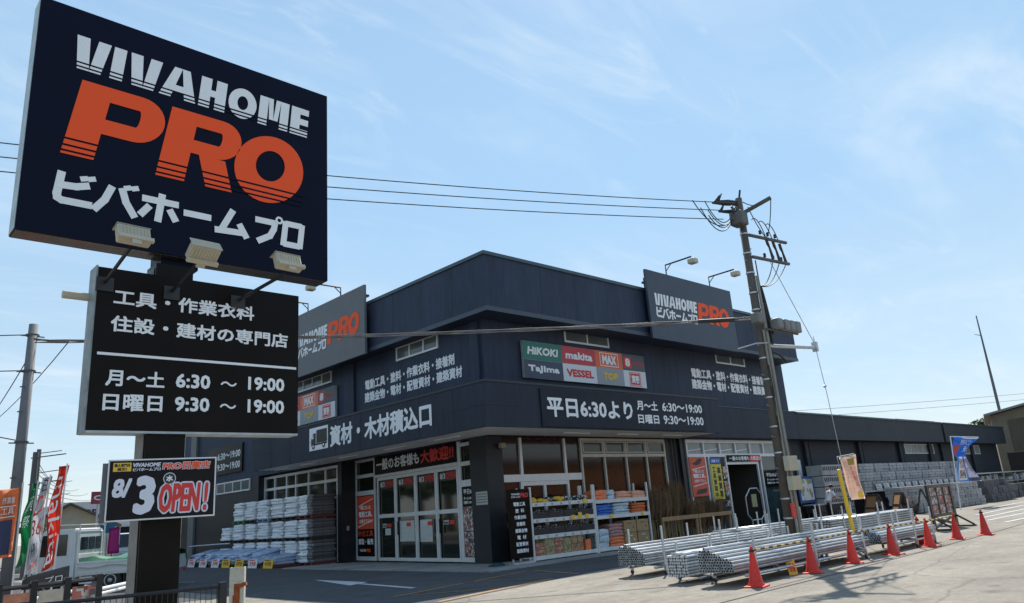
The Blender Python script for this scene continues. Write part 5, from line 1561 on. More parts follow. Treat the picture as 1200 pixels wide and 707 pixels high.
for i, (x, y, lb) in enumerate(((-1.62, -10.98, 'small yellow warning card leaning at the rack post beside the second cone'), (3.55, -11.0, 'small yellow warning card leaning beside the fourth cone'))):
    t = thing('warning_card', lb, 'sign', (x, y, 0)); t.rotation_euler = (0, 0, R(-20))
    b = MB(); b.bm.clear()
    v = [(-.11, 0, .005), (.11, 0, .005), (.11, .06, .29), (-.11, .06, .29)]
    b.prism([(-.11, .0), (.11, .0), (.11, .29), (-.11, .29)], 0, .012, lambda u_, v_, t_: (u_, v_ * .22 + t_, v_ + .003)); o = b.build('card', tp_, None); o.parent = t
    L = Letters((0, -.003, 0.003), PX, (0, .22, 1)); L.text('注意', -.08, .06, .16, .09, .04, n=.003); L.text('頭上', -.08, .17, .16, .06, .04, n=.003); o = L.b.build('lettering', RED, None); o.parent = t
# ------------------------------------------------------------------ flags and stands among the pipes
def cloth(pts_fn, nu, nv, name, m, parent, thick=.004):
    """wavy cloth sheet; pts_fn(u,v)->(x,y,z), given a little thickness"""
    b = MB()
    g = [[b.bm.verts.new(pts_fn(i / nu, j / nv)) for i in range(nu + 1)] for j in range(nv + 1)]
    fs = []
    for j in range(nv):
        for i in range(nu): fs.append(b.bm.faces.new((g[j][i], g[j][i + 1], g[j + 1][i + 1], g[j + 1][i])))
    bmesh.ops.solidify(b.bm, geom=fs, thickness=thick)
    return b.build(name, m, parent, smooth=True)


def cloth_text(items, fn, name, m, parent, n=.006):
    """lettering laid on the same wavy sheet: items (text,u,v,w,h[,rot]) in sheet fractions"""
    b = MB()
    for it in items:
        s_, u, v, w_, h_ = it[:5]; wt = it[5] if len(it) > 5 else .03; rot = it[6] if len(it) > 6 else 0
        co, fa = ([(0, 0), (1, 0), (1, 1), (0, 1)], [(0, 1, 2, 3)]) if s_ == '#' else text_mesh(s_, wt)
        if s_ == '#':
            k = 5; co = [(i / k, j / k) for j in range(k + 1) for i in range(k + 1)]; fa = [(j * (k + 1) + i, j * (k + 1) + i + 1, (j + 1) * (k + 1) + i + 1, (j + 1) * (k + 1) + i) for j in range(k) for i in range(k)]
        vs = []
        for a, c in co:
            if rot: a, c = c, 1 - a          # read downwards
            uu, vv = u + a * w_, v + c * h_
            p = Vector(fn(uu, vv)); e = .01
            n_ = (Vector(fn(uu + e, vv)) - p).cross(Vector(fn(uu, vv + e)) - p)
            if n_.length: n_.normalize()
            vs.append(b.bm.verts.new(p + n_ * n))
        for f in fa:
            try: b.bm.faces.new([vs[i] for i in f])
            except ValueError: pass
    me_o = b.build(name, m, parent)
    return me_o


# yellow pole with a pinkish flyer flag
yf = thing('promo_flag', 'pale pink promotional flag on a thick yellow pole leaning over the pipes', 'flag', (3.2, -10.2, 0))
MB().tube([(3.24, -10.2, .03), (2.98, -10.2, 2.05)], .05, 10).build('pole', YELLOW, yf)
MB().tube([(2.99, -10.24, 1.9), (2.93, -10.24, 2.36), (3.97, -10.24, 2.44)], .012, 6).build('flag_rod', GALV, yf)
fy_ = lambda u, v: (2.95 + u * (.98 - .20 * (1 - v)) + (1 - v) * .30 + .012 * math.sin(v * 7), -10.27 + .025 * math.sin(u * 5 + v * 6), 1.28 + v * 1.06 + u * .08 * v)
cloth(fy_, 10, 14, 'flag', mat('flag_pink', (0.80, 0.60, 0.49), .8, var=.05), yf)
cloth_text([('大感謝祭', .58, .22, .2, .5, .04)], fy_, 'lettering', mat('flag_red', (.72, .06, .04), .7), yf) if False else None
cloth_text([('#', .56, .04, .36, .14), ('#', .60, .22, .0001, .0001)], fy_, 'yellow_field', YELLOW, yf, .005)
cloth_text([(c, .54, .66 - i * .125, .27, .115, .05) for i, c in enumerate('新規開店')] + [(c, .84, .66 - i * .09, .1, .07, .05) for i, c in enumerate('大売出し')], fy_, 'lettering', mat('flag_red', (.72, .06, .04), .7), yf)
cloth_text([(c, .12 + (k % 2) * .2, .82 - i * .085, .11, .065, .04) for k in range(2) for i, c in enumerate('日頃の感謝をこめて')], fy_, 'lettering', mat('flag_salmon', (.70, .30, .24), .7), yf)
cloth_text([('#', .50, .78, .36, .15)], fy_, 'dark_field', mat('flag_olive', (.30, .24, .03), .7), yf, .005)

# blue and white banner on a thin pole
bb = thing('promo_flag', 'tall blue and white promotional flag folded over by the wind on a thin white pole', 'flag', (28.8, -4.8, 0))
MB().tube([(28.75, -4.8, 0), (29.65, -4.8, 3.85)], .03, 8).build('pole', WHITEP, bb)
MB().tube([(29.65, -4.85, 3.82), (34.3, -4.85, 3.84)], .03, 6).build('flag_rod', WHITEP, bb)
fb1 = lambda u, v: (29.68 - .27 * (1 - v) * 1.0 + u * (1.5 + 3.0 * v ** 1.2), -4.9 + .12 * math.sin(u * 6 + v * 4), 2.72 + v * 1.08)
cloth(fb1, 14, 10, 'flag', mat('flag_blue', (0.02, 0.20, 0.62), .7, var=.15, vscale=2), bb)
cloth_text([('材料まるごと', .22, .60, .68, .28, .04), ('安い!', .42, .24, .46, .30, .04), ('#', .30, .93, .66, .05)], fb1, 'lettering', WHITE, bb, .03)
cloth_text([('#', .05, .05, .22, .55)], fb1, 'red_field', mat('flag_brick', (.45, .06, .05), .7), bb, .02)
fb2 = lambda u, v: (29.12 + .29 * v + u * 1.45, -4.9 + .06 * math.sin(u * 4 + v * 5), 1.40 + v * 1.32)
cloth(fb2, 8, 10, 'flag', mat('flag_pale', (0.58, 0.62, 0.70), .7, var=.06), bb)
cloth_text([('#', 0, 0, .14, 1), ('#', .86, 0, .14, 1), ('#', .141, 0, .718, .06)], fb2, 'blue_field', mat('flag_blue', (0.02, 0.2, 0.62)), bb, .02)
cloth_text([('#', .25, .55, .5, .34), ('#', .25, .14, .5, .32)], fb2, 'printed_field', FLYER, bb, .02)
fb3 = lambda u, v: (30.55 + u * (.15 + 1.75 * (1 - v)) + .1 * v, -4.95 + .1 * math.sin(u * 5 + v * 3), 1.37 + v * 1.35)
cloth(fb3, 8, 10, 'flag', mat('flag_lilac', (0.50, 0.50, 0.62), .7, var=.08), bb)
cloth_text([('#', .06, .02, .9, .14), ('プロ', .1, .42, .5, .14, .05)], fb3, 'lettering', mat('flag_dark', (.05, .05, .14), .7), bb, .02)

# A boards with wooden backs
def a_board(x, y, h, wd, rz, label, face):
    t = thing('sandwich_board', label, 'sandwich board', (x, y, 0), rz)
    def leaf(sg, m, nm):
        b = MB(); b.prism([(-wd / 2, 0), (wd / 2, 0), (wd / 2, h), (-wd / 2, h)], 0, .03, lambda u_, v_, t_: (u_, sg * (.36 * (1 - v_ / h)) + t_ * sg, v_ + .01))
        o = b.build(nm, m, None); o.parent = t
        e = MB()
        for (u0, u1, v0, v1) in ((-wd / 2 - .02, -wd / 2 + .05, 0, h), (wd / 2 - .05, wd / 2 + .02, 0, h), (-wd / 2 + .051, wd / 2 - .051, 0, .08), (-wd / 2 + .051, wd / 2 - .051, h - .08, h), (-wd / 2 + .051, wd / 2 - .051, h * .45, h * .52)):
            e.prism([(u0, v0), (u1, v0), (u1, v1), (u0, v1)], -.02, .05, lambda u_, v_, t_: (u_, sg * (.36 * (1 - v_ / h)) + t_ * sg, v_ + .01))
        f_ = e.build('frame', BLACKMET, None); f_.parent = t
    leaf(-1, face, 'front_panel'); leaf(1, WOOD2, 'rear_panel')
    return t


a_board(19.9, -4.0, 1.15, .95, R(52), 'black framed sandwich board with pale blue sheet and wooden back, leftmost of the three', mat('sheet_blue', (.42, .52, .62), .5, var=.2, vscale=5))
a_board(23.0, -4.0, 1.15, 1.2, R(35), 'black framed sandwich board with red and white flyers and wooden side, middle of the three', FLYER)
a_board(25.4, -4.2, 1.2, 1.3, R(20), 'black framed sandwich board covered with dark product flyers, right of the three', FLYER)

# black rack with flyers behind the cones
dr = thing('poster_rack', 'tall black steel rack with rows of red and white flyers behind the last cones', 'rack', (12.3, -9.4, 0))
fr_ = MB()
for x in (11.03, 13.17): fr_.box(x, x + .17, -9.44, -9.36, .06, 1.47)
fr_.box(11.171, 13.199, -9.44, -9.36, 1.36, 1.47); fr_.box(11.171, 13.199, -9.44, -9.36, .42, .52)
for x in (11.83, 12.48): fr_.box(x, x + .10, -9.43, -9.37, .521, 1.359)
for z in (.80, 1.08): fr_.box(11.171, 13.199, -9.425, -9.375, z, z + .03)
fr_.build('frame', BLACKMET, dr)
lg = MB()
for x in (11.05, 13.2):
    lg.box(x + .02, x + .1, -10.0, -8.7, .01, .059)
    lg.tube([(x + .06, -9.95, .06), (x + .06, -9.4, .42)], .035, 5); lg.tube([(x + .06, -8.75, .06), (x + .06, -9.4, .42)], .035, 5)
lg.tube([(11.2, -9.4, .1), (13.2, -9.4, .42)], .05, 5); lg.tube([(13.2, -9.41, .1), (11.2, -9.41, .42)], .05, 5)
lg.build('leg', BLACKMET, dr)
for k, (x0, x1) in enumerate(((11.19, 11.83), (11.93, 12.48), (12.58, 13.18))):
    MB().box(x0, x1, -9.405, -9.395, .53, 1.35).build('flyer', mosaic_mat('flyer_red%d' % k, [(.6, .58, .56), (.42, .05, .05), (.2, .18, .17), (.1, .06, .06), (.5, .48, .48), (.35, .14, .12), (.06, .05, .05)], 13), dr)

# notice board on the wing and its table
nb = thing('notice_board', 'blue framed notice board with product sheets standing against the low wing', 'notice board', (19.6, -1.0, 0))
MB().box(18.85, 20.45, -1.03, -.97, .95, 2.2).build('panel', mat('frame_blue', (0.02, 0.05, 0.22), .4), nb)
MB().box(19.0, 20.3, -1.045, -1.031, 1.08, 2.08).build('sheet', mosaic_mat('sheet_print', [(.55, .55, .5), (.6, .6, .58), (.35, .22, .1), (.6, .6, .6), (.2, .3, .15), (.58, .56, .5)], 5), nb)
MB().box(18.95, 19.03, -.99, -.93, 0.04, .949).box(20.27, 20.35, -.99, -.93, .04, .949).build('leg', BLACKMET, nb)
tb = thing('work_table', 'dark table with white edge below the blue notice board', 'table', (20.2, -1.5, 0))
box(18.7, 21.7, -1.9, -1.2, .82, .88).build('table_top', GALV, tb)
box(18.75, 21.65, -1.85, -1.25, .5, .819).build('apron', BLACK, tb)
for x in (18.8, 21.5):
    for y in (-1.8, -1.35): box(x, x + .06, y, y + .06, .0, .499).build('leg', BLACKMET, tb)
wp = thing('white_panel', 'narrow white panel fixed upright on the wing wall above the notice board', 'panel', (21.8, .25, 2.2))
box(21.6, 21.95, .2, .299, 2.25, 3.1).build('panel', WHITEP, wp)

# ------------------------------------------------------------------ person in white shirt
pe = thing('person', 'person in white short sleeved shirt and black trousers bending over by the block stacks', 'person', (18.6, -2.5, 0), R(-25))


def skin_obj(name, verts, edges, m, parent, sub=2, root=0):
    me = bpy.data.meshes.new(name)
    me.from_pydata([v[:3] for v in verts], edges, [])
    o = bpy.data.objects.new(name, me); COL.objects.link(o)
    sk = o.modifiers.new('skin', 'SKIN'); sk.use_smooth_shade = True
    sd = o.modifiers.new('sub', 'SUBSURF'); sd.levels = sub; sd.render_levels = sub
    for i, v in enumerate(verts):
        d_ = me.skin_vertices[0].data[i]
        r_ = v[3]; d_.radius = (r_, r_ if len(v) < 5 else v[4]); d_.use_root = (i == root)
    me.materials.append(m)
    o.parent = parent
    return o


# local frame: x = facing, y = left
PV = [(-.05, 0, .92, .13), (-.02, 0, 1.05, .13), (.06, 0, 1.22, .14), (.14, 0, 1.38, .13), (.20, 0, 1.47, .055), (.27, 0, 1.55, .075), (.31, 0, 1.63, .088),
      (.13, .19, 1.37, .055), (.20, .24, 1.12, .044), (.42, .16, 1.06, .034), (.13, -.19, 1.37, .055), (.22, -.24, 1.12, .044), (.44, -.14, 1.10, .034),
      (-.04, .1, .86, .09), (.02, .11, .48, .062), (-.05, .11, .09, .042), (.09, .12, .04, .035), (-.04, -.1, .86, .09), (-.02, -.11, .48, .062), (-.10, -.11, .09, .042), (.04, -.12, .04, .035),
      (.50, .15, 1.06, .026), (.52, -.13, 1.11, .026)]
PE_ = [(0, 1), (1, 2), (2, 3), (3, 4), (4, 5), (5, 6), (3, 7), (7, 8), (8, 9), (3, 10), (10, 11), (11, 12), (0, 13), (13, 14), (14, 15), (15, 16), (0, 17), (17, 18), (18, 19), (19, 20), (9, 21), (12, 22)]
nv = len(PV)
for base, sg in ((21, 1), (22, -1)):
    bx, by, bz, _ = PV[base]
    for k in range(4):
        l = (.07, .085, .08, .06)[k]; yy = by + (k - 1.5) * .019
        PV += [(bx + .03, yy, bz, .010), (bx + .03 + l * .6, yy, bz - .01, .009), (bx + .03 + l, yy, bz - .04, .008)]
        PE_ += [(base, nv), (nv, nv + 1), (nv + 1, nv + 2)]; nv += 3
    PV += [(bx + .01, by - sg * .04, bz + .005, .011), (bx + .06, by - sg * .055, bz - .01, .009)]; PE_ += [(base, nv), (nv, nv + 1)]; nv += 2
skin_obj('body', PV, PE_, SKIN, pe)
skin_obj('shirt', [(-.05, 0, .93, .15), (-.02, 0, 1.06, .15), (.06, 0, 1.22, .158), (.14, 0, 1.38, .145), (.18, 0, 1.44, .08), (.13, .2, 1.38, .075), (.18, .24, 1.2, .066), (.13, -.2, 1.38, .075), (.19, -.24, 1.2, .066)],
         [(0, 1), (1, 2), (2, 3), (3, 4), (3, 5), (5, 6), (3, 7), (7, 8)], SHIRT, pe)
skin_obj('trousers', [(-.05, 0, .97, .135), (-.05, 0, .88, .145), (-.04, .1, .82, .10), (.02, .11, .48, .078), (-.05, .11, .12, .065), (-.04, -.1, .82, .10), (-.02, -.11, .48, .078), (-.10, -.11, .12, .065)],
         [(0, 1), (1, 2), (2, 3), (3, 4), (1, 5), (5, 6), (6, 7)], TROUS, pe)
b = MB(); b.ico((.275, 0, 1.665), .098, 2, (1.0, .92, .82)); o = b.build('hair', HAIR, None, smooth=True); o.parent = pe
b = MB()
for y in (.04, -.04): b.ico((.395, y * .8, 1.615), .011, 1)
o = b.build('eyes', BLACK, None); o.parent = pe
b = MB(); b.ico((.41, 0, 1.59), .018, 1, (1.2, .7, 1.2)); o = b.build('nose', SKIN, None); o.parent = pe
b = MB()
for y in (.09, -.09): b.ico((.30, y, 1.61), .022, 1, (.8, .4, 1.3))
o = b.build('ears', SKIN, None); o.parent = pe
for x, y in ((.03, .115), (-.02, -.115)):
    b = MB(); b.bbox(x - .12, x + .14, y - .05, y + .05, .005, .09, .03, 2); o = b.build('shoe', BLACK, None); o.parent = pe
b = MB(); b.box(-.24, -.22, -.1, .02, .86, 1.1); o = b.build('towel', WHITEP, None); o.parent = pe

# ------------------------------------------------------------------ concrete block stacks
def block_pack_mesh(w_, d_, h_, nx, nz, m, seed):
    t = MB(); rr = random.Random(seed); g = .006
    bw = w_ / nx; bh = h_ / nz
    for j in range(nz):
        for i in range(nx):
            o = rr.uniform(-.02, .02)
            t.box(-w_ / 2 + i * bw + g, -w_ / 2 + (i + 1) * bw - g, -d_ / 2 + o, d_ / 2 + o, j * bh + g, (j + 1) * bh - g)
    me = bpy.data.meshes.new('block_pack'); bmesh.ops.recalc_face_normals(t.bm, faces=t.bm.faces[:]); t.bm.to_mesh(me); t.bm.free(); me.materials.append(m)
    return me


PKS = [block_pack_mesh(.93, .8, .46, 2, 3, BLOCKM, s) for s in range(4)] + [block_pack_mesh(.93, .8, .46, 2, 3, BLOCKD, s + 9) for s in range(3)]
rowname = ['bottom', 'middle', 'top']
rr = random.Random(6)
bt = thing('block_platform', 'long raised steel shelf carrying the upper tier of grey block packs', 'shelf', (32, -1.6, 0))
box(23.5, 42.3, -2.2, -.4, 1.22, 1.30).build('deck', GALV, bt)
for x in (23.6, 27.3, 31, 34.7, 38.4, 42.1): box(x, x + .1, -2.15, -2.05, 0, 1.219).build('leg', GALV, bt)
n = 0
for i in range(18):
    for j in range(3):
        o = bpy.data.objects.new('block_pack', PKS[(i * 3 + j * 5) % 4]); COL.objects.link(o)
        o.location = (24.2 + i * 1.02 + rr.uniform(-.02, .02), -1.75 + j * .28 + rr.uniform(-.03, .03), 1.302 + j * .47); o.rotation_euler.z = rr.uniform(-.02, .02)
        tag(o, 'grey block pack, %s row of the upper tier, %s column from the left' % (rowname[j], ordn[i]), 'blocks', 'block packs on the upper tier')
        n += 1
for i in range(17):
    for j in range(3):
        dark = i >= 12
        if j == 2 and i % 4 == 3 and dark: continue
        o = bpy.data.objects.new('block_pack', PKS[4 + (i + j) % 3] if dark else PKS[(i * 3 + j * 5 + 1) % 4]); COL.objects.link(o)
        o.location = (25.2 + i * 1.0 + (1.2 if dark else 0) + rr.uniform(-.02, .02), -3.3 - (.012 * i) + j * .12, .02 + j * .44); o.rotation_euler.z = rr.uniform(-.03, .03)
        tag(o, '%s block pack on the ground tier, %s row, %s column from the left' % ('dark grey' if dark else 'grey', rowname[j], ordn[i]), 'blocks', 'block packs on the ground tier')
# more blocks farther along: pallets of dark stone
for i in range(8):
    for j in range(2):
        o = bpy.data.objects.new('block_pack', PKS[4 + (i + j) % 3]); COL.objects.link(o); o.location = (43.8 + i * 1.1, -2.6 + rr.uniform(-.1, .1), .02 + j * .47)
        tag(o, 'dark stone block pack far along the wing, %s row, %s from the left' % (rowname[j], ordn[i]), 'blocks', 'dark block packs far along the wing')
rk = thing('goods_rack', 'far steel rack with odd pale goods beyond the blue and white flag', 'shelf', (47, -1.4, 0))
for z in (1.1, 1.75): box(42.6, 56, -1.9, -.8, z, z + .08).build('deck', GALV, rk)
for x in (42.8, 46, 49.2, 52.4, 55.6): box(x, x + .09, -1.85, -1.75, 0, 1.83).build('post', GALV, rk)
gd = MB(); gd2 = MB()
for k in range(22):
    x = 43 + k * .58; (gd if k % 3 else gd2).bbox(x, x + rr.uniform(.25, .5), -1.8, -1.1, 1.19, 1.19 + rr.uniform(.2, .5), .04, 1)
tag(gd.build('wrapped_goods', mat('pale_goods', (.40, .40, .38), .7, var=.3, vscale=3)), 'row of pale wrapped goods on the far steel rack', 'goods', None, 'stuff')
tag(gd2.build('boxed_goods', mat('dark_goods', (.12, .11, .10), .7, var=.4, vscale=3)), 'dark boxed goods between the pale ones on the far steel rack', 'goods', None, 'stuff')
# price sheets below the upper tier
pc = bpy.data.meshes.new('price_sheet')
b = MB(); b.box(-.34, .34, -.008, .008, 0, .30)
b.bm.to_mesh(pc); b.bm.free(); pc.materials.append(mat('price_sheet_paper', (.55, .56, .56), .6, var=.1, vscale=9))
pt = bpy.data.meshes.new('lettering')
L = Letters((0, 0, 0), PX)
for k in range(3): L.rect(-.26, .05 + k * .085, .52 - .1 * k, .035, .010)
L.b.bm.to_mesh(pt); L.b.bm.free(); pt.materials.append(mat('sheet_ink', (.10, .10, .12), .6))
for i in range(17):
    o = bpy.data.objects.new('price_sheet', pc); COL.objects.link(o); o.location = (25.1 + i * 1.02, -2.32, 1.305); o.rotation_euler.x = R(-8)
    tag(o, 'white price sheet below the upper block tier, %s from the left' % ordn[i], 'price card', 'price sheets under the upper tier')
    q = bpy.data.objects.new('lettering', pt); COL.objects.link(q); q.parent = o
# stacks of black ended tubes left of the blocks (scaffold couplers)
sc_ = thing('hollow_block_stack', 'pale hollow block stack with rows of dark openings left of the grey packs', 'blocks', (22, -1.2, 0))
sb_ = MB(); sh2 = MB()
for j in range(5):
    sb_.box(20.6, 23.6, -1.5, -.7, .04 + j * .54, .04 + j * .54 + .50)
    for i in range(14): sh2.box(20.70 + i * .205, 20.82 + i * .205, -1.504, -1.5005, .04 + j * .54 + .22, .04 + j * .54 + .42)
sb_.build('blocks', BLOCKM, sc_); sh2.build('openings', mat('block_hole', (.03, .03, .03), .9), sc_)

# ------------------------------------------------------------------ cement bags in front of the roller door
def bag_mesh(w_, d_, h_, m, seed):
    rr = random.Random(seed)
    b = roundbox(d_, w_, h_, h_ * .30, 0, 0)
    bmesh.ops.subdivide_edges(b.bm, edges=[e for e in b.bm.edges if e.calc_length() > .1], cuts=3, use_grid_fill=True)
    for v in b.bm.verts:
        fx = v.co.x / (d_ / 2); fy = v.co.y / (w_ / 2)
        v.co.z = (v.co.z - h_ / 2) * (1.14 - .16 * abs(fy) ** 4 - .08 * abs(fx) ** 3) + h_ / 2 + .008 * math.sin(fy * 5 + seed) + rr.uniform(-.004, .004)
        v.co.x += rr.uniform(-.008, .008)
    me = bpy.data.meshes.new('cement_bag'); b.bm.to_mesh(me); b.bm.free(); me.materials.append(m)
    for p in me.polygons: p.use_smooth = True
    return me


BGW = [bag_mesh(1.02, .60, .108, BAGW, s) for s in range(4)]
BGD = [bag_mesh(.42, 1.08, .108, BAGD, s + 7) for s in range(3)]
BGR = [bag_mesh(.72, .60, .108, BAGW, s + 3) for s in range(3)]
BGB = [bag_mesh(.72, .9, .105, BAGB, s + 12) for s in range(3)]
palm = {}


def pallet(x, y, z, m, label, grp):
    t = thing('pallet', label, 'pallet', (x, y, z), 0, grp)
    b = MB()
    for k in range(5): b.box(-.56, .56, -.60 + k * .26, -.60 + k * .26 + .16, .10, .125)
    for k in range(3): b.box(-.56, .56, -.60 + k * .53, -.60 + k * .53 + .12, .02, .099)
    b.box(-.565, -.45, -.6, .6, 0.0, .02)
    o = b.build('deck', m, None); o.parent = t
    return t


cols = [10.6, 11.87, 13.14, 14.55, 15.87, 17.17, 18.6]
tiers = [(.0, .99), (1.0, 1.82), (1.86, 2.80)]
pcol = {(1, 0): PALLETB, (2, 0): PALLETR, (2, 5): PALLETG, (2, 3): mat('blue_pallet', (.20, .30, .42), .6), (0, 0): PALLETR}
tn = ['lowest', 'middle', 'top']
rr = random.Random(9)
NB = 0
for ci, y in enumerate(cols):
    for ti, (z0, z1) in enumerate(tiers):
        if ci == 6 and ti == 2: continue
        pallet(-.34, y, z0, pcol.get((ti, ci), PALLETB), 'pallet under the %s tier of white bags, %s column from the right' % (tn[ti], ordn[ci]), 'pallets of the bag stacks')
        nl = 7 if ti != 1 else 6
        if ci == 6: nl = 5
        hh = (z1 - z0 - .13) / (7 if ti != 1 else 6)
        for l in range(nl):
            def bag(me, x, yy, lb2, grp):
                o = bpy.data.objects.new('cement_bag', me); COL.objects.link(o)
                o.location = (x + rr.uniform(-.045, .03), yy + rr.uniform(-.035, .035), z0 + .127 + l * hh)
                o.rotation_euler = (rr.uniform(-.03, .03), 0, rr.uniform(-.05, .05)); o.scale = (1, rr.uniform(.94, 1.03), hh / .108 * rr.uniform(.95, 1.08))
                tag(o, lb2, 'bag', grp)
            lb2 = 'white plastic cement bag on the %s tier, %s column from the right' % (tn[ti], ordn[ci]); grp = 'bags, %s tier, %s column from the right' % (tn[ti], ordn[ci])
            if ci == 0:
                bag(BGR[l % 3], -.60, y + .19, lb2, grp)
                bag(BGD[l % 3], -.36, y - .42, 'darker bag forming the right end of the bag stacks, %s tier' % tn[ti], 'darker end bags, %s tier' % tn[ti])
            else: bag(BGW[(l + ci) % 4], -.60, y, lb2, grp)
        if ti < 3 and ci > 0:
            pass
# low sloping row of blue and white bags in front
fy2 = [11.9, 13.2, 14.5, 15.9, 17.1, 18.5, 20.0]
for ci, y in enumerate(fy2):
    pallet(-1.35, y, 0, PALLETR if ci == 0 else PALLETB, 'pallet under the low front row, %s from the right' % ordn[ci], 'pallets of the front row')
    for l in range(3 if ci == 0 else 5):
        for s in range(2 if ci == 0 else 1):
            o = bpy.data.objects.new('cement_bag', BGB[(l + ci) % 3]); COL.objects.link(o)
            o.location = (-1.38 + .028 * l + rr.uniform(-.03, .03), y + (s * .5 - .2 if ci == 0 else 0) + rr.uniform(-.14, .14), .128 + l * .105 + (.012 if s else 0))
            o.rotation_euler = (rr.uniform(-.06, .06), -.05 * l, rr.uniform(-.2, .2)); o.scale = (1, 1.5 if ci else .7, 1)
            tag(o, 'blue and white bag in the low front row, %s stack from the right' % ordn[ci], 'bag', 'bags in the low front row, %s stack' % ordn[ci])
cdm = bpy.data.meshes.new('price_card'); b = MB(); b.box(-.012, .012, -.42, .42, 0, .36); b.bm.to_mesh(cdm); b.bm.free(); cdm.materials.append(WHITEP)
cdy = cdm.copy(); cdy.materials.clear(); cdy.materials.append(YELLOW)
ctx = {}
for key, tx, mcol in (('w', '398', RED), ('y', '498', mat('card_ink', (.25, .10, .02), .6))):
    L = Letters((-.012, 0, 0), NY); L.text(tx, -.30, .09, .6, .17, .03, n=.004); L.rect(-.34, .29, .5, .04, .004)
    me = bpy.data.meshes.new('lettering'); L.b.bm.to_mesh(me); L.b.bm.free(); me.materials.append(mcol); ctx[key] = me
for i, y in enumerate((11.7, 13.15, 14.5, 15.9, 17.1, 18.55, 20.0)):
    k = 'y' if i in (0, 2, 3) else 'w'
    o = bpy.data.objects.new('price_card', cdy if k == 'y' else cdm); COL.objects.link(o); o.location = (-1.97, y, .008); o.rotation_euler.y = R(10)
    tag(o, '%s price card leaning on the low front row of bags, %s from the right' % ('yellow' if k == 'y' else 'white', ordn[i]), 'price card', 'price cards at the bags')
    q = bpy.data.objects.new('lettering', ctx[k]); COL.objects.link(q); q.parent = o
rl = thing('guard_rail', 'pale tubular rail at the left end of the low bag row', 'rail', (-1.2, 20.9, 0))
MB().tube([(-1.9, 21.4, .0), (-1.7, 21.0, .95), (-1.2, 19.5, .98), (-1.0, 17.8, 1.0)], .03, 8).build('rail', GALV, rl)
# ------------------------------------------------------------------ street side on the left
# mesh fence by the camera
fe = thing('mesh_fence', 'low black mesh fence in front of the roadside sign post', 'fence', (-13.9, -10.65, 0))
fA = Vector((-14.75, -10.40, 0)); fB = Vector((-13.12, -10.89, 0)); fU = (fB - fA).normalized(); fLn = (fB - fA).length
MB().tube([fA + Vector((0, 0, 1.10)), fB + Vector((0, 0, 1.10))], .02, 6).build('top_rail', BLACKMET, fe)
MB().tube([fA + Vector((0, 0, .15)), fB + Vector((0, 0, .15))], .015, 6).build('bottom_rail', BLACKMET, fe)
ms = MB()
k = 0.0
while k < fLn:
    p = fA + fU * k; ms.tube([p + Vector((0, 0, .15)), p + Vector((0, 0, 1.09))], .0035, 4); k += .05
for z in (.3, .5, .7, .9): ms.tube([fA + Vector((0, 0, z)), fB + Vector((0, 0, z))], .003, 4)
ms.build('mesh', BLACKMET, fe)
for p in (fA, fB):
    MB().box(p.x - .035, p.x + .035, p.y - .035, p.y + .035, 0, 1.14).build('post', BLACKMET, fe)
# second fence further left: heavier black frame with posters
f2 = thing('picket_fence', 'black framed railing with small posters at the foot of the flags', 'fence', (-14.3, -7.0, 0))
bA = Vector((-15.2, -7.2, 0)); bB = Vector((-13.2, -6.9, 0))
for k in range(6):
    p = bA.lerp(bB, k / 5); MB().box(p.x - .04, p.x + .04, p.y - .04, p.y + .04, 0, 1.18).build('post', BLACKMET, f2)
for z in (.55, 1.12): MB().tube([bA + Vector((0, 0, z)), bB + Vector((0, 0, z))], .03, 6).build('rail', BLACKMET, f2)
for k, m in ((0, FLYER), (2, mat('poster_salmon', (.55, .22, .14), .5, var=.3, vscale=8)), (3, mat('poster_cream', (.55, .48, .38), .5, var=.2, vscale=8)), (4, FLYER)):
    p = bA.lerp(bB, (k + .5) / 5); q = bA.lerp(bB, (k + .5) / 5 + .07); r_ = bA.lerp(bB, (k + .5) / 5 - .07)
    b = MB(); b.box(r_.x, q.x, p.y - .06, p.y - .045, .62, 1.05); b.build('poster', m, f2)
rb = thing('road_barrier', 'white tubular barriers lying low along the road by the truck', 'barrier', (-12.2, -2.5, 0))
rbm = MB()
for (x0, y0, x1, y1, z) in ((-13.2, -3.0, -12.0, -2.2, .72), (-12.7, -4.2, -11.5, -3.2, .80), (-12.0, -2.2, -11.2, -1.6, .62)):
    rbm.tube([(x0, y0, 0), (x0, y0, z), (x1, y1, z + .05), (x1, y1, 0)], .035, 8)
rbm.build('tube', WHITEP, rb)
# rusty guard post
gp = thing('guard_post', 'short rust streaked white guard post near the road edge', 'post', (-11.64, -7.83, 0))
b = MB(); b.box(-.10, .10, -.06, -.045, 0, 1.12).box(-.1, -.085, -.044, .06, 0, 1.12).box(.085, .1, -.044, .06, 0, 1.12)
o = b.build('post', mat('rusty_white_paint', (.62, .58, .48), .7, var=.12, vscale=6, dirt=.25), None); o.parent = gp; o.rotation_euler.z = R(-35)
b = MB(); b.box(-.035, .045, -.066, -.061, 0.3, .90); b.box(-.05, -.02, -.0665, -.0612, 0, .75); b.tube([(.02, -.07, .86), (.14, -.09, .9)], .03, 6)
o = b.build('rust_streak', mat('rust', (.30, .075, .02), .85, var=.4, vscale=14), None); o.parent = gp; o.rotation_euler.z = R(-35)

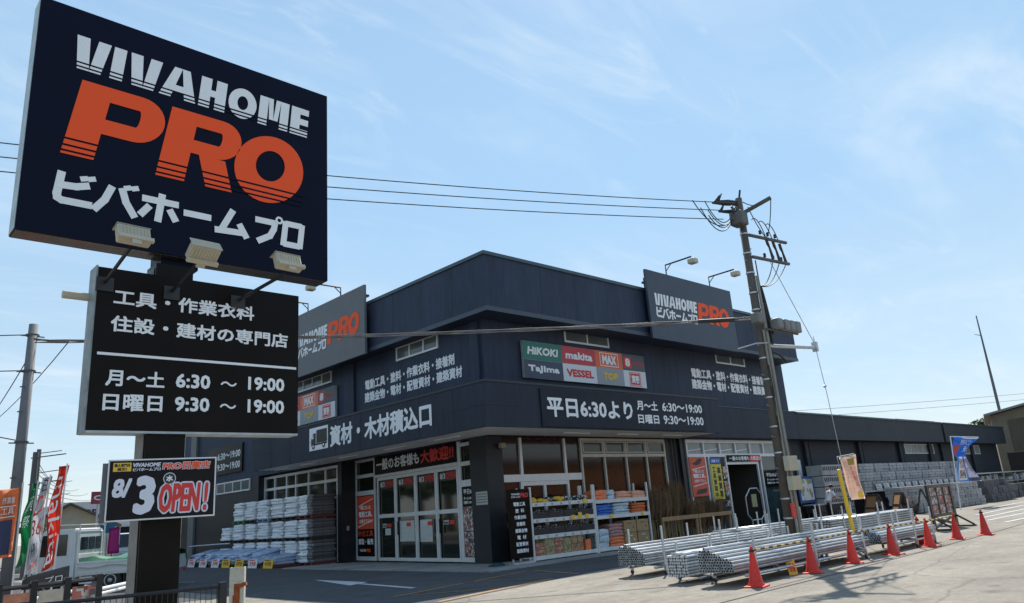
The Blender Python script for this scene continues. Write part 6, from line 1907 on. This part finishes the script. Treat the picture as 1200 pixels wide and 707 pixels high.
# left utility pole
lpz = thing('utility_pole', 'slim grey concrete utility pole at the left edge beside the flags', 'utility pole', (LPX, LPY, 0))
MB().tube([(LPX, LPY, 0), (LPX, LPY, 7.75)], [.165, .12], 16).build('pole', mat('pole_grey', (.16, .16, .165), .8, var=.12, vscale=2), lpz, smooth=True)
for z in (4.35, 6.35, 7.4):
    lm = MB(); lm.lathe([(.15, z), (.175, z), (.175, z + .05), (.15, z + .05)], 14, (LPX, LPY, 0), caps=False); lm.tube([(LPX - .3, LPY, z), (LPX + .3, LPY, z)], .02, 5); lm.build('strap', arm, lpz)
for z in (1.8, 2.6, 3.4, 5.2, 5.9): MB().tube([(LPX - .19, LPY - .1, z), (LPX - .1, LPY - .22, z)], .02, 5).build('step_bolt', arm, lpz)
MB().tube([(LPX, LPY - .1, 7.3), (LPX + .9, LPY - .15, 7.28)], .03, 6).build('crossarm', arm, lpz)
for k, (a, b_, s_, lb) in enumerate((((LPX, LPY, 7.45), (-30, 14, 8.6), .5, 'upper cable leaving the left utility pole to the left'), ((LPX, LPY, 6.4), (-30, 13.4, 7.4), .4, 'lower cable leaving the left utility pole to the left'),
                                    ((LPX, LPY, 4.4), (-26, 12, 8.6), .1, 'slanting stay wire of the left utility pole'), ((LPX - .1, LPY, 1.9), (-22, 10, 4.0), .6, 'drooping black cable low on the left utility pole'),
                                    ((LPX + .9, LPY - .15, 7.3), (-8.6, 48, 9.4), .9, 'cable running from the left utility pole along the side road'), ((LPX, LPY, 6.9), (-8.6, 48, 8.8), .9, 'lower cable running from the left utility pole along the side road'),
                                    ((LPX + .2, LPY, 2.2), (-8.2, 48, 6.2), .4, 'sagging low cable running along the side road'))):
    b = MB(); b.tube(arc(a, b_, s_, 16), .016, 5); tag(b.build('power_line', cw), lb, 'cable')

# advertising flags on poles
FN = Vector((.36, -.93, 0))


def nobori(label, top, foot, wtop, lean, base_m, texts, h0, name='nobori_flag', y_off=0):
    """tall narrow flag: top and foot are the upper-left and lower-left corners"""
    t = thing(name, label, 'flag', (foot[0], foot[1], 0))
    U = Vector((.93, -.03, 0)).normalized()
    top = Vector(top); foot = Vector(foot)
    pole0 = Vector((foot.x + wtop * .9, foot.y, 0)); pole1 = Vector((top.x + wtop * .98, top.y, top.z + .05))
    MB().tube([pole0, pole1], .014, 6).build('pole', WHITEP, t)
    fn = lambda u, v: tuple(foot.lerp(top, v) + U * (u * wtop * (1 + .15 * (1 - v))) + Vector((0, 0, .10 * u * (1 - .5 * v))) + Vector((.025 * math.sin(v * 8), -.07 * math.sin(u * 4 + v * 9), .03 * math.sin(v * 11) * u)))
    cloth(fn, 6, 18, 'flag', base_m, t)
    for items, m in texts: cloth_text(items, fn, 'lettering', m, t, .012)
    return t


REDF = mat('flag_vermilion', (.72, .07, .03), .7); WHF = mat('flag_white', (.66, .68, .72), .75); GRF = mat('flag_green', (.02, .30, .12), .7); NVF = mat('flag_ink', (.03, .03, .09), .7); ORF = mat('flag_orange', (.55, .20, .08), .75)
nobori('red flag with large white letters leaning furthest right of the roadside flags', (-13.05, -3.25, 2.95), (-13.15, -3.25, 1.16), .165, 0, REDF,
       [([('makita', .08, .03, .80, .86, .05, 1)], WHITE)], 0)
nobori('white flag with dark and red lettering between the green and the red flag', (-13.28, -3.2, 2.76), (-13.40, -3.2, 1.08), .155, 0, WHF,
       [([('日', .15, .84, .62, .13, .06), ('HPN', .12, .18, .6, .14, .06), ('#', .1, .035, .001, .001)], NVF), ([('D', .12, .60, .62, .2, .07), ('36', .18, .40, .68, .16, .06), ('新製品', .15, .06, .65, .06, .04)], REDF)], 0)
nobori('narrow green flag with white lettering left of the white flag', (-13.42, -3.15, 2.66), (-13.52, -3.15, 1.25), .12, 0, GRF,
       [([(c, .2, .80 - i * .17, .55, .13, .05) for i, c in enumerate('工具祭')], WHITE)], 0)
ow = thing('workwear_banner', 'orange workwear banner showing dark trousers, partly behind the left pole', 'banner', (-13.7, -3.0, 0))
fo = lambda u, v: (-13.93 + u * .40 - .03 * (1 - v), -3.0 + .025 * math.sin(u * 7 + v * 3), 1.42 + v * 1.15 + .04 * u)
cloth(fo, 8, 8, 'flag', ORF, ow)
cloth_text([('#', .35, .04, .5, .50)], fo, 'trousers_print', mat('print_navy', (.03, .04, .10), .7), ow, .012)
cloth_text([('作業着', .36, .78, .5, .1, .04), ('工具', .36, .62, .5, .1, .04), ('#', .30, .735, .62, .012), ('#', .30, .58, .62, .012)], fo, 'lettering', WHITE, ow, .014)
cloth_text([('#', .02, -.0, .3, .3)], fo, 'printed_field', FLYER, ow, .012)
MB().tube([(-13.5, -2.98, 0), (-13.5, -2.98, 2.7)], .015, 6).build('pole', WHITEP, ow)
g2 = thing('nobori_flag', 'sliver of a green flag at the very left edge behind the pole', 'flag', (-14.1, -2.8, 0))
fg = lambda u, v: (-14.25 + u * .22, -2.8 + .03 * math.sin(u * 6 + v * 5), 1.2 + v * 1.15)
cloth(fg, 5, 10, 'flag', GRF, g2); MB().tube([(-14.04, -2.8, 0), (-14.04, -2.8, 2.4)], .014, 6).build('pole', WHITEP, g2)
sw_ = thing('ground_banner', 'dark grey low banner with white lettering at the foot of the red flag', 'banner', (-13.2, -5.0, 0))
fd = lambda u, v: (-13.75 + u * .62, -5.0 + .03 * math.sin(u * 4), .98 + v * (.18 + .12 * u))
cloth(fd, 8, 4, 'cloth', mat('banner_dark', (.09, .09, .095), .7, var=.15, vscale=6), sw_); cloth_text([('プロ', .5, .25, .36, .4, .05)], fd, 'lettering', WHITE, sw_, .012)
for x in (-13.7, -13.15): MB().tube([(x, -4.98, 0), (x, -4.98, 1.2)], .015, 6).build('pole', BLACKMET, sw_)

# small flatbed truck
tk = thing('flatbed_truck', 'white flatbed truck with a green tarpaulin over its load behind the sign post', 'truck', (-8.2, 9.1, 0), R(138))


def tp(b, name, m, smooth=False, parent=None):
    o = b.build(name, m, None, smooth); o.parent = parent or tk
    return o


tp(MB().box(-1.6, 2.5, -.35, .35, .42, .58), 'chassis', BLACKMET)
tp(MB().box(-1.65, 1.08, -.85, .85, .60, .66), 'bed', TRUCKW)
for y0, y1 in ((.83, .87), (-.87, -.83)):
    g = MB(); g.box(-1.65, 1.08, y0, y1, .55, .97)
    for x in (-1.65, -.75, .15, 1.04): g.box(x, x + .04, y0 - .012, y1 + .012, .53, .985)
    tp(g, 'side_gate', TRUCKW)
tp(MB().box(-1.70, -1.655, -.85, .85, .55, .97), 'tailgate', TRUCKW)
for y in (.7, -.7): tp(MB().box(-1.73, -1.701, y - .1, y + .1, .42, .52), 'tail_light', RED)
# cab: bevelled box with raked windscreen
cbm = MB(); cbm.prism([(1.14, .45), (2.5, .45), (2.52, 1.05), (2.3, 1.95), (2.2, 2.02), (1.22, 2.02), (1.14, 1.95)], -.82, .82, lambda u_, v_, t_: (u_, t_, v_))
bmesh.ops.bevel(cbm.bm, geom=cbm.bm.edges[:], offset=.05, segments=2, affect='EDGES')
co_ = tp(cbm, 'cab', TRUCKW)
for y0, y1 in ((.18, .62), (-.24, .12), (-.62, -.30)):
    w_ = MB(); w_.bbox(1.115, 1.137, y0, y1, 1.34, 1.74, .009, 1); tp(w_, 'rear_window', GLASS)
w_ = MB(); w_.prism([(1.45, 1.2), (2.38, 1.2), (2.24, 1.85), (1.45, 1.85)], .822, .832, lambda u_, v_, t_: (u_, t_, v_)); tp(w_, 'side_window', GLASS)
w_ = MB(); w_.prism([(1.45, 1.2), (2.38, 1.2), (2.24, 1.85), (1.45, 1.85)], -.832, -.822, lambda u_, v_, t_: (u_, t_, v_)); tp(w_, 'side_window', GLASS)
w_ = MB(); w_.prism([(-.7, 0), (.7, 0), (.66, .78), (-.66, .78)], 0, .02, lambda u_, v_, t_: (2.52 - v_ * .26 + t_ + .02, u_, 1.12 + v_)); tp(w_, 'windscreen', GLASS)
gr_ = MB()
for y in (-.78, .78): gr_.tube([(1.1, y, .66), (1.1, y, 2.12)], .02, 6)
gr_.tube([(1.1, -.8, 2.12), (1.1, .8, 2.12)], .025, 6); gr_.tube([(1.1, -.8, 1.2), (1.1, .8, 1.2)], .015, 6)
gr_.tube([(1.1, .78, 2.12), (2.15, .78, 2.16)], .02, 6); gr_.tube([(1.1, -.78, 2.12), (2.15, -.78, 2.16)], .02, 6); gr_.tube([(2.15, -.78, 2.16), (2.15, .78, 2.16)], .02, 6)
tp(gr_, 'cab_guard', TRUCKW)
for x, y in ((0, .74), (0, -.74), (1.95, .74), (1.95, -.74)):
    w_ = MB(); w_.lathe([(.2, -.10), (.33, -.10), (.35, -.06), (.35, .06), (.33, .10), (.2, .10)], 24, (x, y, .355), 'y'); wo = tp(w_, 'wheel', RUBBER, True)
    h_ = MB(); h_.lathe([(.20, -.06), (.20, .101), (.16, .101), (.12, .05), (.07, .05), (.07, .12), (.001, .12)] if y > 0 else [(.20, .06), (.20, -.101), (.16, -.101), (.12, -.05), (.07, -.05), (.07, -.12), (.001, -.12)], 18, (x, y, .355), 'y', False); ho = tp(h_, 'rim', mat('wheel_rim', (.42, .43, .43), .5, .4), True, wo)
for y in (.9, -.9):
    mr_ = MB(); mr_.tube([(2.3, y * .92, 1.5), (2.5, y * 1.08, 1.55)], .012, 5); mr_.bbox(2.47, 2.53, y * 1.08 - .07, y * 1.08 + .07, 1.38, 1.62, .015); tp(mr_, 'mirror', BLACK)
tp(MB().box(-1.712, -1.701, -.17, .17, .36, .5), 'number_plate', WHITEP)
rail_ = MB(); rail_.box(-1.65, 1.08, .872, .884, .60, .63).box(-1.65, 1.08, .872, .884, .90, .93); tp(rail_, 'gate_rail', GALV)
tp(MB().box(.6, 1.0, .62, .8, .3, .52), 'side_box', WHITEP)
tp(MB().box(-.42, .42, .6, .86, .74, .76).box(-.46, -.43, .6, .86, .3, .76), 'mudguard', BLACK)
ft = lambda u, v: (-1.74 + u * 2.75, -.93 + v * 1.86, (.98 + .13 * math.sin(math.pi * min(max(v, .0), 1)) ** .6 * (1 - .25 * u) + .05 * math.sin(u * 11 + v * 5) + .03 * math.sin(u * 23)) if .06 < v < .94 else .80 + .03 * math.sin(u * 13))
b = MB(); nu, nvv = 28, 18
g = [[b.bm.verts.new(ft(i / nu, j / nvv)) for i in range(nu + 1)] for j in range(nvv + 1)]
for j in range(nvv):
    for i in range(nu): b.bm.faces.new((g[j][i], g[j][i + 1], g[j + 1][i + 1], g[j + 1][i]))
o = b.build('tarpaulin', TARP, None, True)
tag(o, 'green tarpaulin spread over the load of the white flatbed truck', 'tarpaulin'); o.location = (-8.2, 9.1, 0); o.rotation_euler.z = R(138)

# far side of the road: house, van, signs, poles, trees
def house(x, y, w_, d_, h_, rh, label, wall_m, roof_m, rz):
    t = thing('house', label, 'house', (x, y, 0), rz)
    b = MB(); b.box(-w_ / 2, w_ / 2, -d_ / 2, d_ / 2, 0, h_); b.prism([(-d_ / 2, h_ + .001), (d_ / 2, h_ + .001), (0, h_ + rh)], -w_ / 2, w_ / 2, lambda u_, v_, t_: (t_, u_, v_)); o = b.build('wall', wall_m, None); o.parent = t
    r_ = MB()
    for sg in (-1, 1):
        e = .5
        r_.prism([(0, h_ + rh + .16), (sg * (d_ / 2 + e), h_ - rh * e / (d_ / 2) + .16), (sg * (d_ / 2 + e), h_ - rh * e / (d_ / 2) + .04), (0, h_ + rh + .04)], -w_ / 2 - .5, w_ / 2 + .5, lambda u_, v_, t_: (t_, u_, v_))
    o = r_.build('roof', roof_m, None); o.parent = t
    for sx in (-1, 1):
        wn = MB(); wn.box(sx * w_ * .25 - .7, sx * w_ * .25 + .7, -d_ / 2 - .05, -d_ / 2 - .001, h_ * .45, h_ * .8); o = wn.build('window', ALU, None); o.parent = t
        pn = MB(); pn.box(sx * w_ * .25 - .62, sx * w_ * .25 + .62, -d_ / 2 - .06, -d_ / 2 - .051, h_ * .48, h_ * .77); o2 = pn.build('pane', GLASS, None); o2.parent = o
    return t


ROOFM = mat('brown_tile_roof', (.13, .11, .09), .8, var=.25, vscale=3)
house(-2.5, 40.5, 7, 5.0, 2.55, 1.3, 'low cream house with a brown tiled roof far down the side road', mat('cream_wall', (.48, .44, .34), .85, var=.08), ROOFM, R(75))
house(-14, 70, 9, 7, 4.8, 2.0, 'distant pale two storey house at the left behind the flags', mat('pale_wall', (.5, .5, .47), .85), ROOFM, R(20))
lb2 = thing('store_block', 'flat white shop building with dark letters far down the side road', 'building', (0, 44, 0))
box(-1.6, 6.5, 46, 55, 0, 4.4).build('wall', mat('white_cladding', (.56, .57, .58), .7, var=.06), lb2)
L = Letters((-1.6, 45.999, 0), PX); L.text('GROUP', 1.0, 3.3, 3.2, .55, .05); L.done('lettering', NVF, lb2)
box(-1.58, 6.4, 45.9, 45.99, 0.2, 2.4).build('shop_window', GLASS, lb2)


def sign_post(x, y, z0, z1, w_, m, label, tx=None):
    t = thing('road_sign', label, 'sign', (x, y, 0))
    MB().tube([(x, y + .12, 0), (x, y + .12, z1)], .06, 8).build('post', GALV, t)
    box(x - w_ / 2, x + w_ / 2, y - .06, y + .05, z0, z1).build('panel', m, t)
    if tx: L = Letters((x - w_ / 2, y - .06, z0), PX); L.text(tx, w_ * .15, (z1 - z0) * .3, w_ * .7, (z1 - z0) * .4, .05); L.done('lettering', WHITE, t)


sign_post(-2.5, 34.4, 3.75, 4.5, .85, mat('sign_maroon', (.30, .05, .07), .5), 'small maroon square sign on a post down the side road', '○')
sign_post(-4.3, 25.5, 1.9, 3.2, .7, mat('sign_teal', (.03, .14, .26), .5), 'teal vertical sign on a post in front of the white shop', 'P')


def van(x, y, rz, label, m, L_=3.4, H_=1.85):
    t = thing('parked_van', label, 'van', (x, y, 0), rz)
    b = MB(); b.prism([(-L_ / 2, .3), (L_ / 2, .3), (L_ / 2, .95), (L_ / 2 - .5, 1.15), (L_ / 2 - .95, H_ - .05), (-L_ / 2 + .1, H_), (-L_ / 2, 1.2)], -.75, .75, lambda u_, v_, t_: (u_, t_, v_))
    bmesh.ops.bevel(b.bm, geom=b.bm.edges[:], offset=.06, segments=2, affect='EDGES'); o = b.build('body', m, None); o.parent = t
    for sg in (1, -1):
        w_ = MB(); w_.prism([(-L_ / 2 + .25, 1.1), (L_ / 2 - .7, 1.1), (L_ / 2 - 1.05, H_ - .2), (-L_ / 2 + .3, H_ - .18)], sg * .752, sg * .765, lambda u_, v_, t_: (u_, t_, v_)); o = w_.build('side_window', GLASS, None); o.parent = t
    w_ = MB(); w_.prism([(-.62, 1.15), (.62, 1.15), (.58, H_ - .2), (-.58, H_ - .2)], 0, .02, lambda u_, v_, t_: (-L_ / 2 - .012 + t_ * .5 + (v_ - 1.15) * .05, u_, v_)); o = w_.build('rear_window', GLASS, None); o.parent = t
    w_ = MB(); w_.prism([(-.64, 0), (.64, 0), (.6, .62), (-.6, .62)], 0, .02, lambda u_, v_, t_: (L_ / 2 - .46 - v_ * .66 + t_ + .02, u_, 1.16 + v_)); o = w_.build('windscreen', GLASS, None); o.parent = t
    for xx in (-L_ * .32, L_ * .32):
        for yy in (.68, -.68):
            w_ = MB(); w_.lathe([(.14, -.08), (.26, -.08), (.28, -.04), (.28, .04), (.26, .08), (.14, .08), (.10, .03), (.001, .03)], 18, (xx, yy, .285), 'y'); o = w_.build('wheel', RUBBER, None); o.parent = t
    for yy in (.55, -.55):
        b = MB(); b.box(L_ / 2 - .02, L_ / 2 + .03, yy - .12, yy + .12, .72, .88); o = b.build('headlight', LAMPG, None); o.parent = t
    return t


van(-3.2, 25.5, R(-105), 'white boxy van parked down the side road right of the pink flag', TRUCKW)
van(-6.3, 27.0, R(-110), 'white small van parked just left of the pink flag', TRUCKW, 3.3, 1.8)
cr = van(53.4, -4.2, R(190), 'white car at the far right edge beyond the block stacks', TRUCKW, 3.9, 1.5)
pf = thing('nobori_flag', 'small bright pink flag between the two parked vans', 'flag', (-4.7, 23.0, 0))
cloth(lambda u, v: (-4.9 + u * .5, 23 + .06 * math.sin(v * 6 + u * 4), .9 + v * 1.2), 5, 8, 'flag', mat('flag_magenta', (.65, .08, .35), .7), pf); MB().tube([(-4.4, 23, 0), (-4.4, 23, 2.15)], .02, 6).build('pole', WHITEP, pf)
rf = thing('nobori_flag', 'dark and red vertical flag right behind the roadside sign post', 'flag', (-3.3, 20.2, 0))
cloth(lambda u, v: (-4.05 + u * .5, 17.2 + .05 * math.sin(v * 7), 1.3 + v * 1.5), 5, 10, 'flag', REDF, rf); MB().tube([(-3.6, 17.22, 0), (-3.6, 17.22, 2.9)], .02, 6).build('pole', BLACKMET, rf)
for x, y, h, lb in ((-7.9, 25.3, 6.05, 'dark distant utility pole behind the flags'), (-4.9, 40.0, 7.7, 'thin distant pole with an aerial behind the flags'), (4.0, 75, 8, 'far utility pole right of the cream house')):
    t = thing('utility_pole', lb, 'utility pole', (x, y, 0)); MB().tube([(x, y, 0), (x, y, h)], [.17, .13], 10).build('pole', mat('pole_dark', (.12, .12, .12), .8), t)
    MB().tube([(x - .2, y, h - .3), (x + 1.3, y - .2, h - .1)], .03, 5).build('crossarm', arm, t); MB().tube([(x - .2, y, h - 1.6), (x + 1.2, y - .2, h - 1.4)], .03, 5).build('crossarm', arm, t)
for k in range(6):
    b = MB(); b.tube(arc((-7.9, 25.3, 5.8 - .35 * k), (4.0 + k, 75, 8.0 - .5 * k), .5, 10), .02, 4)
    tag(b.build('power_line', cw), 'distant cable between the far poles over the cream house, %s from the top' % ordn[k], 'cable', 'distant cables')


def tree(x, y, h, r, label, seed, name='tree'):
    t = thing(name, label, 'tree' if name == 'tree' else 'shrub', (x, y, 0)); rr = random.Random(seed)
    tr = MB(); tr.tube([(x, y, 0), (x + .1, y, h * .35), (x, y + .1, h * .7)], [r * .12, r * .09, r * .04], 8)
    for k in range(5): a = rr.uniform(0, 6.28); tr.tube([(x, y, h * (.3 + .07 * k)), (x + r * .6 * math.cos(a), y + r * .6 * math.sin(a), h * (.5 + .08 * k))], [r * .05, r * .015], 5)
    tr.build('trunk', mat('bark', (.10, .075, .05), .9), t)
    cr_ = MB()
    for k in range(900):
        a = rr.uniform(0, 6.28); q = rr.random() ** .5; zz = rr.uniform(-1, 1); s_ = math.sqrt(max(0, 1 - zz * zz)) * q * (.75 + .35 * math.sin(a * 3 + zz * 4 + seed))
        c = Vector((x + r * s_ * math.cos(a), y + r * s_ * math.sin(a), h * .66 + zz * h * .36)); e1 = Vector((rr.uniform(-1, 1), rr.uniform(-1, 1), rr.uniform(-1, 1))).normalized(); e2 = e1.orthogonal().normalized(); sz = r * rr.uniform(.06, .12)
        cr_.poly([c - e1 * sz, c + e2 * sz * .6, c + e1 * sz, c - e2 * sz * .6])
    cr_.build('crown', mat('foliage', (.03, .055, .016), .7, var=.4, vscale=2, col2=(.06, .09, .025)), t)


tree(-5.2, 36, 2.9, 1.0, 'rounded green shrub beside the cream house', 1, 'shrub')
tree(86, 8.5, 7.9, 3.4, 'dark tree just showing over the end of the low wing', 5)
tree(-18, 62, 6.5, 3, 'leafy tree far behind the flags at the left edge', 4)
# the brown gabled building closing the street on the right
bb2 = thing('brown_building', 'brown gabled building closing the yard at the far right', 'building', (66, -3, 0))
o0 = Vector((61.1, 1.2, 0)); o1 = Vector((64.0, -9.5, 0)); U_ = (o1 - o0).normalized(); N_ = Vector((-U_.y, U_.x, 0)) * -1
if N_.x < 0: N_ = -N_
wall = [(0, 0), (11, 0), (11, 8.9), (0, 6.75)]
b = MB(); b.prism(wall, 0, 14, lambda u_, v_, t_: tuple(o0 + U_ * u_ + N_ * t_ + Vector((0, 0, v_)))); b.build('wall', mat('tan_wall', (.17, .145, .10), .85, var=.15, vscale=1), bb2)
b = MB(); b.prism([(1.2, 3.55), (11, 3.55), (11, 7.2), (1.2, 6.2)], -.06, -.001, lambda u_, v_, t_: tuple(o0 + U_ * u_ + N_ * t_ + Vector((0, 0, v_)))); b.build('cladding', mat('rust_brown_cladding', (.085, .07, .05), .8, var=.35, vscale=2, stretch=(6, 6, .6)), bb2)
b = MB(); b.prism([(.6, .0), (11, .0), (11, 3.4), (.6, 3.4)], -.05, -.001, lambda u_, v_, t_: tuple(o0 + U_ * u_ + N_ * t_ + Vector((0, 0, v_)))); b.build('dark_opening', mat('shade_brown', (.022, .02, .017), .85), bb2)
b = MB(); b.prism([(-.5, 6.72), (11.3, 9.02), (11.3, 9.2), (-.5, 6.9)], -.6, 14.3, lambda u_, v_, t_: tuple(o0 + U_ * u_ + N_ * t_ + Vector((0, 0, v_)))); b.build('roof', mat('grey_sheet_roof', (.20, .20, .19), .6), bb2)
MB().tube([(59.8, .9, 0), (57.9, .6, 5.0)], .0, 6) if False else None
an = thing('radio_mast', 'thin guyed radio mast with a small aerial rising behind the low wing', 'mast', (61.3, .2, 0))
MB().tube([(62.0, .6, 0), (62.0, .6, 9.5), (61.9, .6, 16.0)], [.16, .12, .05], 8).build('mast', mat('mast_grey', (.12, .12, .12), .6), an)
MB().tube([(61.2, .9, 14.2), (62.0, .6, 14.1)], .04, 5).build('aerial', GALV, an)
for zz, y1, lb in ((8.3, 3.0, 'upper thin cable above the roof of the low wing'), (7.7, 2.0, 'lower thin cable above the roof of the low wing')):
    b = MB(); b.tube(arc((24, 22, zz - .6), (90, -6, zz + 2.0), .4, 14), .014, 4); tag(b.build('power_line', cw), lb, 'cable')

# far road sides: trees the glass mirrors, an unseen shed added for brown reflections
for k, (x, y, h, r) in enumerate(((-21, 22, 10.0, 4.2), (-21.5, 29, 11, 4.4), (-20.5, 36, 10.5, 4.2), (-21.5, 43, 11.5, 4.5), (-22, 50, 11, 4.4), (-23, 14, 10, 4.2), (-23, 6, 10.6, 4.2), (-22, 58, 11, 4.4), (-22, 66, 11.5, 4.6))):
    tree(x, y, h, r, 'roadside tree across the side road, %s of the row' % ordn[k], 40 + k)
sd = thing('reflection_shed', 'unseen rusty brown shed added across the road to be mirrored in the shop windows', 'building', (35, -32, 0))
box(8, 70, -38, -31, 0, 5.7).build('wall', mat('rust_cladding', (.30, .12, .05), .8, var=.3, vscale=.6), sd)
box(7.5, 70.5, -38.5, -30.6, 5.701, 5.9).build('roof', mat('grey_sheet_roof2', (.12, .12, .12), .6), sd)
